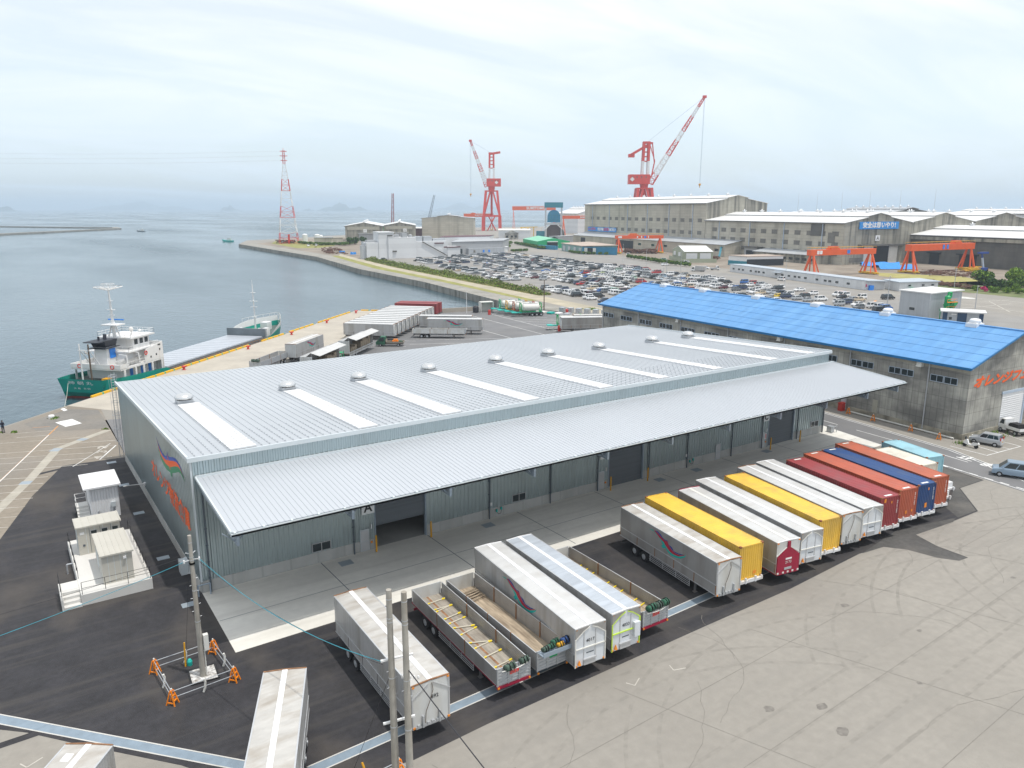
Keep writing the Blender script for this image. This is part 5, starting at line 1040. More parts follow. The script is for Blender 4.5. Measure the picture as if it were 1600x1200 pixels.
# ------------------------------------------------------------------ rear yard trailers
wt = dict(detail=False, roof='wing_roof_white', side='wing_panel')
first = wing_trailer('grey wing trailer first in the quay-side rank, beside the open cargo trailer', (65.9,102.3), R(45), 12.3, group='trailer rank across the quay', **wt)
for i in range(1, 11):
    dup(first, (65.9+i*2.22, 102.3+i*2.28, 0), R(45), 'silver wing trailer %s in the quay-side rank, counted from the open cargo trailer'%ORD(i+1))
for i in range(2): container(('outer','inner')[i]+' dark red container at the far end of the trailer rank, '+('against the basin' if i == 0 else 'next to a trailer'), (94.2-i*2.3,131.6-i*2.35), R(45), 12.2, 'cont_darkred', chassis='chassis_grey')
wing_trailer('silver wing trailer with small bird emblem parked in the rear yard', (87.4,98.2), R(52), 13.6, logo=True, group='trailers in the rear yard', detail=False, roof='wing_roof_white')
wing_trailer('plain silver wing trailer behind the one with the bird emblem, blue guard below', (88.2,104.3), R(52), 13.4, group='trailers in the rear yard', detail=False, roof='wing_roof_white')
flat_trailer('white drop-side trailer with three axles in front of the emblem trailer', (81.05,95.6), R(52), 12.6, side='front_panel', dark_side=False, frame='chassis_grey', group='trailers in the rear yard', gates=3)
wing_trailer('silver wing trailer with bird emblem standing alone on the pale quay behind the warehouse', (45.6,97.6), R(135), 12.6, logo=True, group='trailers on the quay', detail=False, roof='wing_roof')
flat_trailer('drop-side trailer with tarp roll, half hidden behind the warehouse roof edge', (28.0,82.9), R(-45), 11.5, side='galv', dark_side=False, frame='chassis_grey', group='trailers on the quay')
tarp('dark green tarpaulin roll on the drop-side trailer behind the warehouse roof', (28.0,82.7,2.1), 1.5, .3, 'tarp_dkgreen', R(-45))
def open_wing(lb, loc, rz, Lg, W=2.42, H=3.7):
    t = thing('gullwing_trailer', lb, 'trailer', (*loc,0), rz, 'cargo trailers with raised wings'); h = W/2
    MB().box(-h,0,1.0,h,Lg,1.15).build('deck', M['deck_wood'], t)
    MB().box(-h,0,1.15,h,.08,H).build('front_panel', M['front_panel'], t)
    rr = MB().box(-h,Lg-.08,1.15,h,Lg,H).build('rear_door', M['front_panel'], t)
    m_ = MB()
    for x in (-.9,-.45,0,.45,.9): m_.box(x-.03,Lg,1.15,x+.03,Lg+.03,H-.05)
    m_.build('lock_bar', M['galv'], rr)
    MB().box(h-.05,0,1.15,h,Lg,H).poly([(0,0,H),(h,0,H-.02),(h,Lg,H-.02),(0,Lg,H)]).build('closed_wing', M['wing_panel'], t)
    for k in range(4): MB().box(-h,.05+k*Lg/4,.62,-h+.05,(k+1)*Lg/4-.05,1.42).build('gate_panel', M['front_panel'], t)
    MB().ext([(0,0,H),(-1.0,0,H+.75),(-1.05,0,H+.72),(0,0,H-.05)], (0,Lg,0)).ext([(-1.0,0,H+.75),(-2.75,0,H+.25),(-2.75,0,H+.18),(-1.05,0,H+.68)], (0,Lg,0)).build('raised_wing', M['wing_roof_white'], t)
    MB().tube((-h+.1,.2,H),(-1.0,.2,H+.6),.04,6).tube((-h+.1,Lg-.2,H),(-1.0,Lg-.2,H+.6),.04,6).build('wing_strut', M['galv'], t)
    running_gear(t, W, Lg, guards=False)
    return t
open_wing('trailer with raised silver wing showing tall brown cargo, beside the rank on the quay', (56.2,95.9), R(135), 13)
open_wing('trailer with raised silver wing partly hidden by the warehouse roof edge', (43.4,83.0), R(135), 12.2)
def cargo(lb, l, r, x, y, dx, dy, dz):
    o = MB()
    for i in range(max(1,int(dy/1.1))):
        o.box(-dx/2,i*1.1,0,dx/2,i*1.1+1.04,dz*(.82+.18*math.sin(i*2.3+dx)))
        o.box(-dx/2-.02,i*1.1+.3,0,-dx/2,i*1.1+.36,dz*.8)
    o = o.build('cargo_block', M['deck_wood'], loc=on(l,r,x,y,1.16), rz=r); tag(o, lb, 'cargo', 'brown cargo in the open trailers')
cargo('tall brown cargo at the front of the open trailer by the rank', (56.2,95.9), R(135), .1, .6, 1.9, 5.6, 2.1)
cargo('lower brown cargo at the rear of the open trailer by the rank', (56.2,95.9), R(135), .1, 8.2, 1.9, 3.4, 1.2)
cargo('brown cargo at the front of the half-hidden open trailer', (43.4,83.0), R(135), .1, .6, 1.9, 4.5, 1.5)
cargo('brown cargo at the rear of the half-hidden open trailer', (43.4,83.0), R(135), .1, 6.2, 1.9, 4.5, 1.1)
def small_truck(lb, loc, rz, cab='white_paint', bed='galv', Lg=5.2, W=1.8, hood=False, group=None, load=None, box=None, name='flatbed_truck'):
    t = thing(name, lb, 'truck', (*loc[:2],0), rz, group); h = W/2; s_ = Lg/5.2; ch = 1.95 if Lg < 4 else 2.15
    MB().ext([(-h,0,.42),(-h,0,1.05),(-h,.32*s_,1.28),(-h,.85*s_,ch),(-h,1.75*s_,ch),(-h,1.75*s_,.42)], (W,0,0)).build('cab', M[cab], t)
    MB().add([(-h+.08,.30*s_-.02,1.28),(h-.08,.30*s_-.02,1.28),(h-.14,.80*s_-.03,ch-.08),(-h+.14,.80*s_-.03,ch-.08)],[(0,1,2,3)]).build('windscreen', M['glass'], t)
    w_ = MB()
    for s in (-1,1): w_.ext([(s*(h+.008),.48*s_,1.22),(s*(h+.008),.92*s_,ch-.12),(s*(h+.008),1.5*s_,ch-.12),(s*(h+.008),1.5*s_,1.22)], (s*.005,0,0))
    w_.build('side_window', M['glass'], t)
    b_ = MB().box(-h,1.85*s_,.72,h,Lg,.80)
    if not box:
        for s in (-1,1): b_.box(s*h,1.85*s_,.8,s*(h-.04),Lg,1.12)
        b_.box(-h,Lg-.04,.8,h,Lg,1.12).box(-h,1.85*s_,.8,h,1.9*s_,1.5)
    b_.build('bed', M[bed], t)
    if box: MB().box(-h-.05,1.88*s_,.82,h+.05,Lg,2.75).build('cargo_box', M[box], t)
    MB().box(-.4,.4,.4,.4,Lg-.2,.72).build('chassis', M['chassis_grey'], t)
    for y in (.85*s_, Lg-1.0*s_):
        for s in (-1,1): wheel(t, s*h, y, .33, .2, -s)
    m_ = MB()
    for s in (-1,1): m_.cbox((s*(h-.22),-.01,.8),(.28,.04,.16))
    m_.build('headlight', M['offwhite'], t)
    return t
small_truck('small flatbed truck with green cab and orange load in the rear yard', (58.9,97.3), R(-124), 'tarp_green', 'deck_grey', 6.2, 2.0)
for lb, x, y, m, sz in (('orange machine part on the bed of the small flatbed truck',62.4,94.9,'orange',(1.3,.9,.75)),('green netting on the end of the small flatbed truck bed',63.4,94.3,'tarp_green',(.9,.7,.35)),('orange lamp frame on the cab roof of the small flatbed truck',59.4,97.0,'orange',(.9,.6,.3))):
    zz = .81 if 'bed' in lb else 2.16
    o = MB().box(-sz[0]/2,-sz[1]/2,0,sz[0]/2,sz[1]/2,sz[2]*.6).box(-sz[0]*.3,-sz[1]*.4,sz[2]*.6,sz[0]*.4,sz[1]*.4,sz[2]).build('truck_load', M[m], loc=(x,y,zz), rz=R(-34)); tag(o, lb, 'load')
fk = thing('forklift', 'green forklift with orange counterweight between the open cargo trailers', 'forklift', (45.5,84.0,0), R(135))
MB().box(-.55,.0,.3,.55,1.7,.95).build('body', M['green_machine'], fk); MB().box(-.5,1.7,.3,.5,2.1,1.0).build('counterweight', M['orange'], fk)
m_ = MB()
for s in (-1,1): m_.tube((s*.45,.1,.95),(s*.45,.3,2.1),.04,6).tube((s*.45,1.6,.95),(s*.45,1.3,2.1),.04,6).box(s*.25-.05,-.2,.1,s*.25+.05,-.1,2.3)
m_.box(-.5,.25,2.08,.5,1.35,2.14).build('mast_and_guard', M['shed_green'], fk)
for s in (-1,1):
    for y in (.25,1.6): wheel(fk, s*.55, y, .28, .2, -s)
# tank containers
def tank(lb, loc, rz, fc, group='tank containers on teal chassis', chassis=True):
    t = thing('tank_container', lb, 'tank container', (*loc,1.3), rz, group)
    prof = [(0,.45),(.6,.5),(1.0,.75),(1.08,1.0),(1.08,5.1),(1.0,5.35),(.6,5.6),(0,5.65)]
    n = 20; vs = []; k = len(prof)
    for i in range(n):
        a = 2*math.pi*i/n
        for r_, y in prof: vs.append((r_*math.cos(a), y, 1.25+r_*math.sin(a)))
    MB().add(vs, [(i*k+j,((i+1)%n)*k+j,((i+1)%n)*k+j+1,i*k+j+1) for i in range(n) for j in range(k-1)]).build('tank', M['offwhite'], t, smooth=True)
    f = MB()
    for y in (0.06,6.0):
        for s in (-1,1): f.beam((s*1.16,y,0),(s*1.16,y,2.5),.14); f.beam((s*1.16,y,1.2),(0,y,2.5),.1); f.beam((s*1.16,y,1.2),(0,y,.05),.1)
        f.beam((-1.2,y,.07),(1.2,y,.07),.14).beam((-1.2,y,2.47),(1.2,y,2.47),.14)
    for s in (-1,1): f.beam((s*1.16,0,.07),(s*1.16,6.06,.07),.12)
    f.build('frame', M[fc], t)
    MB().box(-.35,.8,2.34,.35,5.2,2.40).lathe([(.3,0),(.3,.2),(0,.22)], (0,3,2.36), 10).build('walkway', M['galv'], t)
    if chassis:
        c = thing('tank_chassis', 'teal skeletal trailer under the '+lb.split(' tank')[0]+' tank container', 'chassis', (*loc,0), rz, 'teal tank chassis')
        MB().box(-1.2,-2.6,1.05,1.2,-1.2,1.25).box(-.55,-2.4,.95,.55,6.5,1.2).box(-1.2,0,1.1,1.2,.2,1.28).box(-1.2,5.9,1.1,1.2,6.1,1.28).build('deck', M['logo_teal'], c)
        running_gear(c, 2.4, 6.8, frame='chassis_grey', guards=False, ys=[5.9,4.6,3.3], legs=True)
    return t
tank('white green-framed tank at the near end of the tank rank', (113.2,119.3), R(-110), 'green_machine')
tank('white red-framed tank second in the tank rank', (113.2,122.8), R(-110), 'cont_orange')
tank('cream yellow-framed tank third in the tank rank', (113.0,126.2), R(-110), 'yellow_post')
tank('cream mint-framed tank last in the tank rank by the sea wall', (113.2,130.0), R(-110), 'quay_green')
tank('cream green-framed tank beside the ribbed grey trailer', (107.0,93.8), R(-118), 'green_machine')
wing_trailer('ribbed dark grey trailer close to the blue-roofed warehouse corner', (105.0,89.6), R(-118), 12, side='wing_panel_dark', style='arched', group='trailers in the rear yard', roof='wing_roof_white')
wing_trailer('cream roofed trailer half hidden at the blue-roofed warehouse corner', (110.2,91.3), R(-118), 9, side='front_panel', group='trailers in the rear yard', detail=False, roof='wing_roof')
# small yard things
for (x, y), lb in zip([(107.7,127.1),(105.8,91.3),(127.5,116)], ('red drum by the sea wall near the tank rank','red drum in front of the ribbed grey trailer','red drum by the pipes behind the tank rank')):
    o = MB().lathe([(0,0),(.42,0),(.42,.45),(.45,.47),(.42,.5),(.42,1.3),(.3,1.4),(0,1.42)], (0,0,0), 14).build('drum', M['signal_red'], loc=(x,y,.006)); tag(o, lb, 'drum', 'red drums')
o = MB().lathe([(0,0),(.8,0),(.9,.5),(.9,1.6),(.6,2.0),(0,2.1)], (0,0,0), 14).build('water_tank', M['cable_black'], loc=(106.8,133.2,.006)); tag(o, 'black plastic water tank against the sea wall', 'tank')
o = MB().box(-2,-1,0,-1.85,1,2.8).box(1.85,-1,0,2,1,2.8).box(-2,-1,2.8,2,1,3.0).box(-1.85,.9,0,1.85,1,2.8).build('shelter', M['offwhite'], loc=(110.6,133.5,.006), rz=R(-10)); tag(o, 'open white shelter beside the black water tank', 'shelter')
def pole(lb, loc, h, r=.14, m='galv', name='lamp_post', arm=0, group='thin lamp posts'):
    o = thing(name, lb, 'post', (*loc[:2],0), 0, group)
    MB().tube((0,0,0),(0,0,h),r,8,0,r*.6).build('shaft', M[m], o)
    MB().box(-.12,-.35-arm,h,.12,.15,h+.12).build('lamp_head', M['offwhite'], o)
    return o
pole('slim white lamp post on the sea wall before the tank rank', (104.3,134.2), 6.2, .1, 'white_paint'); pole('wooden pole behind the tank rank', (127,126.6), 9.2, .17, 'bark', 'wooden_pole', group=None)
o = MB().tube((0,0,0),(2.6,-1.2,6.5),.12,6).build('leaning_post', M['bark'], loc=(137.5,101,0)); tag(o, 'dark leaning post at the blue-roofed warehouse corner by the old channel', 'post')
rn = random.Random(5)
for i, (x, y) in enumerate(((121.5,123),(122.6,120.8),(123.7,118.6),(125,116.4),(126.5,114.2))):
    o = MB()
    for k in range(4): o.tube((-.9+.5*k,-.8,.3),(-.9+.5*k,.8,.3),.28,8)
    o = o.build('pipe_bundle', M[('offwhite','offwhite','logo_teal','white_paint','galv')[i]], loc=(x,y,.006), rz=R(20)); tag(o, ('cream','pale cream','teal','white','grey')[i]+' pipe sections lying behind the tank rank, %s from the pole'%ORD(i+1), 'pipes', 'pipe sections behind the tanks')
for i in range(6):
    o = MB().box(-.9,-.7,0,.9,.7,1.4).box(-.95,-.75,1.4,.95,.75,1.5).build('metal_crate', M['galv'], loc=(128.5+i*1.3,119.5-i*2.3,.006), rz=R(28)); tag(o, 'grey metal crate in the line by the old channel, %s from the pole'%ORD(i+1), 'crate', 'metal crates by the channel')
for j, (x, y, sx) in enumerate(((121,131.5,3.4),(125.2,128.8,2.4))):
    o = MB().lathe([(0,0),(1.1,.1),(1.2,.6),(1.2,1.9),(1.0,2.3),(0,2.4)], (0,0,0), 14).build('plastic_tank', M['offwhite'], loc=(x,y,.006)); tag(o, ('round cream tank behind the tank rank','round cream tank beside the wooden pole')[j], 'tank', 'cream tanks')
# ------------------------------------------------------------------ blue-roofed old warehouse
ow = thing('old_warehouse', 'weathered grey sheet-clad warehouse with a bright blue roof and orange lettering on its gable', 'warehouse', (93.4,-12.7,0), R(-4))
OL, OWD, OE, OR_ = 80.0, 23.0, 10.0, 13.75
m_ = MB(); m_.poly([(0,0,.75),(0,OL,.75),(0,OL,9.0),(0,0,9.0)]).poly([(OWD,0,.75),(OWD,OL,.75),(OWD,OL,OE),(OWD,0,OE)])
m_.build('side_wall', M['old_sheet'], ow)
MB().box(-.02,0.02,9.0,.1,OL,OE-.1).build('upper_wall_band', M['old_sheet_top'], ow)
def gable(y): return MB().poly([(0,y,.75),(8.55,y,.75),(8.55,y,5.25),(14.0,y,5.25),(14.0,y,.75),(OWD,y,.75),(OWD,y,OE),(OWD/2,y,OR_),(0,y,OE)])
gable(0).build('gable_wall', M['old_sheet'], ow); MB().poly([(0,OL,.0),(OWD,OL,.0),(OWD,OL,OE),(OWD/2,OL,OR_),(0,OL,OE)]).build('gable_wall', M['old_sheet'], ow)
MB().box(-.1,-.1,-.05,8.5,.15,.78).box(14.1,-.1,-.05,OWD+.1,.15,.78).box(-.1,.15,-.05,.1,OL,.78).box(OWD-.1,.15,-.05,OWD+.1,OL,.78).build('plinth', M['stained_concrete'], ow)
rf = MB()
for s in (0,1):
    xa, xb_ = (-.7,OWD/2) if s == 0 else (OWD+.7,OWD/2); za = OE-.23
    rf.poly([(xa,-.5,za),(xa,OL+.5,za),(xb_,OL+.5,OR_+.03),(xb_,-.5,OR_+.03)])
rf2 = rf.build('roof', M['blue_roof'], ow)
rr = MB()
for k in range(6):
    t = k/6; x = -.7+(OWD/2+.7)*t; z = OE-.23+(OR_+.26-OE)*t; rr.box(x-.03,-.5,z-.03,x+.03,OL+.5,z+.03)
rr.box(OWD/2-.3,-.5,OR_-.05,OWD/2+.3,OL+.5,OR_+.12); rr.build('roof_seam', M['blue_roof'], rf2)
MB().box(-.95,-.5,OE-.45,-.68,OL+.5,OE-.12).beam((-.8,-.52,OE-.26),(OWD/2,-.52,OR_),.12,.22).beam((OWD+.7,-.52,OE-.26),(OWD/2,-.52,OR_),.12,.22).build('gutter', M['blue_gutter'], ow)
MB().box(-.72,-.4,OE-.42,-.1,OL+.4,OE-.36).box(-.05,-.04,OE-.6,.0,OL,OE-.42).build('soffit', M['offwhite'], ow)
win = None
for k in range(13):
    for j in range(2):
        y0 = 1.5+6.2*k+j*1.93
        if win is None:
            win = MB().box(-.06,0,7.12,.04,1.82,7.18).box(-.06,0,8.0,.04,1.82,8.06).box(-.06,0,7.18,.04,.06,8.0).box(-.06,1.76,7.18,.04,1.82,8.0).box(-.05,.88,7.18,.04,.94,8.0).build('window', M['pipe_blue'], ow)
            pane = MB().box(-.03,.06,7.18,.02,.88,8.0).box(-.02,.94,7.18,.02,1.76,8.0).build('pane', M['glass'], win); w_, p_ = win, pane
        else:
            w_ = win.copy(); COL.objects.link(w_); w_.parent = ow; p_ = pane.copy(); COL.objects.link(p_); p_.parent = w_
        w_.location = (0,y0,0)
for y in (5.5,17.8,30.2,42.7,55,67.5,79.5): MB().tube((-.12,y,.2),(-.12,y,9.6),.09,8).cbox((-.12,y,9.7),(.24,.3,.3)).build('downpipe', M['galv'], ow)
for y in (6.7,31,55.5): MB().box(-.65,y-.35,8.95,-.02,y+.35,9.5).box(-.75,y-.4,8.85,-.1,y+.4,8.98).build('wall_vent', M['offwhite'], ow)
for y in (6.6,20.3,33.6,47,61,73): 
    x = OWD/2; v = MB().box(x-.95,y-.8,OR_-.3,x+.95,y+.8,OR_+.25).box(x-.75,y-.6,OR_+.25,x+.75,y+.6,OR_+.4); v = v.build('roof_vent', M['white_sheet'], ow)
    if y < 30: MB().lathe([(.72,.4),(.78,.6),(.6,.85),(0,.95)], (x,y,OR_), 14).build('vent_cap', M['white_sheet'], v, smooth=True)
sd = MB().box(8.55,-.02,.1,14.0,.08,5.25)
for i in range(17): sd.box(8.6,-.05,.15+i*.3,13.95,-.02,.22+i*.3)
sd.build('roller_shutter', M['white_sheet'], ow); MB().box(14.0,-.12,0,14.35,.1,5.6).box(8.3,-.12,5.25,14.35,.1,5.6).build('shutter_frame', M['pipe_blue'], ow)
text('オレンジフェリー', 1.62, M['orange_sign'], ow, (1.0,-.03,7.55), FRONT, ax='LEFT', bold=.085, sx=1.38, shear=.35, name='name_lettering')
MB().box(-.06,17.9,.6,0,18.7,2.15).build('side_door', M['door_grey'], ow); MB().box(-.05,12.6,.7,0,13.4,2.7).build('wall_patch', M['old_sheet_top'], ow)
o = MB().path([(92.7,-12,.18),(93.3,-4,.18),(94.0,4,.18)], .12, 8).build('ground_pipe', M['offwhite']); tag(o, 'pale pipe lying along the foot of the blue-roofed warehouse', 'pipe')
o = MB().box(-.45,-.35,0,.45,.35,1.1).box(-.5,-.4,1.1,.5,.4,1.25).box(-.4,-.37,.5,.4,-.35,.9).build('red_bin', M['signal_red'], loc=(94.1,5.4,0)); tag(o, 'red lidded bin against the blue-roofed warehouse wall', 'bin')
def barricade(lb, loc, rz=0, group='orange barricades along the old warehouse', z=0):
    t = thing('barricade', lb, 'barricade', (*loc[:2],z), rz, group)
    m_ = MB()
    for s in (-1,1):
        m_.beam((s*.22,-.28,0),(s*.10,-.05,.92),.07).beam((s*.22,.28,0),(s*.10,.05,.92),.07).beam((s*.2,-.22,.18),(s*.2,.22,.18),.06)
    m_.beam((-.2,-.2,.3),(.2,-.2,.3),.07).beam((-.16,-.12,.62),(.16,-.12,.62),.08).beam((-.12,0,.92),(.12,0,.92),.1)
    m_.build('body', M['orange'], t); MB().tube((0,0,.92),(0,0,1.08),.05,8).build('top_light', M['offwhite'], t)
    return t
for (x, y), lb in zip([(93.1,3.6),(92.5,-.7),(91.9,-6.6),(91.1,-10.9)],('beside the red bin','second from the red bin','third from the red bin','by the building corner')): barricade('orange barricade at the roadside, '+lb, (x,y), R(20))
# ------------------------------------------------------------------ cars
def finish_bevel(o, wdt, seg=2):
    bm = bmesh.new(); bm.from_mesh(o.data); bmesh.ops.remove_doubles(bm, verts=bm.verts, dist=.0005)
    bmesh.ops.bevel(bm, geom=[e for e in bm.edges if e.calc_face_angle(0) > .5], offset=wdt, segments=seg, affect='EDGES', profile=.6); bm.to_mesh(o.data); bm.free()
    for p in o.data.polygons: p.use_smooth = True
    return o
KINDS = { # length, width, belt, roof, lower profile (y,z), greenhouse base y0,y1, roof y0,y1
 'hatchback': (3.7,1.55,.95,1.55,[(.0,.32),(.0,.68),(.12,.82),(.95,.97),(3.62,.97),(3.7,.6),(3.7,.32)],.8,3.6,1.45,3.3),
 'minivan':   (4.6,1.72,1.02,1.82,[(.0,.32),(.0,.78),(.14,.92),(.85,1.04),(4.52,1.04),(4.6,.7),(4.6,.32)],.65,4.54,1.5,4.3),
 'sedan':     (4.6,1.74,.92,1.42,[(.0,.3),(.0,.66),(.15,.8),(1.3,.94),(3.7,.94),(4.52,.92),(4.6,.62),(4.6,.3)],1.15,3.95,1.95,3.3),
 'kei van':   (3.4,1.48,1.05,1.88,[(.0,.35),(.0,.9),(.06,1.05),(.3,1.07),(3.36,1.07),(3.4,.7),(3.4,.35)],.12,3.36,.55,3.25),
 'wagon':     (4.5,1.72,.96,1.5,[(.0,.3),(.0,.68),(.15,.82),(1.1,.97),(4.42,.97),(4.5,.62),(4.5,.3)],.95,4.42,1.75,4.0)}
def car_model(kind, lb, loc, rz, paint, group=None, detail=False):
    L_, W_, zb, zr, prof, b0, b1, t0, t1 = KINDS[kind]; h = W_/2; wt_ = h-.17
    t = thing('parked_car', lb, 'car', (*loc[:2], loc[2] if len(loc) > 2 else 0), rz, group)
    bd = MB().ext([(-h,y,z) for y,z in prof], (W_,0,0)); bd = finish_bevel(bd.build('body', M[paint], t), .07)
    cabin = [(-h+.06,b0,zb-.02),(h-.06,b0,zb-.02),(h-.06,b1,zb-.02),(-h+.06,b1,zb-.02),(-wt_,t0,zr),(wt_,t0,zr),(wt_,t1,zr),(-wt_,t1,zr)]
    g_ = MB().add(cabin, [(4,5,6,7),(0,1,5,4),(1,2,6,5),(2,3,7,6),(3,0,4,7)]).build('cabin', M[paint], t)
    v = [Vector(p) for p in cabin]
    def quad(a,b,c,d,u0,u1,w0,w1,off):
        P = lambda u,w: (a*(1-u)+b*u)*(1-w)+(d*(1-u)+c*u)*w
        n = (b-a).cross(d-a).normalized()*off; return [P(u0,w0)+n,P(u1,w0)+n,P(u1,w1)+n,P(u0,w1)+n]
    gl = MB(); gl.poly(quad(v[0],v[1],v[5],v[4],.05,.95,.06,.92,.012)); gl.poly(quad(v[2],v[3],v[7],v[6],.08,.92,.2,.88,.012))
    cuts = (.10,.40,.43,.70,.73,.93) if L_ > 3.6 else (.08,.46,.50,.92)
    for i in range(0,len(cuts),2):
        gl.poly(quad(v[1],v[2],v[6],v[5],cuts[i],cuts[i+1],.14,.88,.012)); gl.poly(quad(v[3],v[0],v[4],v[7],1-cuts[i+1],1-cuts[i],.14,.88,.012))
    gl.build('glazing', M['glass'], t)
    for y in (.72*L_/4.2, L_-.75*L_/4.2):
        for s in (-1,1):
            if detail: wheel(t, s*(h+.01), y, .31, .2, -s)
            else: MB().tube((s*(h+.02),y,.31),(s*(h-.16),y,.31),.31,10,0).tube((s*(h+.03),y,.31),(s*(h+.0),y,.31),.17,8,1).build('wheel', [M['tyre'],M['galv']], t)
    if detail:
        for s in (-1,1):
            MB().cbox((s*(h-.22),.03,.72),(.34,.1,.14)).build('headlight', M['offwhite'], t); MB().cbox((s*(h-.1),b1+.0,zb+.12),(.14,.12,.42)).build('tail_light', M['signal_red'], t)
            MB().cbox((s*(h+.09),b0+.42,zb+.08),(.18,.12,.13)).build('mirror', M[paint], t)
        MB().box(-.2,L_-.01,.6,.2,L_+.015,.72).build('number_plate', M['yellow_post' if kind == 'hatchback' else 'white_paint'], t); MB().box(-h+.06,L_-.06,.3,h-.06,L_+.04,.52).build('bumper', M[paint], t)
    return t
for k, c in {'car_white':(.80,.80,.80),'car_black':(.013,.014,.017),'car_silver':(.42,.44,.46),'car_grey':(.16,.17,.18),'car_navy':(.02,.035,.09),'car_blue':(.02,.13,.42),'car_red':(.40,.015,.02),
             'car_maroon':(.10,.01,.018),'car_yellow':(.75,.52,.02),'car_lime':(.45,.58,.04),'car_mint':(.38,.58,.44),'car_beige':(.58,.47,.33),'car_sky':(.27,.36,.45)}.items():
    m_ = mat(k, c, .32, .15 if k in ('car_silver','car_grey') else 0, var=.02, coat=.6); M[k] = m_
car_model('hatchback', 'silver compact car in the white-lined bay at the old warehouse corner', (93.9,-13.55), R(190), 'car_silver', detail=True)
car_model('minivan', 'pale silver-blue minivan on the side road beside the stop marking', (82.7,-21.3), R(205), 'car_sky', detail=True)
small_truck('small white pickup with a black load by the white roller shutter', (102.9,-13.3), R(161), 'white_paint', 'white_paint', 3.5, 1.5, name='pickup_truck')
o = MB().box(-.68,0,0,.68,1.5,.62).box(-.6,.1,.62,.6,1.4,.75).build('truck_load', M['black'], loc=(102.4,-14.85,.81), rz=R(161)); tag(o, 'black covered load on the small white pickup', 'load')
mt = thing('motorbike', 'white and black scooter parked beside the silver compact car', 'scooter', (91.0,-14.0,0), R(184))
MB().ext([(-.16,.1,.5),(-.16,.35,1.0),(-.16,.55,.95),(-.16,.75,.45),(-.16,1.1,.42),(-.16,1.2,.78),(-.16,1.85,.82),(-.16,1.95,.6),(-.16,1.5,.35),(-.16,.7,.28)], (.32,0,0)).build('body', M['white_paint'], mt)
MB().box(-.15,1.12,.80,.15,1.8,.88).build('seat', M['black'], mt); MB().tube((-.34,.42,1.02),(.34,.42,1.02),.025,6).build('handlebar', M['black'], mt); MB().tube((.12,.3,.95),(.12,.55,1.3),.02,5).box(-.2,.25,1.0,.2,.32,1.3).build('windshield', M['glass'], mt)
for y in (.25,1.62): MB().tube((-.06,y,.26),(.06,y,.26),.26,16).build('wheel', M['tyre'], mt)
# ------------------------------------------------------------------ utility poles and guard frames
def upole(lb, loc, h, r0, r1, group=None):
    o = thing('utility_pole', lb, 'utility pole', (*loc,0), 0, group)
    MB().tube((0,0,0),(0,0,h),r0,16,0,r1).build('shaft', M['pole_concrete'], o, smooth=False)
    b_ = MB()
    for z in (h-.5,h-1.5,h-1.7,h*.62,h*.4): b_.tube((0,0,z),(0,0,z+.05),r0+(r1-r0)*z/h+.012,12)
    for i in range(8): b_.tube((0,0,h-2.5-i*.45),(.28*(1 if i % 2 else -1),.0,h-2.5-i*.45),.012,4)
    b_.build('band', M['galv'], o)
    return o
P1 = upole('tall slim utility pole standing in the gravel square at the warehouse corner', (-2.55,-11.75), 9.95, .19, .115)
MB().box(.2,-.25,1.9,.5,.05,3.0).tube((.22,-.1,0),(.22,-.1,1.9),.04,6).build('service_box', M['offwhite'], P1)
ins = MB()
for s in (-1,1): ins.tube((s*.12,0,8.3),(s*.42,0,8.25),.02,5).lathe([(0,-.14),(.06,-.1),(.06,.1),(0,.14)], (s*.46,0,8.25), 8)
for s in (-1,1): ins.tube((s*.1,.05,8.7),(s*.3,.2,8.75),.02,5).cbox((0,0,8.05),(.3,.3,.12))
ins.build('insulator', M['white_paint'], P1)
P2 = upole('grey utility pole of the twin pair with two white crossarms', (2.95,-29.45), 12.35, .20, .135, 'twin utility poles')
P3 = upole('rust-streaked utility pole of the twin pair, slightly further along', (3.45,-30.05), 12.35, .20, .135, 'twin utility poles')
for z in (8.57,5.1):
    MB().beam((-.45,.25,z),(1.15,-.05,z),.10,.10).build('crossarm', M['white_paint'], P2)
it = MB()
for i in range(5): it.lathe([(0,0),(.05,.02),(.06,.1),(.04,.18),(0,.2)], (.45+i*.16,-.2-i*.12,7.55), 8)
it.build('insulator', M['white_paint'], P2)
def cable(lb, a, b, sag, r, m, name='overhead_cable'):
    a = Vector(a); b = Vector(b); pts = [a.lerp(b,t/14)-Vector((0,0,sag*4*(t/14)*(1-t/14))) for t in range(15)]
    o = MB().path(pts, r, 5).build(name, M[m]); tag(o, lb, 'cable'); return o
cable('teal overhead cable sagging from the tall pole to the twin poles', (-2.1,-11.75,8.25), (2.5,-29.2,8.57), .9, .018, 'cable_teal')
cable('thin dark wire running just under the teal cable to the twin poles', (-2.1,-11.75,8.05), (2.6,-29.2,8.35), .7, .012, 'cable_black')
cable('teal overhead cable running from the tall pole out past the car park', (-2.97,-11.75,8.25), (-30,-19,8.6), .7, .016, 'cable_teal')
cable('thin wire above the teal cable, from the tall pole past the transformer base', (-2.97,-11.6,8.5), (-31,-15.5,9.4), .6, .012, 'cable_black')
cable('black twisted cable dropping from the twin poles across the yard', (3.5,-30.2,8.25), (7.4,-50.7,.05), .35, .03, 'cable_black')
cable('thin guy wire from the twin poles down to the asphalt', (2.9,-29.5,8.0), (2.3,-25.4,.02), .0, .012, 'cable_black', 'guy_wire')
cable('thin guy wire from the tall pole top straight down to the yellow guard', (-2.6,-11.75,9.2), (-3.25,-9.85,.1), 0, .010, 'cable_black', 'guy_wire')
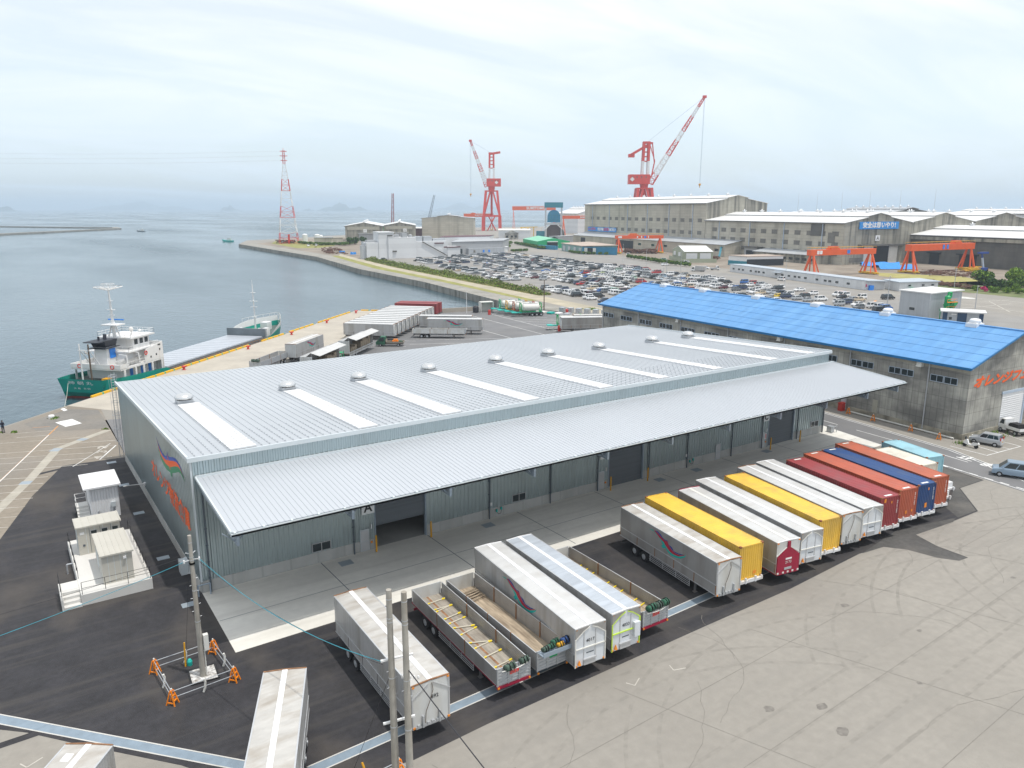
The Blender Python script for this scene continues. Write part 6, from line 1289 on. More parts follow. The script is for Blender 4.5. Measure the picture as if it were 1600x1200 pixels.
gp = MB().box(-.78,-.85,0,.78,.85,.03).build('gravel_patch', mat('gravel_white', (.55,.54,.52), .9, var=.5, scale=6, dirt=(.2,.17,.14), dirt_amt=.8, dirt_scale=2.5, bump=.8, bump_scale=12), loc=(-2.5,-11.6,.008), rz=R(-4)); gp['kind'] = 'stuff'
gb = MB()
for s in (-1,1): gb.box(s*.84-.05,-.95,0,s*.84+.05,.95,.07).box(-.79,s*.9-.05,0,.79,s*.9+.05,.07)
gb = gb.build('gravel_border', M['black'], loc=(-2.5,-11.6,.008), rz=R(-4)); tag(gb, 'black edging square round the gravel at the tall pole', 'edging')
corners = [(-5.1,-9.6),(-1.3,-9.3),(-.98,-13.45),(-4.8,-13.75)]
for (x, y), lb in zip(corners, ('beside the yellow wire guard','on the apron side','on the drain side by the white weights','at the corner by the yard drain')): barricade('orange barricade stand around the tall pole, '+lb, (x,y), R(45), 'orange stands around the tall pole')
for i in range(4):
    (xa,ya),(xb_,yb) = corners[i], corners[(i+1)%4]
    o = MB()
    for z in (.42,.86): o.tube((xa,ya,z),(xb_,yb,z),.026,6)
    o = o.build('barrier_rail', M['galv']); tag(o, 'steel barrier rails round the tall pole, %s'%('behind the pole','on the apron side','in front of the gravel','on the cabinet side')[i], 'barrier rail', 'rails around the tall pole')
    xm, ym = (xa+xb_)/2+.05, (ya+yb)/2
    o = MB().path([(xm,ym,.95),(xm+.06,ym,.7),(xm+.02,ym,.3),(xm-.08,ym+.03,.02)], .075, 7).build('sandbag', M['offwhite']); tag(o, 'limp white sandbag hung on the rails %s'%('behind the tall pole','facing the apron','in front of the gravel','facing the cabinets')[i], 'sandbag', 'sandbags on the barrier rails')
o = MB().tube((-3.28,-9.95,0),(-3.2,-9.85,1.7),.055,8).build('wire_guard', M['yellow_post']); tag(o, 'yellow guy wire guard tube behind the tall pole', 'wire guard')
o = MB().lathe([(.0,0),(.16,0),(.18,.3),(.1,.45),(0,.5)], (-3.0,-9.95,.0), 10).build('teal_bag', M['logo_teal']); tag(o, 'teal bag beside the yellow guy wire guard', 'bag')
barricade('orange barricade stand between the twin poles and the drain', (4.15,-27.2), R(30), 'orange stands at the twin poles')
for i, (a, c, t_) in enumerate((((1.0,-27.4),(4.15,-27.2),'along the drain'),((4.15,-27.2),(5.3,-31.5),'running down past the twin poles'))):
    o = MB()
    for z in (.42,.86): o.tube((*a,z),(*c,z),.026,6)
    o = o.build('barrier_rail', M['galv']); tag(o, 'steel barrier rails '+t_, 'barrier rail', 'rails at the twin poles')
for (a, c), t_ in zip((((2.3,-28.3),(2.0,-27.4)),((4.9,-29.8),(4.9,-30.2))),('beside the grey twin pole','past the rust-streaked twin pole')):
    o = MB().tube((*a,0),(c[0],c[1],1.9),.06,8).build('wire_guard', M['yellow_post']); tag(o, 'yellow guy wire guard tube '+t_, 'wire guard')
# ------------------------------------------------------------------ the man on the quay
pr = thing('person', 'man in a black cap and dark navy work clothes reading a paper on the quay', 'person', (-12.1,62.6,.005), R(160))
def skinned(name, pts, edges, rad, m, parent, sub=2, root=0):
    me = bpy.data.meshes.new(name); me.from_pydata(pts, edges, []); o = bpy.data.objects.new(name, me); COL.objects.link(o); o.parent = parent
    me.materials.append(M[m]); md = o.modifiers.new('skin', 'SKIN')
    for i, v in enumerate(me.skin_vertices[0].data if me.skin_vertices else []): v.radius = rad[i]
    if not me.skin_vertices: bpy.context.view_layer.update()
    for i, v in enumerate(me.skin_vertices[0].data): v.radius = rad[i]
    me.skin_vertices[0].data[root].use_root = True
    s_ = o.modifiers.new('sub', 'SUBSURF'); s_.levels = s_.render_levels = sub
    return o
B_ = [(0,0,.92),(0,0,1.1),(0,-.01,1.3),(0,-.01,1.42),(.0,0,1.50),(0,-.01,1.58),(0,-.01,1.68),
      (.18,0,1.40),(.24,.02,1.14),(.14,-.22,1.10),(.08,-.28,1.12),(-.18,0,1.40),(-.24,.02,1.14),(-.14,-.22,1.10),(-.08,-.28,1.12),
      (.10,0,.86),(.11,-.01,.48),(.11,.02,.08),(.12,-.14,.04),(-.10,0,.86),(-.11,-.01,.48),(-.11,.02,.08),(-.12,-.14,.04)]
E_ = [(0,1),(1,2),(2,3),(3,4),(4,5),(5,6),(3,7),(7,8),(8,9),(9,10),(3,11),(11,12),(12,13),(13,14),(0,15),(15,16),(16,17),(17,18),(0,19),(19,20),(20,21),(21,22)]
R_ = [(.17,.11),(.155,.10),(.18,.115),(.15,.10),(.055,.055),(.085,.10),(.07,.085)]+[(.065,)*2,(.052,)*2,(.042,)*2,(.035,.02)]*2+[(.095,)*2,(.07,)*2,(.05,)*2,(.045,.035)]*2
skinned('body', B_, E_, R_, 'navy_cloth', pr)
MB().lathe([(0,-.14),(.05,-.125),(.078,-.06),(.09,.0),(.092,.05),(.08,.1),(.05,.125),(0,.135)], (0,-.015,1.62), 14).build('face', M['skin'], pr, smooth=True)
MB().lathe([(.1,.0),(.1,.05),(.085,.11),(.04,.135),(0,.14)], (0,-.01,1.64), 14).add([(-.08,-.08,1.655),(.08,-.08,1.655),(.06,-.2,1.64),(-.06,-.2,1.64)],[(0,1,2,3)]).build('cap', M['hair'], pr, smooth=True)
for s in (-1,1):
    hb = MB().cbox((s*.07,-.30,1.12),(.07,.085,.03))
    for i in range(4): hb.tube((s*.07+(-.026+.017*i),-.34,1.12),(s*.07+(-.026+.017*i)*1.1,-.40-.012*(1 if i in (1,2) else 0),1.10),.0085,6)
    hb.tube((s*.035,-.30,1.125),(s*.02,-.34,1.15),.01,6); hb.build('hand', M['skin'], pr)
    MB().box(s*.115-.05,-.2,0,s*.115+.05,.09,.09).build('shoe', M['black'], pr)
MB().add([(-.1,-.31,1.13),(.1,-.31,1.13),(.1,-.47,1.24),(-.1,-.47,1.24)],[(0,1,2,3)]).build('paper_sheet', M['paper'], pr)
# ------------------------------------------------------------------ shipyard halls (local x runs from the near wall, y away)
def copies(first, spots, parent, subs=()):
    first.location = spots[0]
    for s_ in spots[1:]:
        c = first.copy(); COL.objects.link(c); c.parent = parent; c.location = s_
        for k in subs: d = k.copy(); COL.objects.link(d); d.parent = c
def hall(name, lb, p0, q0, L_, W_, eave, ridge, wallm='hall_wall', gabm='hall_gable', roofm='hall_roof', lantern=.34, cat='hall', rows=(), step=7.0, wl=(4.6,2.3), vents=8, pipes=0, group=None, ztop=1.0, zoff=0):
    t = thing(name, lb, cat, yard(p0,q0), TS, group)
    MB().box(0,0,0,.5,L_,eave-.25).build('side_wall', M[wallm], t); MB().box(W_-.5,0,0,W_,L_,eave-.25).build('side_wall', M[wallm], t)
    h = W_/2; a = h-W_*lantern/2
    def zr(x): return eave+(ridge-ztop-eave)*min(x,W_-x)/h
    prof = [(0.02,0),(W_-.02,0),(W_-.02,eave),(W_-a,zr(a)),(W_-a,zr(a)+ztop*.8),(h,ridge),(a,zr(a)+ztop*.8),(a,zr(a)),(0.02,eave)]
    for y in (-.06, L_+.06-.4): MB().ext([(x,y,z) for x,z in prof], (0,.4,0)).build('gable_wall', M[gabm], t)
    r = MB()
    for s in (0,1):
        X = (lambda x: x) if s == 0 else (lambda x: W_-x)
        r.ext([(X(-.8),-.6,eave-.15),(X(a),-.6,zr(a)+.1),(X(a),-.6,zr(a)+.35),(X(-.8),-.6,eave+.1)], (0,L_+1.2,0))
    r.build('roof', M[roofm], t)
    r = MB().ext([(a-.6,-.6,zr(a)+ztop*.7),(h,-.6,ridge+.05),(W_-a+.6,-.6,zr(a)+ztop*.7),(W_-a+.6,-.6,zr(a)+ztop*.95),(h,-.6,ridge+.3),(a-.6,-.6,zr(a)+ztop*.95)], (0,L_+1.2,0))
    r.box(a,0,zr(a),a+.2,L_,zr(a)+ztop*.75); r.build('roof_lantern', M[roofm], t)
    v = MB().box(-.9,-.5,0,.9,.5,.9).box(-1.3,-.9,.9,1.3,.9,1.25).beam((-1,-.9,1.1),(.9,.9,2.0),.5,.25).build('roof_ventilator', M['white_sheet'], t)
    copies(v, [(h,(i+.5)*L_/vents,ridge) for i in range(vents)], t)
    if rows:
        w_ = MB().box(-.12,-wl[0]/2,-wl[1]/2,.02,wl[0]/2,wl[1]/2).box(-.25,-wl[0]/2-.2,wl[1]/2,.02,wl[0]/2+.2,wl[1]/2+.18).build('louvre_window', M['louvre'], t)
        copies(w_, [(-.02,y,z) for z in rows for y in [step*(i+.6) for i in range(int(L_/step))]], t)
    if pipes:
        pp = MB().tube((-.25,0,.5),(-.25,0,eave-.6),.28,8).build('downpipe', M['pipe_blue'], t)
        copies(pp, [(0,L_*(i+.5)/pipes,0) for i in range(pipes)], t)
    MB().box(-1.0,-.6,eave-.55,-.1,L_+.6,eave-.15).build('gutter', M['hall_dark'], t)
    return t
h1 = hall('shipyard_hall', 'tallest beige concrete shipyard hall with white roof and a blue slogan banner', 331.75, 380.3, 173, 52.2, 33.7, 39, rows=(22,13.6), step=10.2, vents=8, pipes=6, group='shipyard halls')
h2 = hall('shipyard_hall', 'beige shipyard hall with the blue safety banner over its big gable door', 331.75, 258.3, 121.6, 50.4, 22.4, 27.6, rows=(16.4,10.6,5.6), step=9.6, vents=7, pipes=4, group='shipyard halls')
h3 = hall('shipyard_hall', 'grey stained hall gable beside the banner gable, middle of the joined halls', 382.3, 258.4, 121, 51, 22.6, 27.7, wallm='hall_gable', group='shipyard halls')
h4 = hall('shipyard_hall', 'grey stained hall gable last of the joined halls', 433.5, 258.4, 121, 52, 22.8, 27.6, wallm='hall_gable', group='shipyard halls')
h5 = hall('shipyard_hall', 'low dark grey hall with light blue window patches before the joined gables', 382.6, 60, 198, 53, 15.7, 20.6, wallm='hall_dark', gabm='hall_dark', vents=6, group='shipyard halls')
h6 = hall('shipyard_hall', 'distant pale blue hall with white roof beyond the joined gables', 640, 330, 110, 60, 26, 29.5, wallm='prefab_wall', gabm='prefab_wall', group='shipyard halls')
hall('shipyard_hall', 'far white-roofed hall behind the teal framed tower', 455, 800, 60, 46, 24, 31.5, wallm='factory_white', gabm='factory_white', group='distant halls', lantern=.2)
hall('shipyard_hall', 'long grey roof ridge far behind the joined gables', 520, 392, 60, 40, 27.5, 30.8, wallm='hall_dark', gabm='hall_dark', roofm='grey_roof', group='distant halls')
# banners and doors on halls
bn = MB().box(-.5,117.5,10.9,-.3,166,14.6).build('slogan_banner', M['banner_blue'], h1)
for tx, y, m_, wd in (('ルールを守れ!',158.5,'banner_red',1),('安全作業',143.5,'white_paint',1.2),('基本行動',133.8,'banner_red',1),('で全員達成',126.3,'white_paint',.75),('ヨシ!',120.6,'white_paint',1)):
    text(tx, 2.7, M[m_], bn, (-.56,y,12.75), LEFTW, name='banner_lettering', bold=.1, sx=wd*.78)
MB().box(-.1,163.5,4.6,.05,172,10.3).build('shutter_door', M['factory_grey'], h1)
bn = MB().box(10.1,-.75,19.0,39.4,-.55,23.0).build('safety_banner', M['banner_blue'], h2)
text('安全は思いやり!', 3.2, M['white_paint'], bn, (24.75,-.8,21.0), FRONT, name='banner_lettering', bold=.13, sx=1.06)
s_ = MB().box(23.3,-.3,12.6,26.5,-.15,15.6).build('letter_sign', M['white_paint'], h2); text('A', 2.6, M['hall_dark'], s_, (24.9,-.35,14), FRONT, name='sign_letter', bold=.06)
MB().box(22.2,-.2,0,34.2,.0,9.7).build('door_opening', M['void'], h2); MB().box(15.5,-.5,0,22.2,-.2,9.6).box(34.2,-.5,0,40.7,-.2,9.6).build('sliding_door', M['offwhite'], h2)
MB().box(11,-2.4,9.8,45,-.1,10.8).build('door_canopy', M['hall_dark'], h2); MB().box(5.5,-.2,1.2,15,-.08,3.6).build('low_window', M['louvre'], h2)
MB().box(-.3,14,15,.0,24,21.5).build('dark_stain_panel', M['hall_dark'], h2); MB().box(-.2,6,11.5,.0,11,17).build('open_hatch', M['louvre'], h2)
w_ = MB().box(-.15,-3.4,-1.5,.05,3.4,1.5).build('blue_window', M['pipe_blue'], h5); copies(w_, [(-.02,y,z) for y,z in ((120,10.4),(104,10.4),(88,10.4),(106,4.8),(90,4.8),(72,10.4))], h5)
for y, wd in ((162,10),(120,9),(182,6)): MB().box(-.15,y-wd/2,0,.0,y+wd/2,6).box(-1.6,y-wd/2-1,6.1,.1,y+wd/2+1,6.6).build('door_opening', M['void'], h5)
MB().box(-.9,0,13.2,.05,198,14.9).build('fascia', M['hall_gable'], h5)
for i, q in enumerate((266,290,313,336,358,376)):
    MB().tube((26,q-258,27.6),(26,q-258,41),.12,5,0,.05).build('lightning_rod', M['galv'], h3)
def low(name, lb, quad, z, zr, wallm, roofm, cat='building', over=.5, group=None):
    """pitched or flat low building on a quad of (p,q) corners: near-left, near-right, far-right, far-left; zr lifts the far eave"""
    pts = [Vector(yard(*q)) for q in quad]; c = sum(pts, Vector())/4; t = thing(name, lb, cat, c, 0, group); pts = [p-c for p in pts]; Z = Vector((0,0,1))
    zs = [z,z,zr,zr]; w_ = MB()
    for i in range(4): a, b_ = pts[i], pts[(i+1)%4]; w_.poly([a,b_,b_+Z*zs[(i+1)%4],a+Z*zs[i]])
    w_.build('wall', M[wallm], t)
    o = [p*(1+over/max(1,p.length))+Z*(zs[i]+.02) for i, p in enumerate(pts)]
    MB().ext(o, (0,0,.3)).build('roof', M[roofm], t)
    t['pts'] = 0; del t['pts']; return t, pts
# lean-to along hall 1
lt = thing('lean_to', 'long grey-roofed lean-to along the foot of the tallest hall', 'lean-to', yard(318.6,341.4), TS)
MB().box(0,0,0,.4,208,7.3).box(.4,0,0,13.1,.4,7.3).ext([(0,.05,7.2),(13,.05,7.2),(13,.05,9.8)], (0,.3,0)).build('wall', M['hall_wall'], lt)
MB().ext([(-.8,-.5,7.3),(13.1,-.5,9.95),(13.1,-.5,10.2),(-.8,-.5,7.6)], (0,209,0)).build('roof', M['grey_roof'], lt)
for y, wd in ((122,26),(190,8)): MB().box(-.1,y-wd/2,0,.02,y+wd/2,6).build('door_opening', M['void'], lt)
w_ = MB().box(-.08,-2,-.8,.02,2,.8).build('window', M['glass'], lt); copies(w_, [(-.02,y,4) for y in (8,20,34,50,66,82,100)], lt)
lt2 = thing('lean_to', 'grey-roofed office lean-to at the foot of the banner hall', 'lean-to', yard(322,266), TS)
MB().box(0,0,0,.4,52,4.6).box(.4,0,0,9.6,.4,4.6).ext([(0,.05,4.5),(9.6,.05,4.5),(9.6,.05,6.2)], (0,.3,0)).build('wall', M['hall_gable'], lt2); MB().ext([(-.8,-.5,4.6),(9.7,-.5,6.3),(9.7,-.5,6.55),(-.8,-.5,4.9)], (0,53,0)).build('roof', M['grey_roof'], lt2)
w_ = MB().box(-.08,-1.6,-.7,.02,1.6,.7).build('window', M['glass'], lt2); copies(w_, [(-.02,4+5.4*i,2.2) for i in range(9)], lt2)
dk_ = thing('door_porch', 'dark canopied doorway between the two lean-tos', 'porch', yard(328,322), TS); MB().box(0,0,0,3.7,12,6.3).build('porch_body', M['factory_grey'], dk_); MB().box(-.1,2,.3,.02,10,4.6).build('porch_shutter', M['void'], dk_); MB().box(-1,-1,6.3,3.7,13,7).build('porch_roof', M['hall_dark'], dk_)
st_ = thing('outside_stair', 'steep outdoor steel stair beside the sage green house', 'stair', yard(318,338), TS); m_ = MB().beam((-6,0,.2),(0,6,6),1.2,.3)
for i in range(5): m_.tube((-6+1.5*i,1.5*i,.2+1.45*i),(-6+1.5*i,1.5*i,1.6+1.45*i),.06,4)
m_.box(0,5,5.8,2,8,6.1); m_.build('stair_flight', M['tower_teal'], st_)
# long prefab office and small buildings
t, pts = low('site_office', 'very long low white prefab office with grey-blue roof along the car park', [(246.7,245.2),(236.9,153.9),(245.5,152.6),(256.3,243.5)], 3.4, 3.1, 'prefab_wall', 'prefab_roof', over=1.2)
d = (pts[1]-pts[0]); n_ = Vector((d.y,-d.x,0)).normalized(); ang = math.atan2(d.y,d.x)
wf = MB().box(-.9,-.06,1.15,.9,.02,2.15).build('window', M['aluminium'], t); wg = MB().box(-.8,-.09,1.25,-.04,-.05,2.05).box(.04,-.09,1.25,.8,-.05,2.05).build('pane', M['glass'], wf)
wf.rotation_euler[2] = ang
copies(wf, [pts[0]+d*u+n_*.0 for u in (.035,.085,.12,.19,.235,.26,.30,.40,.45,.50,.545,.575,.62,.70,.755,.785,.83,.90)], t, [wg])
for c in [wf]+[c for c in t.children if c.name.startswith('window')]: c.rotation_euler[2] = ang
MB().beam(pts[0]+d*.39+n_*1.0+Vector((0,0,2.6)),pts[0]+d*.45+n_*1.0+Vector((0,0,2.6)),2,.15).build('porch_roof', M['prefab_roof'], t)
MB().beam(pts[1]+(pts[2]-pts[1])*.15-Vector((0,0,-.9))+d.normalized()*.6,pts[1]+(pts[2]-pts[1])*.35+Vector((0,0,.9))+d.normalized()*.6,.9,1.8).build('drink_machine', M['bright_blue'], t)
MB().box(-.5,-.03,0,.5,.03,1.0).build('red_notice', M['banner_red'], t).location = pts[1]+(pts[2]-pts[1])*.06+d.normalized()*.08+Vector((0,0,1.2)); 
t, pts = low('site_office', 'small white prefab hut at the end of the long office', [(249.5,156.5),(245.1,145.7),(262.5,143.5),(266.5,155.5)], 3.2, 3.1, 'prefab_wall', 'prefab_roof', over=.8)
for u in (.25,.6,.85): q = pts[1].lerp(pts[2],u); MB().cbox(q+Vector((0,0,2.1))-Vector((.1,.2,0)), (.9,.5,.5)).build('window', M['glass'], t)
MB().cbox(pts[1].lerp(pts[2],.3)+Vector((0,0,.6))-Vector((.2,.6,0)), (1.6,1.0,1.2)).build('green_box', M['shed_green'], t)
t, pts = low('site_house', 'sage green house with pale pitched roof and two white roller doors', [(276,336.5),(264.7,309),(280.2,302.7),(291,331)], 6.1, 6.1, 'house_sage', 'hall_roof')
bpy.data.objects.remove([c for c in t.children if c.name.startswith('roof')][0])
d1 = pts[1]-pts[2]; r0 = (pts[0]+pts[1])/2; r1 = (pts[3]+pts[2])/2; Z = Vector((0,0,1)); rr_ = MB()
r0 = (pts[0]+pts[1])/2+Z*8.6; r1 = (pts[3]+pts[2])/2+Z*8.6
ex = (pts[0]-pts[1]).normalized()*.6
rr_.ext([pts[0]+Z*5.9+ex,pts[3]+Z*5.9+ex,r1,r0],(0,0,.2)).ext([pts[1]+Z*5.9-ex,pts[2]+Z*5.9-ex,r1,r0],(0,0,.2)).build('roof', M['hall_roof'], t)
MB().poly([pts[0]+Z*6.1,pts[1]+Z*6.1,r0]).build('gable', M['house_sage'], t); MB().poly([pts[3]+Z*6.1,pts[2]+Z*6.1,r1]).build('gable', M['house_sage'], t)
for u in (.08,.55):
    a = pts[1].lerp(pts[2],u); b_ = pts[1].lerp(pts[2],u+.38); n_ = Vector((d1.y,-d1.x,0)).normalized()*-.1; n_ = -n_ if n_.dot(pts[1]+pts[2]) < 0 else n_
    MB().ext([a+Z*1.8+n_,b_+Z*1.8+n_,b_+Z*5.2+n_,a+Z*5.2+n_], n_*.5).build('roller_door', M['white_sheet'], t)
for u in (.28,.7): q = pts[0].lerp(pts[1],u); MB().cbox(q+Z*4.2, (1.6,1.6,2.2)).build('window', M['white_sheet'], t)
fw_ = MB()
for a, b_ in ((pts[0],pts[1]),(pts[1],pts[2])):
    fw_.beam(a*1.18+Z*1.1,b_*1.18+Z*1.1,.1,2.2)
fw_ = fw_.build('yard_fence', M['house_sage'], loc=t.location); tag(fw_, 'green panel fence round the sage green house', 'fence')
t, pts = low('open_shed', 'teal and white open shed with pale pitched roof beside the long office', [(276,283.5),(277.9,270.7),(300,268),(299,281)], 5.0, 5.0, 'white_sheet', 'rusty_roof')
MB().beam(pts[0]*1.003+Z*1.2,pts[1]*1.003+Z*1.2,.35,2.6).build('teal_panel', M['shed_teal'], t)
q = [p*.98 for p in pts]; MB().ext([q[1]*1.03+Z*.2,q[2]*1.03+Z*.2,q[2]*1.03+Z*3.6,q[1]*1.03+Z*3.6],(.05,-.3,0)).build('opening', M['void'], t)
# grey block building with green machinery, navy kiosk
bs = thing('block_building', 'plain tall grey ribbed building with white roof behind the blue roof', 'building', yard(191.2,89.6), TS)
MB().box(0,0,0,12.6,9.8,6.9).box(0,0,6.9,12.6,9.8,7.0).build('wall', M['gray_sheet'], bs); MB().add([(-.3,-.4,6.9),(13,-.4,7.35),(13,10.3,7.35),(-.3,10.3,6.9),(-.3,-.4,7.2),(13,-.4,7.6),(13,10.3,7.6),(-.3,10.3,7.2)],[(0,3,2,1),(4,5,6,7),(0,1,5,4),(1,2,6,5),(2,3,7,6),(3,0,4,7)]).build('roof', M['hall_roof'], bs)
f = MB().box(-.08,4.4,1.7,.02,6.4,2.7).build('window', M['aluminium'], bs); MB().box(-.1,4.5,1.8,-.05,6.3,2.6).build('pane', M['glass'], f); MB().tube((-.1,-.1,0),(-.1,-.1,6.9),.1,6).build('downpipe', M['galv'], bs)
gm = thing('plant_machine', 'bright green bucket machine with orange guards beside the grey block building', 'machine', yard(195.6,87.2), TS)
m_ = MB()
for x in (-1.8,0,1.6):
    for y in (-1,.8): m_.tube((x,y,0),(x,y,2.6),.12,6)
m_.box(-2,-1.2,2.3,2,1,2.7).box(-1.0,-.8,2.7,-.5,.6,5.2).box(.3,-.9,2.7,1.2,.6,5.0).box(-1.2,-.9,3.8,1.6,.7,4.1).tube((1.6,-.2,3.2),(2.8,-.2,4.6),.5,8).lathe([(.3,0),(.8,.3),(.8,1.3),(.4,1.7)],(-.5,0,4.9),10).path([(-.4,0,6.5),(-.4,0,7.3),(.7,0,7.3),(.7,0,6.0)],.28,8).build('frame', M['green_machine'], gm)
m_ = MB()
for z in (2.9,4.9): m_.tube((-1.8,-1,z+.7),(2,-1,z+.7),.05,5).tube((-1.8,-1,z),(-1.8,-1,z+.7),.05,5).tube((1,-1,z),(1,-1,z+.7),.05,5).box(-1.8,-1.3,z-.2,2,-.9,z)
m_.build('guard_rail', M['orange'], gm)
kz = thing('kiosk', 'flat-roofed grey and navy site building in front of the road junction', 'building', yard(186.6,81.6), R(-62))
MB().box(0,0,0,9.4,5.5,3.2).build('wall', M['gray_sheet'], kz); MB().box(-.6,-.7,3.2,10.0,6.0,3.5).build('roof', M['hall_roof'], kz)
for x0, x1 in ((0,1.1),(3.4,5.6),(8.4,9.4)): MB().box(x0,-.06,.0,x1,.0,3.15).build('navy_panel', M['navy_sheet'], kz)
f = MB().box(6.8,-.08,1.2,7.7,0,1.9).box(1.5,-.08,1.2,2.2,0,1.9).build('window', M['glass'], kz); MB().box(2.0,-.1,2.5,3.2,-.0,2.8).build('sign_board', M['white_paint'], kz)
# sheds by the far edge of the car park
t, pts = low('storage_shed', 'bright green storage shed with dark doorway and shrubs before it', [(266.5,540.5),(255,487),(280,481),(291,534)], 5.2, 5.2, 'shed_green', 'shed_green_roof')
bpy.data.objects.remove([c for c in t.children if c.name.startswith('roof')][0])
ra_ = pts[0].lerp(pts[3],.5)+Z*7.6; rb_ = pts[1].lerp(pts[2],.5)+Z*7.6
MB().ext([pts[0]+Z*5.1,pts[1]+Z*5.1,rb_,ra_],(0,0,.2)).ext([pts[3]+Z*5.1,pts[2]+Z*5.1,rb_,ra_],(0,0,.2)).build('roof', M['shed_green_roof'], t); MB().poly([pts[1]+Z*5.2,pts[2]+Z*5.2,rb_]).build('gable', M['shed_green'], t); MB().poly([pts[0]+Z*5.2,pts[3]+Z*5.2,ra_]).build('gable', M['shed_green'], t)
a = pts[1].lerp(pts[2],.3); b_ = pts[1].lerp(pts[2],.62); MB().ext([a+Z*.2,b_+Z*.2,b_+Z*4.6,a+Z*4.6],(-.2,-.5,0)).build('doorway', M['void'], t); MB().ext([a+Z*4.7,b_+Z*4.7,b_+Z*5.3,a+Z*5.3],(-.3,-1.0,0)).build('door_hood', M['white_sheet'], t)
t, pts = low('blue_container', 'low blue container lying in front of the green shed', [(252,481),(257,460.5),(260,461.5),(255,482)], 2.5, 2.5, 'shed_blue', 'shed_blue', 'container', over=.1)
t, pts = low('workshop', 'long teal and mint workshop with pale rusty roof at the car park edge', [(257.5,450),(250.5,405),(266,385.5),(275,440)], 5.2, 6.2, 'shed_mint', 'rusty_roof', over=1.5)
MB().ext([pts[1]*1.004+Z*.0,pts[2]*1.004+Z*.0,pts[2]*1.004+Z*5.0,pts[1]*1.004+Z*5.0],(-.3,-.3,0)).build('blue_front', M['shed_blue'], t)
a = pts[1].lerp(pts[2],.16); b_ = pts[1].lerp(pts[2],.30); dd = Vector((-.5,-.55,0)); MB().ext([a+Z*0,b_+Z*0,b_+Z*4.2,a+Z*4.2],dd).build('doorway', M['void'], t)
for u0, u1 in ((.06,.15),(.31,.40)): a = pts[1].lerp(pts[2],u0); b_ = pts[1].lerp(pts[2],u1); MB().ext([a+Z*.2,b_+Z*.2,b_+Z*4.3,a+Z*4.3],dd*1.4).build('door_leaf', M['offwhite'], t)
for u in (.1,.35,.62,.86): a = pts[0].lerp(pts[1],u); b_ = pts[0].lerp(pts[1],u+.1); MB().ext([a+Z*.3,b_+Z*.3,b_+Z*3.9,a+Z*3.9],(-.4,.05,0)).build('shutter', M['door_grey'], t)
t, pts = low('arched_tunnel', 'grey tunnel shed with dark mouth between the green shed and tallest hall', [(309,578),(316.5,573.5),(340.5,578),(334,590)], 5.4, 5.4, 'gray_sheet', 'grey_roof')
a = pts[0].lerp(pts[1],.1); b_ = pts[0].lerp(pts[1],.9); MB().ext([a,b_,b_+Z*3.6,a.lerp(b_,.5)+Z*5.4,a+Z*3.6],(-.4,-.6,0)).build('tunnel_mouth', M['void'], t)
# white and grey factory group at the far edge of the car park
wa = thing('factory', 'white windowless factory block with stepped roof and rooftop tanks', 'factory', yard(104.4,408), TS)
MB().box(0,.5,0,7.5,14,9.9).box(7.5,0,0,17,14,15.6).box(17,0,0,31,14,12.7).build('wall', M['factory_white'], wa); MB().box(7.2,-.3,15.6,17.3,14.2,16.1).build('roof', M['factory_white'], wa)
MB().box(13.2,-1.0,0,15.6,.02,13.8).build('stair_shaft', M['factory_white'], wa); MB().box(12.9,-1.2,13.6,15.9,0,14.3).box(15.6,-.7,4,18.4,.02,4.8).build('vent_hood', M['hall_dark'], wa)
for m_ in (MB().box(18,3,12.7,21,8,14.6), MB().box(23,2,12.7,26,7,15.3), MB().lathe([(1.4,0),(1.4,1.3),(0,1.7)],(29,6,12.7),10), MB().box(1,3,9.9,6,9,11.2)): m_.build('roof_plant', M['factory_grey'], wa)
MB().box(-2.5,2,0,-.05,8,8).tube((-1.5,5,8),(-1.5,5,10.5),.7,8).build('pipe_rack', M['galv'], wa)
wb = thing('factory', 'white factory with sloping stair line joined to the windowless block', 'factory', yard(136.5,412), TS)
MB().box(0,-.2,0,20.5,14,10).box(20.5,-.6,0,29,10,6.3).box(0,14,0,20,30,9).build('wall', M['factory_white'], wb); MB().beam((4,-.7,9.7),(20.2,-.7,.8),.5,.5).build('stair_flight', M['hall_dark'], wb); MB().box(12,-.6,8.4,18,-.2,9).box(18,-1,5.8,29,-.55,6.5).build('dark_coping', M['purple_wall'], wb)

for m_ in (MB().box(.5,2,10,4.5,8,13), MB().box(5.5,2,10,11,8,13), MB().box(12,3,10,20,9,11.5)): m_.build('roof_plant', M['galv'], wb)
MB(); MB().box(-1.4,1,0,0,6,9).build('link_wall', M['factory_grey'], wb)
t, pts = low('office_block', 'long grey low office block behind the white factory', [(166,430),(205.5,437.5),(226,475),(186,470)], 8.3, 8.3, 'factory_grey', 'grey_roof', over=.6)
e_ = (pts[1]-pts[0]).normalized(); nn = Vector((e_.y,-e_.x,0))
for u0, u1, z0, z1, m_, nm in ((.02,.12,0,4.2,'void','doorway'),(.16,.2,0,3.8,'glass','window'),(.28,.98,0,4.0,'gray_sheet','annex')):
    a = pts[0].lerp(pts[1],u0); b_ = pts[0].lerp(pts[1],u1); MB().ext([a+Z*z0,b_+Z*z0,b_+Z*z1,a+Z*z1], nn*(3.2 if nm == 'annex' else .2)).build(nm, M[m_], t)
for u in (.37,.55,.66): a = pts[0].lerp(pts[1],u)+nn*3.25; b_ = pts[0].lerp(pts[1],u+.035)+nn*3.25; MB().ext([a+Z*1.2,b_+Z*1.2,b_+Z*2.8,a+Z*2.8], nn*.1).build('window', M['bright_blue' if u > .5 else 'louvre'], t)
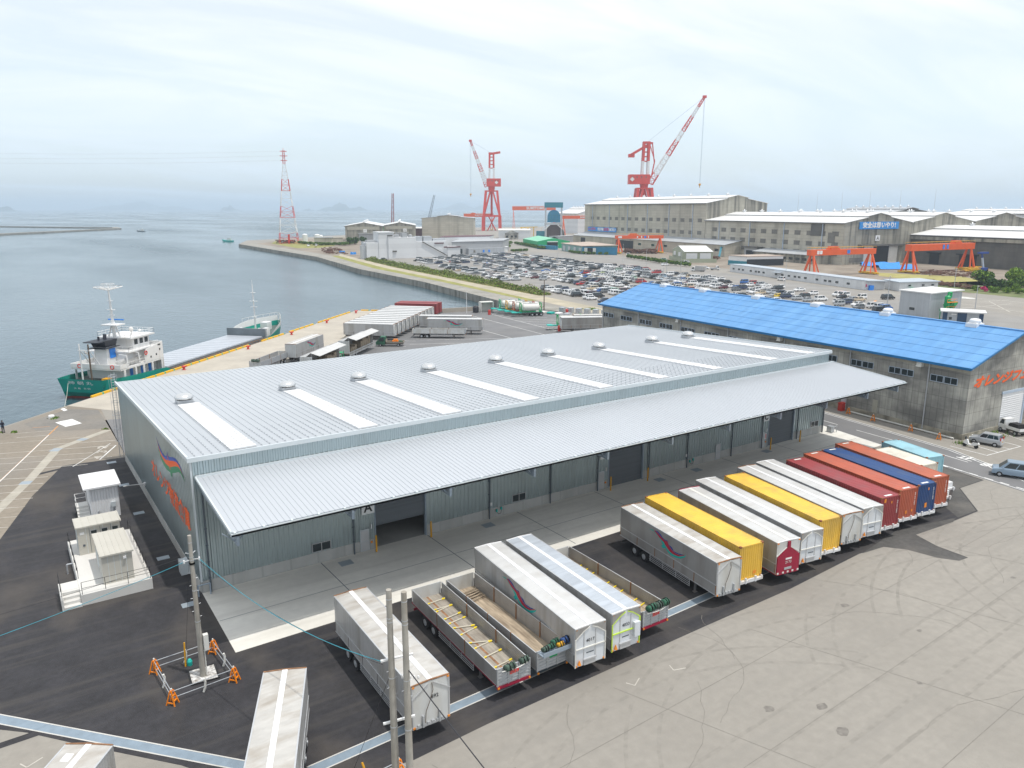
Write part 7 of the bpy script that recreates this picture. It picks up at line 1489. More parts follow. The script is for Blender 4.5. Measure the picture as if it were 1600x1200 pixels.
low('office_block', 'flat-roofed block with a red-brown edge above the grey office', [(168,462),(208,470),(220,490),(180,486)], 10.3, 10.3, 'factory_white', 'purple_wall', over=.3)
low('small_hut', 'small white hut at the corner of the grey office by the hedge', [(207,447),(214,448.5),(216,455),(209,454)], 3.4, 3.4, 'white_sheet', 'white_sheet', 'hut')
# halls across the headland
bx = hall('headland_hall', 'tall beige windowless hall beside the red jib crane', 242, 706, 40, 52, 20.8, 23.5, wallm='hall_wall', gabm='hall_wall', roofm='grey_roof', vents=3, group='headland halls', lantern=.4)
bx.location = (355.6,645.3,0); bx.rotation_euler[2] = R(-34); bx.scale = (1,1,1)
def twin(lb, p, q, W_, L_, e_, r_, numx):
    t = hall('headland_hall', lb, p, q, L_, W_, e_, r_, wallm='hall_wall', gabm='hall_gable', vents=6, group='headland halls', lantern=.12, ztop=.3)
    t.rotation_euler[2] = R(-26); MB().box(2,-.35,e_-3.6,W_-3,-.1,e_-.6).build('pale_band', M['old_sheet_top'], t); MB().box(W_*.36,-.5,0,W_*.75,-.1,6.5).box(W_*.34,-1.4,6.5,W_*.77,-.1,7.3).build('doorway', M['factory_grey'], t)
    s_ = MB().box(numx-1.6,-.6,8.0,numx+1.6,-.4,11).build('number_sign', M['white_paint'], t); text('F' if numx < 20 else 'G', 2.2, M['hall_dark'], s_, (numx,-.65,9.5), FRONT, name='sign_letter'); return t
twin('wide beige hall with pale band and white roof out on the headland', 144.6, 680, 35, 95, 14, 17.2, 18.5)
t = twin('second beige hall with a pale band joined behind the first, green netting beside it', 184, 690, 31, 80, 14, 17, 20.5); MB().box(-5,-.3,7,0,.3,14).build('green_netting', M['shed_green'], t)
t, pts = low('boathouse', 'dark purple building with white arched roof behind the headland halls', [(226,742),(250,735),(256,752),(232,760)], 9.5, 10.5, 'purple_wall', 'hall_roof')
low('pump_house', 'tan flat block on the headland beside the tall pylon', [(104,606),(118,604),(121,614),(107,617)], 6.2, 6.2, 'hall_wall', 'grey_roof', group='tan headland blocks'); low('pump_house', 'smaller tan block on the headland, close to the palms', [(118.5,611),(129.5,615),(131,624),(120,620)], 5.6, 5.6, 'hall_wall', 'hall_wall', group='tan headland blocks')
for (p, q), r_, h_, lb in (((101.5,640),2.2,8.6,'tall white silo beside the pylon'),((112,640),2.4,8.2,'short white domed silo behind the tan block'),((116,646),2.0,7.2,'smallest white silo behind the tan block')):
    o = MB().lathe([(0,0),(r_,0),(r_,h_-.8),(r_*.7,h_-.2),(0,h_)], (0,0,0), 16).build('silo', M['white_sheet'], loc=yard(p,q)); tag(o, lb, 'silo', 'white silos')
t, pts = low('gabled_store', 'grey gabled store in front of the white storage tank', [(296,652),(314,660),(330,682),(312,676)], 6.4, 6.4, 'old_sheet', 'grey_roof')
q_ = pts[0].lerp(pts[1],.5)+Z*9; MB().poly([pts[0]+Z*6.4,pts[1]+Z*6.4,q_]).build('gable', M['old_sheet'], t)
for u in (.15,.5,.78): MB().cbox(pts[0].lerp(pts[1],u)+Z*3, (2.4,1.5,1.8)).build('window', M['void'], t)
low('storage_tank', 'broad white roofed storage building before the yellow pipe frame', [(296,668),(325,655),(340,690),(311,706)], 8.6, 9.2, 'factory_white', 'offwhite')
# teal framed tower over an arched dome
ar = thing('framed_tower', 'teal framed tower with an arched blue door over a grey domed tunnel', 'tower', yard(351.5,676.5), R(-34))
for x in (-.3,16.2): MB().box(x,-1,0,x+1.6,1,31).build('tower_leg', M['yellow_post' if False else 'galv'], ar)
MB().box(-.8,-1.5,31,18.3,1.5,36.4).build('top_beam', M['tower_teal'], ar); MB().box(-.8,-1.2,13.5,18.3,1.2,15.4).build('mid_beam', M['galv'], ar)
ap = [(2.2,16)]+[(9-6.6*math.cos(a),22.2+6.6*math.sin(a)) for a in [i*math.pi/14 for i in range(15)]]+[(15.8,16)]
MB().ext([(x,-1.0,z) for x,z in ap],(0,.8,0)).build('arched_door', M['shed_blue'], ar)
m_ = MB()
for x in (5.5,9,12.5): m_.box(x-.2,-1.25,16,x+.2,-1,27)
for z in (19.5,23.3): m_.box(2.3,-1.25,z-.2,15.7,-1,z+.2)
m_.build('door_grid', M['tower_teal'], ar)
op = [(1.8,.5),(16.4,.5),(16.4,9)]+[(9.1+7.3*math.cos(a),9+5.2*math.sin(a)) for a in [i*math.pi/12 for i in range(1,12)]]+[(1.8,9)]
MB().ext([(x,1.6,z) for x,z in op],(0,.4,0)).build('tunnel_mouth', M['tunnel_dark'], ar); MB().beam((0,-1.2,9),(5,-1.2,13.5),.7).beam((18,-1.2,9),(13,-1.2,13.5),.7).build('brace', M['white_paint'], ar)
n_ = 16; vs = []
for j in range(2):
    for i in range(n_+1): a = math.pi*i/n_; vs.append((9-14.2*math.cos(a)*.82, 2.2+j*42, 16.2*math.sin(a)))
MB().add(vs, [(i,i+1,n_+2+i,n_+1+i) for i in range(n_)]).build('dome', M['dome_grey'], ar, smooth=True); MB().box(-9,1,0,0,6,7.2).build('annex', M['tower_teal'], ar)
m_ = MB()
for x in (-25,-18,-12): m_.beam((x,0,0),(x,0,11),.8)
m_.beam((-26,0,11),(-8,0,11.5),.8); m_ = m_.build('pipe_gantry', M['rail_yellow'], loc=yard(351,675), rz=R(-34)); tag(m_, 'yellow steel pipe frame beside the domed tunnel', 'frame')
# ------------------------------------------------------------------ gantry cranes
def gantry(lb, loc, rz, span, zt, zb, dp=2.6, leg=3.4, letters=None, size=1.6, trolley=.35, m='crane_orange', over=(2,2), plates=(), group='orange gantry cranes'):
    t = thing('gantry_crane', lb, 'gantry crane', loc, rz, group)
    MB().box(-over[0],-dp/2,zb,span+over[1],dp/2,zt).build('girder', M[m], t)
    for x in (0, span):
        g_ = MB()
        for s in (-1,1):
            g_.beam((x-.9 if x == 0 else x+.9,s*leg,.8),(x,s*dp*.35,zb),.75); g_.beam((x+2.2 if x == 0 else x-2.2,s*leg*.9,.8),(x,s*dp*.35,zb),.55)
        g_.build('leg_frame', M[m], t)
        MB().box(x-1.2,-leg-1.2,.25,x+1.2,leg+1.2,1.1).box(x-.6,-leg-2.2,.3,x+.6,leg+2.2,.9).build('bogie', M['rail_yellow'], t)
    x = span*trolley; MB().box(x-2.2,-dp*.4,zt,x+2.2,dp*.4,zt+1.4).box(x-3.4,-dp*.3,zt+.0,x+3.6,dp*.3,zt+.6).build('trolley', M[m], t)
    r = MB()
    for s in (-1,1):
        r.tube((-over[0],s*dp/2,zt+1),(span+over[1],s*dp/2,zt+1),.06,4)
        for i in range(14): xx = -over[0]+(span+over[0]+over[1])*i/13; r.tube((xx,s*dp/2,zt),(xx,s*dp/2,zt+1),.05,4)
    r.build('railing', M['rail_yellow'], t)
    if letters: text(letters, size, M['white_paint'], t, (span*.55,-dp/2-.06,(zt+zb)/2), FRONT, name='name_lettering', bold=size*.04, spacing=1.1)
    for xx, w_, mm in plates: MB().box(xx,-dp/2-.1,zb+.5,xx+w_,-dp/2,zt-.4).build('plate', M[mm], t)
    return t
gantry('orange gantry crane before the tallest hall, five white marks on its girder', yard(276.5,402), R(-22), 30.5, 12.1, 9.9, plates=((-.5,2.6,'white_sheet'),(13,.8,'white_paint'),(16,.8,'white_paint'),(18.2,1.6,'bright_blue'),(21,.7,'white_paint')))
gantry('orange gantry crane standing behind the long prefab office', yard(262.5,208.5), TS, 35.5, 11.9, 9.4, plates=((1.5,1.4,'white_sheet'),(3.2,1.4,'white_sheet'),(19.5,1.8,'bright_blue')), trolley=.34)
gantry('orange gantry crane on the yellow lawn beside the garden trees', yard(319.2,204.5), TS+R(4), 44, 13.4, 10.4, dp=3.2, plates=((21,1.4,'bright_blue'),(24,1.4,'bright_blue')), trolley=.75)
gantry('distant low orange gantry crane beyond the yellow pipe frame', (560,905,0), R(-34), 38, 23, 18.6, letters='SUMITOMO', size=2.6, dp=4, leg=6, m='crane_orange', trolley=.3)
gantry('distant orange gantry crane with tall girder spanning behind the teal tower', (660,930,0), R(-34), 62, 33.5, 27.6, letters='SUMITOMO', size=5.2, dp=4, leg=6, trolley=.86)
gantry('distant orange gantry crane half hidden by the tallest hall', (533,642,0), R(-34), 46, 22.3, 18.8, letters='SUMITOMO', size=2.4, dp=4, leg=6, trolley=.8)
# ------------------------------------------------------------------ lattice towers
def lattice(mb, segs, mA, wbar=.35, n=3, diag=True):
    """square lattice through (centre, half width) stations"""
    pass
def truss(a, b_, wa, wb, bays, bar, up, m, parent, name, mats, colors):
    """four chord truss from a to b; colors(t) picks a material index"""
    a = Vector(a); b_ = Vector(b_); d = (b_-a).normalized(); u = Vector(up); s1 = d.cross(u).normalized(); s2 = s1.cross(d).normalized(); mbs = {}
    def ring(t): c = a.lerp(b_,t); w_ = wa+(wb-wa)*t; return [c+s1*w_*i+s2*w_*j for i,j in ((-1,-1),(1,-1),(1,1),(-1,1))]
    mb = MB()
    for k in range(bays):
        r0, r1 = ring(k/bays), ring((k+1)/bays); ci = colors((k+.5)/bays)
        for i in range(4):
            mb.beam(r0[i],r1[i],bar,bar,ci); mb.beam(r0[i],r0[(i+1)%4],bar*.6,bar*.6,ci)
            if k % 2: mb.beam(r0[i],r1[(i+1)%4],bar*.55,bar*.55,ci)
            else: mb.beam(r0[(i+1)%4],r1[i],bar*.55,bar*.55,ci)
    return mb.build(name, mats, parent)
RW = [M['crane_red'], M['crane_white']]
py = thing('pylon', 'tall red and white lattice power pylon at the tip of the headland', 'pylon', (211.5,621.9,0), R(-14))
sec = [(0,9.5,8.1,7.3,0),(9.5,22.3,7.3,6.0,1),(22.3,32.2,6.0,5.0,0),(32.2,45.2,5.0,3.6,1),(45.2,55,3.6,2.65,0),(55,67.8,2.65,1.0,1),(67.8,79.3,1.0,.75,0)]
for z0, z1, w0, w1, ci in sec: truss((0,0,z0),(0,0,z1),w0,w1,2 if z0 < 54 else 4,.40 if z0 < 54 else .3,(1,0,0),0,py,'tower_section',RW,lambda t, ci=ci: ci)
m_ = MB()
for z, w_ in ((78.2,2.8),(74.4,3.2),(70.6,2.8)): m_.beam((-w_,0,z),(w_,0,z),.5)
m_.tube((0,0,79.3),(0,0,81),.15,5).build('crossarm', M['crane_red'], py); MB().cbox((0,-2,4),(1.6,1.6,8)).build('cable_duct', M['crane_red'], py)
for i, (z, s) in enumerate(((78.2,-2.8),(74.4,-3.2),(70.6,-2.8))):
    a = Vector((211.5,621.9,z))+Vector((s*math.cos(R(-14)),s*math.sin(R(-14)),0)); cable('thin power line from the %s pylon arm out over the sea'%('top','middle','lowest')[i], a, (-480,890-8*i,z+22), 14, .05, 'galv', 'power_line')
def jib_crane(lb, loc, rz, ring, house, apex, foot, tip, hook, s, legw, counter):
    t = thing('jib_crane', lb, 'crane', loc, rz, 'red and white shipyard jib cranes'); m_ = MB()
    for x in (-1,1):
        for y in (-1,1):
            m_.beam((x*legw,y*legw,0),(x*legw*.97,y*legw,20),4.2); m_.beam((x*legw*.95,y*legw*.95,20),(x*legw*.67,y*legw*.67,ring),2.8); m_.beam((x*legw*.95,y*legw*.95,20),(x*legw*.15,y*legw*.67,ring),2.0); m_.beam((x*legw*.95,y*legw*.95,20),(x*legw*.67,y*legw*.1,ring),2.0)
    for z, k in ((20,1.0),(ring,.74)):
        for a, b_ in (((-1,-1),(1,-1)),((1,-1),(1,1)),((1,1),(-1,1)),((-1,1),(-1,-1))): m_.beam((a[0]*legw*k,a[1]*legw*k,z),(b_[0]*legw*k,b_[1]*legw*k,z),2.2 if z == 20 else 1.4)
    m_.tube((0,0,20),(0,0,ring),1.5,8); m_.beam((-legw*.5,-legw*.5,0),(legw*.4,legw*.4,20),1.2); m_.beam((legw*.5,-legw*.5,0),(-legw*.4,legw*.4,20),1.2); m_.build('portal', M['crane_red'], t)
    MB().tube((0,0,ring),(0,0,house[2]),4.2*s,14,0,4.8*s).build('slewing_column', M['crane_red'], t)
    hb = MB().box(house[0],-6*s,house[2],house[1],6*s,house[3]).build('machinery_house', M['crane_red'], t)
    cx = house[0]+3.4*s if counter > 0 else house[1]-6*s; zc = (house[2]+house[3])/2; m_ = MB()
    m_.ext([(cx,-6*s-.1,zc-2.4*s),(cx+2.6*s,-6*s-.1,zc),(cx,-6*s-.1,zc+2.4*s),(cx-2.6*s,-6*s-.1,zc)],(0,-.2,0)); m_.build('diamond_mark', M['white_paint'], hb)
    w_ = MB()
    for i in range(4): x = house[0]+(house[1]-house[0])*(i+.6)/4.6; w_.box(x,-6*s-.12,house[3]-3.6*s,x+1.3*s,-6*s-.0,house[3]-2.2*s)
    w_.build('house_window', M['hall_dark'], hb)
    m_ = MB(); zt = apex[1]; zm = house[3]+(zt-house[3])*.42; ax = apex[0]
    for x in (-3.2*s,3.2*s):
        for y in (-3*s,3*s): m_.beam((ax*.3+x,y,house[3]-1),(ax*.6+x*.9,y*.9,zm),2.6*s,2.4*s,1); m_.beam((ax*.6+x*.9,y*.9,zm),(ax+x*.85,y*.8,zt),2.6*s,2.4*s,0)
    for k in range(4): z = zm+(zt-zm)*k/4; m_.beam((ax*.8-3*s,-2.6*s,z),(ax*.8+3*s,-2.6*s,z),1*s,1*s,0); m_.beam((ax*.8-3*s,2.6*s,z),(ax*.8+3*s,2.6*s,z),1*s,1*s,0)
    m_.build('tower_frame', RW, t)
    ca = MB().beam((ax+counter*4*s,0,zt-1),(ax-counter*(17 if counter > 0 else 12)*s,0,zt-13*s if counter > 0 else zt+1.5),6*s,2.6*s)
    if counter > 0: ca.box(ax-19.5*s,-3*s,zt-15.5*s,ax-13*s,3*s,zt-12*s).beam((ax+2*s,0,zt),(ax+7*s,0,zt-.5),5*s,1.6*s).beam((ax+7*s,2,zt-.5),(10.5,2,80),1.1*s).beam((ax+3*s,-2,zt-.5),(10.5,-2,80),.9*s).beam((10.5,0,80),(8,0,66),1.2*s)
    ca.box(ax-4*s,-3.4*s,zt-1,ax+4*s,3.4*s,zt+1.2*s).build('counterweight_arm', M['crane_red'], t)
    cols = lambda q: 0 if q > .9 or .62 < q < .76 or .32 < q < .5 or q < .12 else 1
    for y in (-1,1): pass
    bm_ = truss(foot, tip, 3.3*s, .9*s, 18, .75*s, (0,1,0), 0, t, 'boom', RW, cols)
    MB().cbox(tip,(4*s,3*s,2.6*s)).build('boom_head', M['crane_red'], bm_)
    c_ = MB()
    for y in (-.9,.9): c_.tube((ax,y,zt),(tip[0],y,tip[2]),.13,4); c_.tube((tip[0]+.6*y,y,tip[2]),(hook[0]+.5*y,y,hook[1]+1.5),.13,4)
    c_.build('hoist_rope', M['pipe_blue'], t)
    MB().lathe([(0,2.4),(1.3,1.8),(1.3,.6),(.5,-.4),(.3,-2.2),(0,-2.4)],(hook[0],0,hook[1]),10).build('hook_block', M['yellow_post'], t)
jib_crane('red and white jib crane with its boom leaning over the headland halls', (580.7,867.4,0), R(-34), 53.8, (-6.6,13,59.9,70.5), (.3,104), (-6,0,59.9), (-28.6,0,120.7), (-29,48.3), 1.0, 11.7, -1)
jib_crane('large red and white jib crane rising above the tallest hall, boom raised high', (594.3,578.4,0), R(-34), 51.5, (-17.3,5.4,56.1,66.2), (1,99.5), (6.4,0,57.1), (61.3,0,146.5), (61,54.6), .98, 11, 1)
rc = thing('crawler_crane', 'thin red lattice crane boom standing upright behind the headland halls', 'crane', (378.6,762.5,0), R(-34)); truss((0,0,3),(1.6,0,47),1.5,.9,14,.4,(0,1,0),0,rc,'boom',[M['cont_darkred']],lambda t:0); MB().box(-4,-3,0,4,3,4).build('crane_body', M['cont_darkred'], rc)
rc = thing('crawler_crane', 'blue-grey lattice crane boom leaning up behind the tall beige windowless hall', 'crane', (436,781,0), R(-34)); truss((-3,0,6),(7,0,46),1.5,.8,14,.42,(0,1,0),0,rc,'boom',[M['steel_blue']],lambda t:0); MB().box(-6,-3,0,2,3,6).build('crane_body', M['steel_blue'], rc)
# boom lift, tarps, scrap, steel racks
bl = thing('boom_lift', 'blue boom lift with its arm raised before the dark hall', 'boom lift', yard(362,198), TS)
MB().box(-2,-1.2,.3,2,1.2,1.8).build('base', M['logo_navy'], bl); MB().beam((0,0,1.8),(-1.6,0,6.6),.7).build('lower_arm', M['pipe_blue'], bl); MB().beam((-1.6,0,6.6),(-2.2,0,8.6),.6).box(-4.4,-.8,8.6,1.6,.8,9.4).build('basket', M['logo_navy'], bl)
for s in (-1,1):
    for y in (-1,1): wheel(bl, s*1.4, y*1.3, .5, .3, -1)
rn = random.Random(11)
def heap(name, lb, cat, quad, h, m, n, kind=None, long=3.0, bb=.6):
    pts = [Vector(yard(*q)) for q in quad]; o = MB()
    for i in range(n):
        u, v = rn.random(), rn.random(); c = (pts[0]*(1-u)+pts[1]*u)*(1-v)+(pts[3]*(1-u)+pts[2]*u)*v; a = rn.random()*.5+R(-15 if rn.random() < .7 else 70); d = Vector((math.cos(a),math.sin(a),0))*long*(.4+rn.random()*.8); z = .2+rn.random()*h
        o.beam(c-d+Vector((0,0,z)),c+d+Vector((0,0,z+.1)),bb*(.4+rn.random()),bb*(.3+rn.random()*.7))
    o = o.build(name, M[m]); tag(o, lb, cat, kind=kind); return o
heap('steel_scrap', 'rusty steel offcuts piled along the lawn edge by the garden trees', 'scrap', [(290,172),(283,141),(277,142),(281,170)], .7, 'scrap', 90, 'stuff', 3, .45)
heap('steel_stock', 'brown and orange steel sections laid out under the gantry crane on the lawn', 'steel', [(312,200),(322,170),(352,186),(345,214)], .5, 'scrap', 90, 'stuff', 4, .4); heap('steel_stock', 'yellow steel rails stacked at the far bogie of the lawn gantry crane', 'steel', [(352,200),(356,196),(372,205),(368,210)], 1.2, 'rail_yellow', 50, 'stuff', 4)
heap('steel_stock', 'rusty steel blocks under the gantry crane before the tallest hall', 'steel', [(280,398),(297,385),(308,404),(292,420)], 2.2, 'scrap', 90, 'stuff', 2, 1.1); heap('steel_stock', 'mixed machinery parts by the sage green house', 'steel', [(290,322),(296,316),(304,330),(298,336)], 1.2, 'scrap', 50, 'stuff', 2)
heap('headland_clutter', 'mixed materials scattered on the headland beside the white factory', 'materials', [(92,470),(102,460),(112,540),(96,550)], 1.2, 'scrap', 60, 'stuff', 1.6, .8); heap('headland_clutter', 'brown steel blocks round the pylon foot', 'materials', [(78,650),(84,700),(100,690),(92,645)], 1.6, 'scrap', 70, 'stuff', 2, 1)
heap('yard_clutter', 'stacked steel sections in the yard around the teal tower', 'materials', [(380,640),(330,600),(345,590),(400,640)], 3, 'scrap', 80, 'stuff', 4, 1.2)
for k, (lb, a, b_, c, d) in enumerate((('blue tarpaulin over stacked steel by the banner hall door',(340,253),(357,243),(350,236),(334,246)),('blue tarpaulin over stacked steel under the lawn gantry crane',(326,233),(346,228),(342,219),(324,225)))):
    q = [Vector(yard(*p)) for p in (a,b_,c,d)]; n_ = 8; vs = [(q[0]*(1-i/n_)+q[1]*i/n_)*(1-j/4)+(q[3]*(1-i/n_)+q[2]*i/n_)*(j/4)+Vector((0,0,(1.9+.3*math.sin(i*1.7+k))*(1 if 0 < j < 4 else .15))) for j in range(5) for i in range(n_+1)]
    o = MB().add(vs,[(j*(n_+1)+i,j*(n_+1)+i+1,(j+1)*(n_+1)+i+1,(j+1)*(n_+1)+i) for j in range(4) for i in range(n_)]).build('tarpaulin_cover', M['tarp_bright']); tag(o, lb, 'tarpaulin', 'blue tarpaulins in the shipyard')
for (p, q), lb in (((292,402),'blue sheet over parts under the gantry crane before the tallest hall'),((103,480),'blue sheet on crates on the headland'),((107,462),'square blue cover on the headland by the white factory'),((372,668),'blue sheet over a block beside the teal tower')):
    o = MB().add([(-1.8,-1.1,0),(1.8,-1.1,0),(1.8,1.1,0),(-1.8,1.1,0),(-1.6,-.9,1.4),(1.5,-1,1.6),(1.6,.9,1.3),(-1.5,1,1.7)],[(4,5,6,7),(0,1,5,4),(1,2,6,5),(2,3,7,6),(3,0,4,7)]).build('tarpaulin_cover', M['tarp_bright'], loc=yard(p,q), rz=.4); tag(o, lb, 'tarpaulin', 'blue tarpaulins in the shipyard')
pole('thin street lamp between the grey block building and the road island', yard(223.7,99.5), 6.9); pole('thin lamp post at the lawn edge by the garden trees', yard(276,147), 7.5); pole('thin lamp post at the road beyond the blue roof', yard(207.6,117.8), 9)
for i, (p, q) in enumerate(((213,267.5),(234.5,325.5),(224.5,254.5),(203,235),(222,180),(150,172),(156,168),(195,330),(160,300))): pole('tall slim lamp post in the car park, %s of the scattered ones'%ORD(i+1), yard(p,q), 10, .1)
o = MB().lathe([(0,0),(.9,.0),(1.0,.5),(.9,1.2),(0,1.4)],(0,0,0),10).build('plastic_tank', M['logo_teal'], loc=yard(286,318)); tag(o, 'teal plastic tank beside the sage green house', 'tank')
# two small working boats
for (x, y), lb, rz in (((177.9,1178.2),'small dark work boat far out beyond the breakwater',R(150)),((192.8,754.3),'small pale and green fishing boat off the headland tip',R(140))):
    b_ = thing('fishing_boat', lb, 'boat', (x,y,SEA), rz, 'small boats'); MB().add([(-5,-1.4,0),(3,-1.4,0),(6,0,.2),(3,1.4,0),(-5,1.4,0),(-5.2,-1.6,1.2),(3,-1.7,1.4),(7,0,2.3),(3,1.7,1.4),(-5.2,1.6,1.2)],[(5,6,7,8,9),(0,1,6,5),(1,2,7,6),(2,3,8,7),(3,4,9,8),(4,0,5,9)]).build('hull', M['coaming' if y > 1000 else 'logo_teal'], b_)
    MB().box(-3,-1,1.2,.6,1,3.2).box(-3.2,-1.2,3.2,.8,1.2,3.4).tube((-2,0,3.4),(-2,0,6),.08,5).tube((4,0,1.5),(4,0,4.5),.08,5).build('cabin', M['offwhite'], b_)
# ------------------------------------------------------------------ the shipyard car park
rn = random.Random(21)
HUE = [('white','car_white',50),('black','car_black',20),('silver','car_silver',13),('grey','car_grey',8),('navy','car_navy',6),('blue','car_blue',4),('red','car_red',3),('maroon','car_maroon',2.2),('yellow','car_yellow',1.2),('mint','car_mint',.9),('beige','car_beige',2),('lime','car_lime',.6),('sky blue','car_sky',1.6)]
PROTO = {}
for k in KINDS:
    PROTO[k] = car_model(k, 'white %s'%k, (-120,-120), 0, 'car_white', 'cars in the shipyard car park')
ROWS = [(126.5,157,388),(131.8,162,392),(142.5,172,398),(147.8,180,402),(158.5,190,406),(163.8,195,412),(174.5,176,416),(179.8,134,420),(190.5,104,420),(195.8,104,420),(206.5,116,418),(211.8,128,300)]
slots = []
for r, (p, a, b_) in enumerate(ROWS):
    n = int((b_-a)/2.62)
    for i in range(n):
        q = a+2.62*(i+.5); occ = .60
        if p < 145 and 205 < q < 238: occ = .02
        if p < 135 and 238 <= q < 262: occ = .5
        if p < 135 and q < 205: occ = .72 if q > 165 else .2
        if p < 150 and 330 < q < 350: occ = .06
        if p > 203: occ = .5 if q < 330 else .42
        if p > 188 and q > 330: occ = .5
        if p > 205 and 150 < q < 175: occ = .2
        if 150 < p < 170 and 262 < q < 275: occ = .15
        if rn.random() < occ: slots.append((q-.45*(p-126), r, i, p, q, n))
slots.sort()
near, rest = slots[:298], slots[298:]
WHT = [h[2] for h in HUE]; used_first = set(); cnt = {}
for d_, r, i, p, q, n in near:
    hn, hm, _ = rn.choices(HUE, WHT)[0]; k = rn.choices(list(KINDS), (30,24,16,16,14))[0]
    cnt[r] = cnt.get(r,0)+1
    lb = '%s %s, %s from the near end of the %s row past the hedge'%(hn, k, ORD(cnt[r]), ORD(r+1))
    s = 1 if (rn.random() < .5) else -1; L_ = KINDS[k][0]; x = p-s*L_/2+rn.uniform(-.25,.25)
    loc = yard(x, q+rn.uniform(-.12,.12), .006); rz = TS+R(-90*s)+rn.uniform(-.03,.03)
    rt = PROTO[k]
    if k not in used_first:
        used_first.add(k); rt.location = loc; rt.rotation_euler[2] = rz; rt['label'] = lb; o = rt
        KIDS[rt.name] = [(c, list(c.children)) for c in rt.children]
    else: o = dup(rt, loc, rz, lb)
    for c in o.children:
        if c.name.split('.')[0] in ('body','cabin'):
            c.material_slots[0].link = 'OBJECT'; c.material_slots[0].material = M[hm]
# the farthest cars as one mass
names = ['car_white','car_black','car_silver','car_grey','car_navy','car_blue','car_red','car_beige']; wts = [52,18,14,7,5,3,2,2]; fm_ = MB()
for d_, r, i, p, q, n in rest:
    mi = rn.choices(range(8), wts)[0]; k = rn.choice(list(KINDS)); L_, W_, zb, zr, prof, b0, b1, t0, t1 = KINDS[k]; s = 1 if rn.random() < .5 else -1; j = rn.uniform(-.25,.25); h = W_/2
    def T(x, y, z): a = yard(p+s*(y-L_/2)+j, q+x, z); return a
    fm_.add([T(sx*h,y,z) for sx in (-1,1) for y,z in prof], [tuple(range(len(prof))), tuple(range(len(prof),2*len(prof)))]+[(e,(e+1)%len(prof),(e+1)%len(prof)+len(prof),e+len(prof)) for e in range(len(prof))], mi)
    c8 = [T(x,y,z) for x,y,z in [(-h+.06,b0,zb),(h-.06,b0,zb),(h-.06,b1,zb),(-h+.06,b1,zb),(-h+.17,t0,zr),(h-.17,t0,zr),(h-.17,t1,zr),(-h+.17,t1,zr)]]
    fm_.add(c8, [(0,1,5,4),(1,2,6,5),(2,3,7,6),(3,0,4,7)], 8); fm_.add([Vector(v)+Vector((0,0,.01)) for v in c8[4:]], [(0,1,2,3)], mi)
    for y in (.8,L_-.8): fm_.box(*[0]*6) if False else None
o = fm_.build('parked_car_mass', [M[n_] for n_ in names]+[M['glass']]); tag(o, 'dense far rows of parked cars at the end of the shipyard car park', 'cars', kind='stuff')
# a few loose vehicles
small_truck('grey box truck parked in front of the clipped hedge by the sage green house', yard(231.2,255.2), R(-168), 'white_paint', 'galv', 7.5, 2.2, box='wing_panel', name='box_truck')
car_model('kei van', 'white van parked at the porch of the long prefab office', yard(235.2,198.5), R(172), 'car_white', 'vans by the prefab office', detail=True)
for (p, q), kk, m_, lb, a in (((243,292),'wagon','car_white','white car beside the open teal shed',80),((247,262),'hatchback','car_white','white car parked by the end of the long office',20),((262,322),'kei van','car_mint','pale green van by the hedge end at the sage green house',60),((262,300),'kei van','car_white','white van at the corner of the sage green house',70),((262,340),'hatchback','car_white','white car by the clipped hedge under the house gable',70),((222,128),'minivan','car_black','black minivan alone on the road by the car park end',70)):
    car_model(kk, lb, yard(p,q), R(a), m_, 'loose cars around the yard offices')
for (p, q), kk, m_, lb, a in (((110,398),'wagon','car_white','white car parked below the windowless white factory',100),((113,394),'hatchback','car_black','black car parked below the windowless white factory',100),((103,590),'kei van','car_white','white van on the headland road',0),((96,585),'minivan','car_white','second white van on the headland road',0),((84,655),'kei van','car_white','white van near the pylon foot',0)):
    car_model(kk, lb, yard(p,q), TS+R(a), m_, 'cars on the headland')
small_truck('pickup with white cab beside the gantry crane before the tallest hall', yard(266,372), R(-60), 'white_paint', 'galv', 5.2, 1.8, name='pickup_truck'); small_truck('white pickup parked by the corner of the long office', yard(248,255), R(60), 'white_paint', 'galv', 4.6, 1.7, name='pickup_truck')
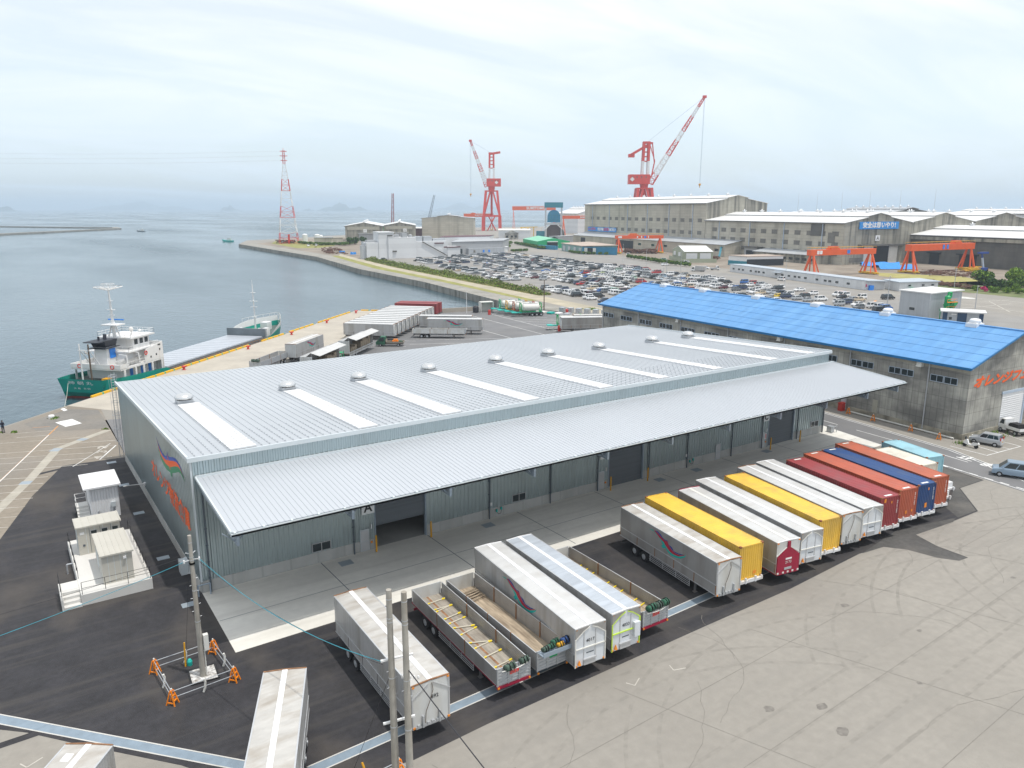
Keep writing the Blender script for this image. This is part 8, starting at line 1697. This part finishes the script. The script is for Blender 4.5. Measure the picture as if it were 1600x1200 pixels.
# ------------------------------------------------------------------ plants
def leaves(mb, c, rx, ry, rz_, n, size, rnd, shell=.35):
    for i in range(n):
        a = rnd.random()*2*math.pi; u = rnd.uniform(-1,1); rr = (shell+(1-shell)*rnd.random())**.5; s_ = math.sqrt(1-u*u)
        p = Vector((c[0]+rx*rr*s_*math.cos(a), c[1]+ry*rr*s_*math.sin(a), c[2]+rz_*rr*u))
        d = Vector((rnd.gauss(0,1),rnd.gauss(0,1),rnd.gauss(0,1))).normalized(); e = d.orthogonal().normalized(); f = d.cross(e); q = size*(.6+.8*rnd.random())
        mb.poly([p-e*q,p-f*q*.6,p+e*q,p+f*q*.6], rnd.choice((0,0,1,2)))
def tree(name, lb, loc, h, r, seed, mats=('leaf','leaf_light','leaf_dark'), group=None, blobs=12, n=260, size=.36, trunk=True, flat=.75):
    rnd = random.Random(seed); t = thing(name, lb, 'tree' if trunk else 'shrub', loc, rnd.random()*6, group)
    if trunk:
        tm = MB().tube((0,0,0),(.1,0,h*.45),.22,8,0,.13)
        for i in range(4): a = i*1.6+rnd.random(); tm.tube((.1,0,h*(.35+.03*i)),(.1+r*.6*math.cos(a),r*.6*math.sin(a),h*.72),.09,6,0,.04)
        tm.build('trunk', M['bark'], t)
    cm_ = MB(); zc = h-r*flat if trunk else h*.5
    for i in range(blobs):
        a = rnd.random()*6.28; k = rnd.random()**.5*.62; c = (r*k*math.cos(a), r*k*math.sin(a), zc+(rnd.random()-.4)*r*flat*.8); s_ = r*(.36+.25*rnd.random())
        leaves(cm_, c, s_, s_, s_*.85, n, size, rnd)
    cm_.build('crown', [M[m_] for m_ in mats], t); return t
for i, ((p, q), h, r, mt_, lb) in enumerate((((287.3,143.1),7.2,4.6,('leaf','leaf_light','leaf_dark'),'round green garden tree first from the lawn gantry crane'),((306.4,143),7.6,4.6,('leaf_light','leaf_light','leaf'),'bright green garden tree second from the lawn'),((300,128),6.4,4.0,('leaf_light','leaf','leaf_light'),'lime green garden tree third from the lawn'),
        ((295,118),6.2,4.4,('leaf','leaf_light','leaf_dark'),'broad green garden tree towards the road bend'),((310,112),7.5,4.6,('leaf','leaf_dark','leaf_light'),'dark garden tree at the rear of the planting'),((284,136),4.6,4.0,('leaf_dark','leaf','leaf_dark'),'low dark garden tree under the round one'))):
    tree('garden_tree', lb, yard(p,q), h, r, 40+i, mt_, 'garden trees by the lawn')
for i, ((p, q), h, r, lb) in enumerate((((273,136.2),1.9,1.5,'round clipped shrub next to the pink azalea'),((274.1,129.6),2.2,2.0,'round clipped shrub second past the pink azalea'),((276.5,126.2),2.2,2.1,'largest round clipped shrub in the middle of the bed'),((278.5,122.8),2.0,1.9,'round clipped shrub near the road bend'),((283,128),2.6,2.4,'taller loose shrub behind the clipped ones'))):
    tree('clipped_shrub', lb, yard(p,q), h, r, 60+i, ('leaf_light','leaf','leaf'), 'clipped shrubs along the garden bed', 7, 110, .22, False, .6)
for i, ((p, q), h, r) in enumerate((((292,134),3.6,3.4),((289,124),3.2,3.2),((301,136),3.8,3.6),((285,118),2.8,3.0),((296,108),3.6,3.6),((304,120),4.2,4.0),((312,130),4.6,4.2),((290,112),3.0,3.2))):
    tree('garden_shrub', 'loose green shrub filling the garden between the trees, %s from the lawn'%ORD(i+1), yard(p,q), h, r, 160+i, (('leaf','leaf_light','leaf_dark'),('leaf_light','leaf','leaf_light'))[i%2], 'loose shrubs in the garden', 9, 150, .32, False, .7)
tree('azalea', 'pink flowering azalea in the clipped shrub bed', yard(274.1,133.5), 1.7, 1.5, 71, ('azalea','azalea','azalea'), 'azaleas', 6, 120, .18, False, .6); tree('azalea', 'smaller red azalea at the end of the shrub bed', yard(280.5,118.5), 1.2, 1.1, 72, ('azalea','azalea','signal_red'), 'azaleas', 5, 80, .18, False, .6)
sh0 = None
def hedge_row(group, lbf, pts, n, h, r, name='hedge_shrub'):
    global sh0
    for i in range(n):
        t = i/max(1,n-1)*(len(pts)-1); k = min(int(t),len(pts)-2); u = t-k; p = pts[k][0]*(1-u)+pts[k+1][0]*u; q = pts[k][1]*(1-u)+pts[k+1][1]*u; lb = lbf%ORD(i+1)
        if sh0 is None: sh0 = tree(name, lb, yard(p,q), 1.7, 1.35, 90, ('leaf','leaf_dark','leaf_light'), group, 7, 90, .24, False, .75); o = sh0
        else: o = dup(sh0, yard(p,q), i*1.3, lb, group)
        o.scale = (r/1.35, r/1.35, h/1.7)
hedge_row('clipped hedge shrubs before the sage house', 'round hedge shrub before the sage green house, %s from the workshop side', [(254.8,352),(250.5,322),(246.2,301),(246,278)], 20, 2.3, 1.6)
hedge_row('shrubs before the green shed', 'dark shrub in front of the green shed, %s from the storage tank side', [(264,548),(260,518),(255.5,490),(252,472)], 14, 2.4, 2.4); hedge_row('shrubs by the workshop', 'low shrub under the teal workshop, %s from its doorway', [(249.5,420),(247.5,408),(252,396),(259,388)], 9, 1.8, 1.6)
hedge_row('hedge at the car park top', 'clipped hedge shrub at the top of the car park, %s from the white hut', [(216,444),(228,448.5)], 9, 1.9, 1.6); hedge_row('headland shrubs', 'headland shrub beside the tan blocks, %s from the pylon', [(96,628),(108,592),(124,590),(138,610)], 14, 2.6, 3.0)
hedge_row('shrubs before the gabled store', 'shrub near the gabled store, %s from the grey office', [(236,500),(250,540),(262,556)], 7, 2.6, 2.2); hedge_row('shrubs on the traffic island', 'shrub on the road bend at the garden end, %s of three', [(243,86),(246,90),(250,92)], 3, 2, 1.8)
for i, (p, q) in enumerate(((132,600),(138,606),(145,604))): tree('palm_clump', 'bushy palm in the clump before the headland halls, %s from the tan blocks'%ORD(i+1), yard(p,q), 6.5, 3.6, 120+i, ('leaf_dark','leaf','leaf_dark'), 'palms on the headland', 7, 60, .7)
# bramble bank along the breakwater and weeds
bk = MB(); rnd = random.Random(8)
def edge_at(q, pts):
    for (p0,q0),(p1,q1) in zip(pts, pts[1:]):
        if q1 <= q <= q0: return p0+(p1-p0)*(q-q0)/(q1-q0)
    return pts[-1][0]
lo_ = [(101,402),(103,334),(110,250),(116,185)]; hi_ = [(106,402),(112.5,334),(119,250),(121,185)]
for i in range(15000):
    q = 402-217*rnd.random()**1.0; a, b_ = edge_at(q,lo_), edge_at(q,hi_); u = rnd.random(); p = a+(b_-a)*u
    hh = 2.2*(.5+.5*math.sin(q*.31)*math.sin(q*.083+1)+.35*math.sin(p*1.7+q))*math.sin(max(.12,min(.97,u))*math.pi)+.35; z = max(.1, hh*(.5+.5*rnd.random()))
    c = Vector(yard(p,q,z)); d = Vector((rnd.gauss(0,1),rnd.gauss(0,1),rnd.gauss(0,1.2))).normalized(); e = d.orthogonal().normalized(); f = d.cross(e); s_ = .30*(.6+.9*rnd.random()); bk.poly([c-e*s_,c-f*s_*.6,c+e*s_,c+f*s_*.6], rnd.choice((0,0,0,1,2)))
o = bk.build('bramble_undergrowth', [M['bramble'],M['leaf'],M['leaf_light']]); tag(o, 'rough green bramble bank between the car park and the breakwater', 'undergrowth', kind='stuff')
wd = MB()
for cx, cy, rr, n in ((-10.9,62.0,.35,50),(-5.7,67.3,.6,40),(-12.9,62.5,.6,25),(-.3,56.6,.3,20),(91.9,-13.6,.8,120),(99.5,-13.1,2.2,140),(128,134,2.5,160),(140,120,2.2,120)):
    for i in range(n):
        x = cx+rr*rnd.gauss(0,.55); y = cy+rr*rnd.gauss(0,.55); s_ = .06+.06*rnd.random() if rr < 2 else .16; wd.poly([(x-s_,y,.0),(x+s_,y,.0),(x+s_*rnd.uniform(-1,1),y+s_*rnd.uniform(-1,1),s_*2.4)], rnd.choice((0,1)))
o = wd.build('weeds', [M['leaf_light'],M['leaf']]); tag(o, 'tufts of weeds growing in cracks of the old quay', 'weeds', kind='stuff')
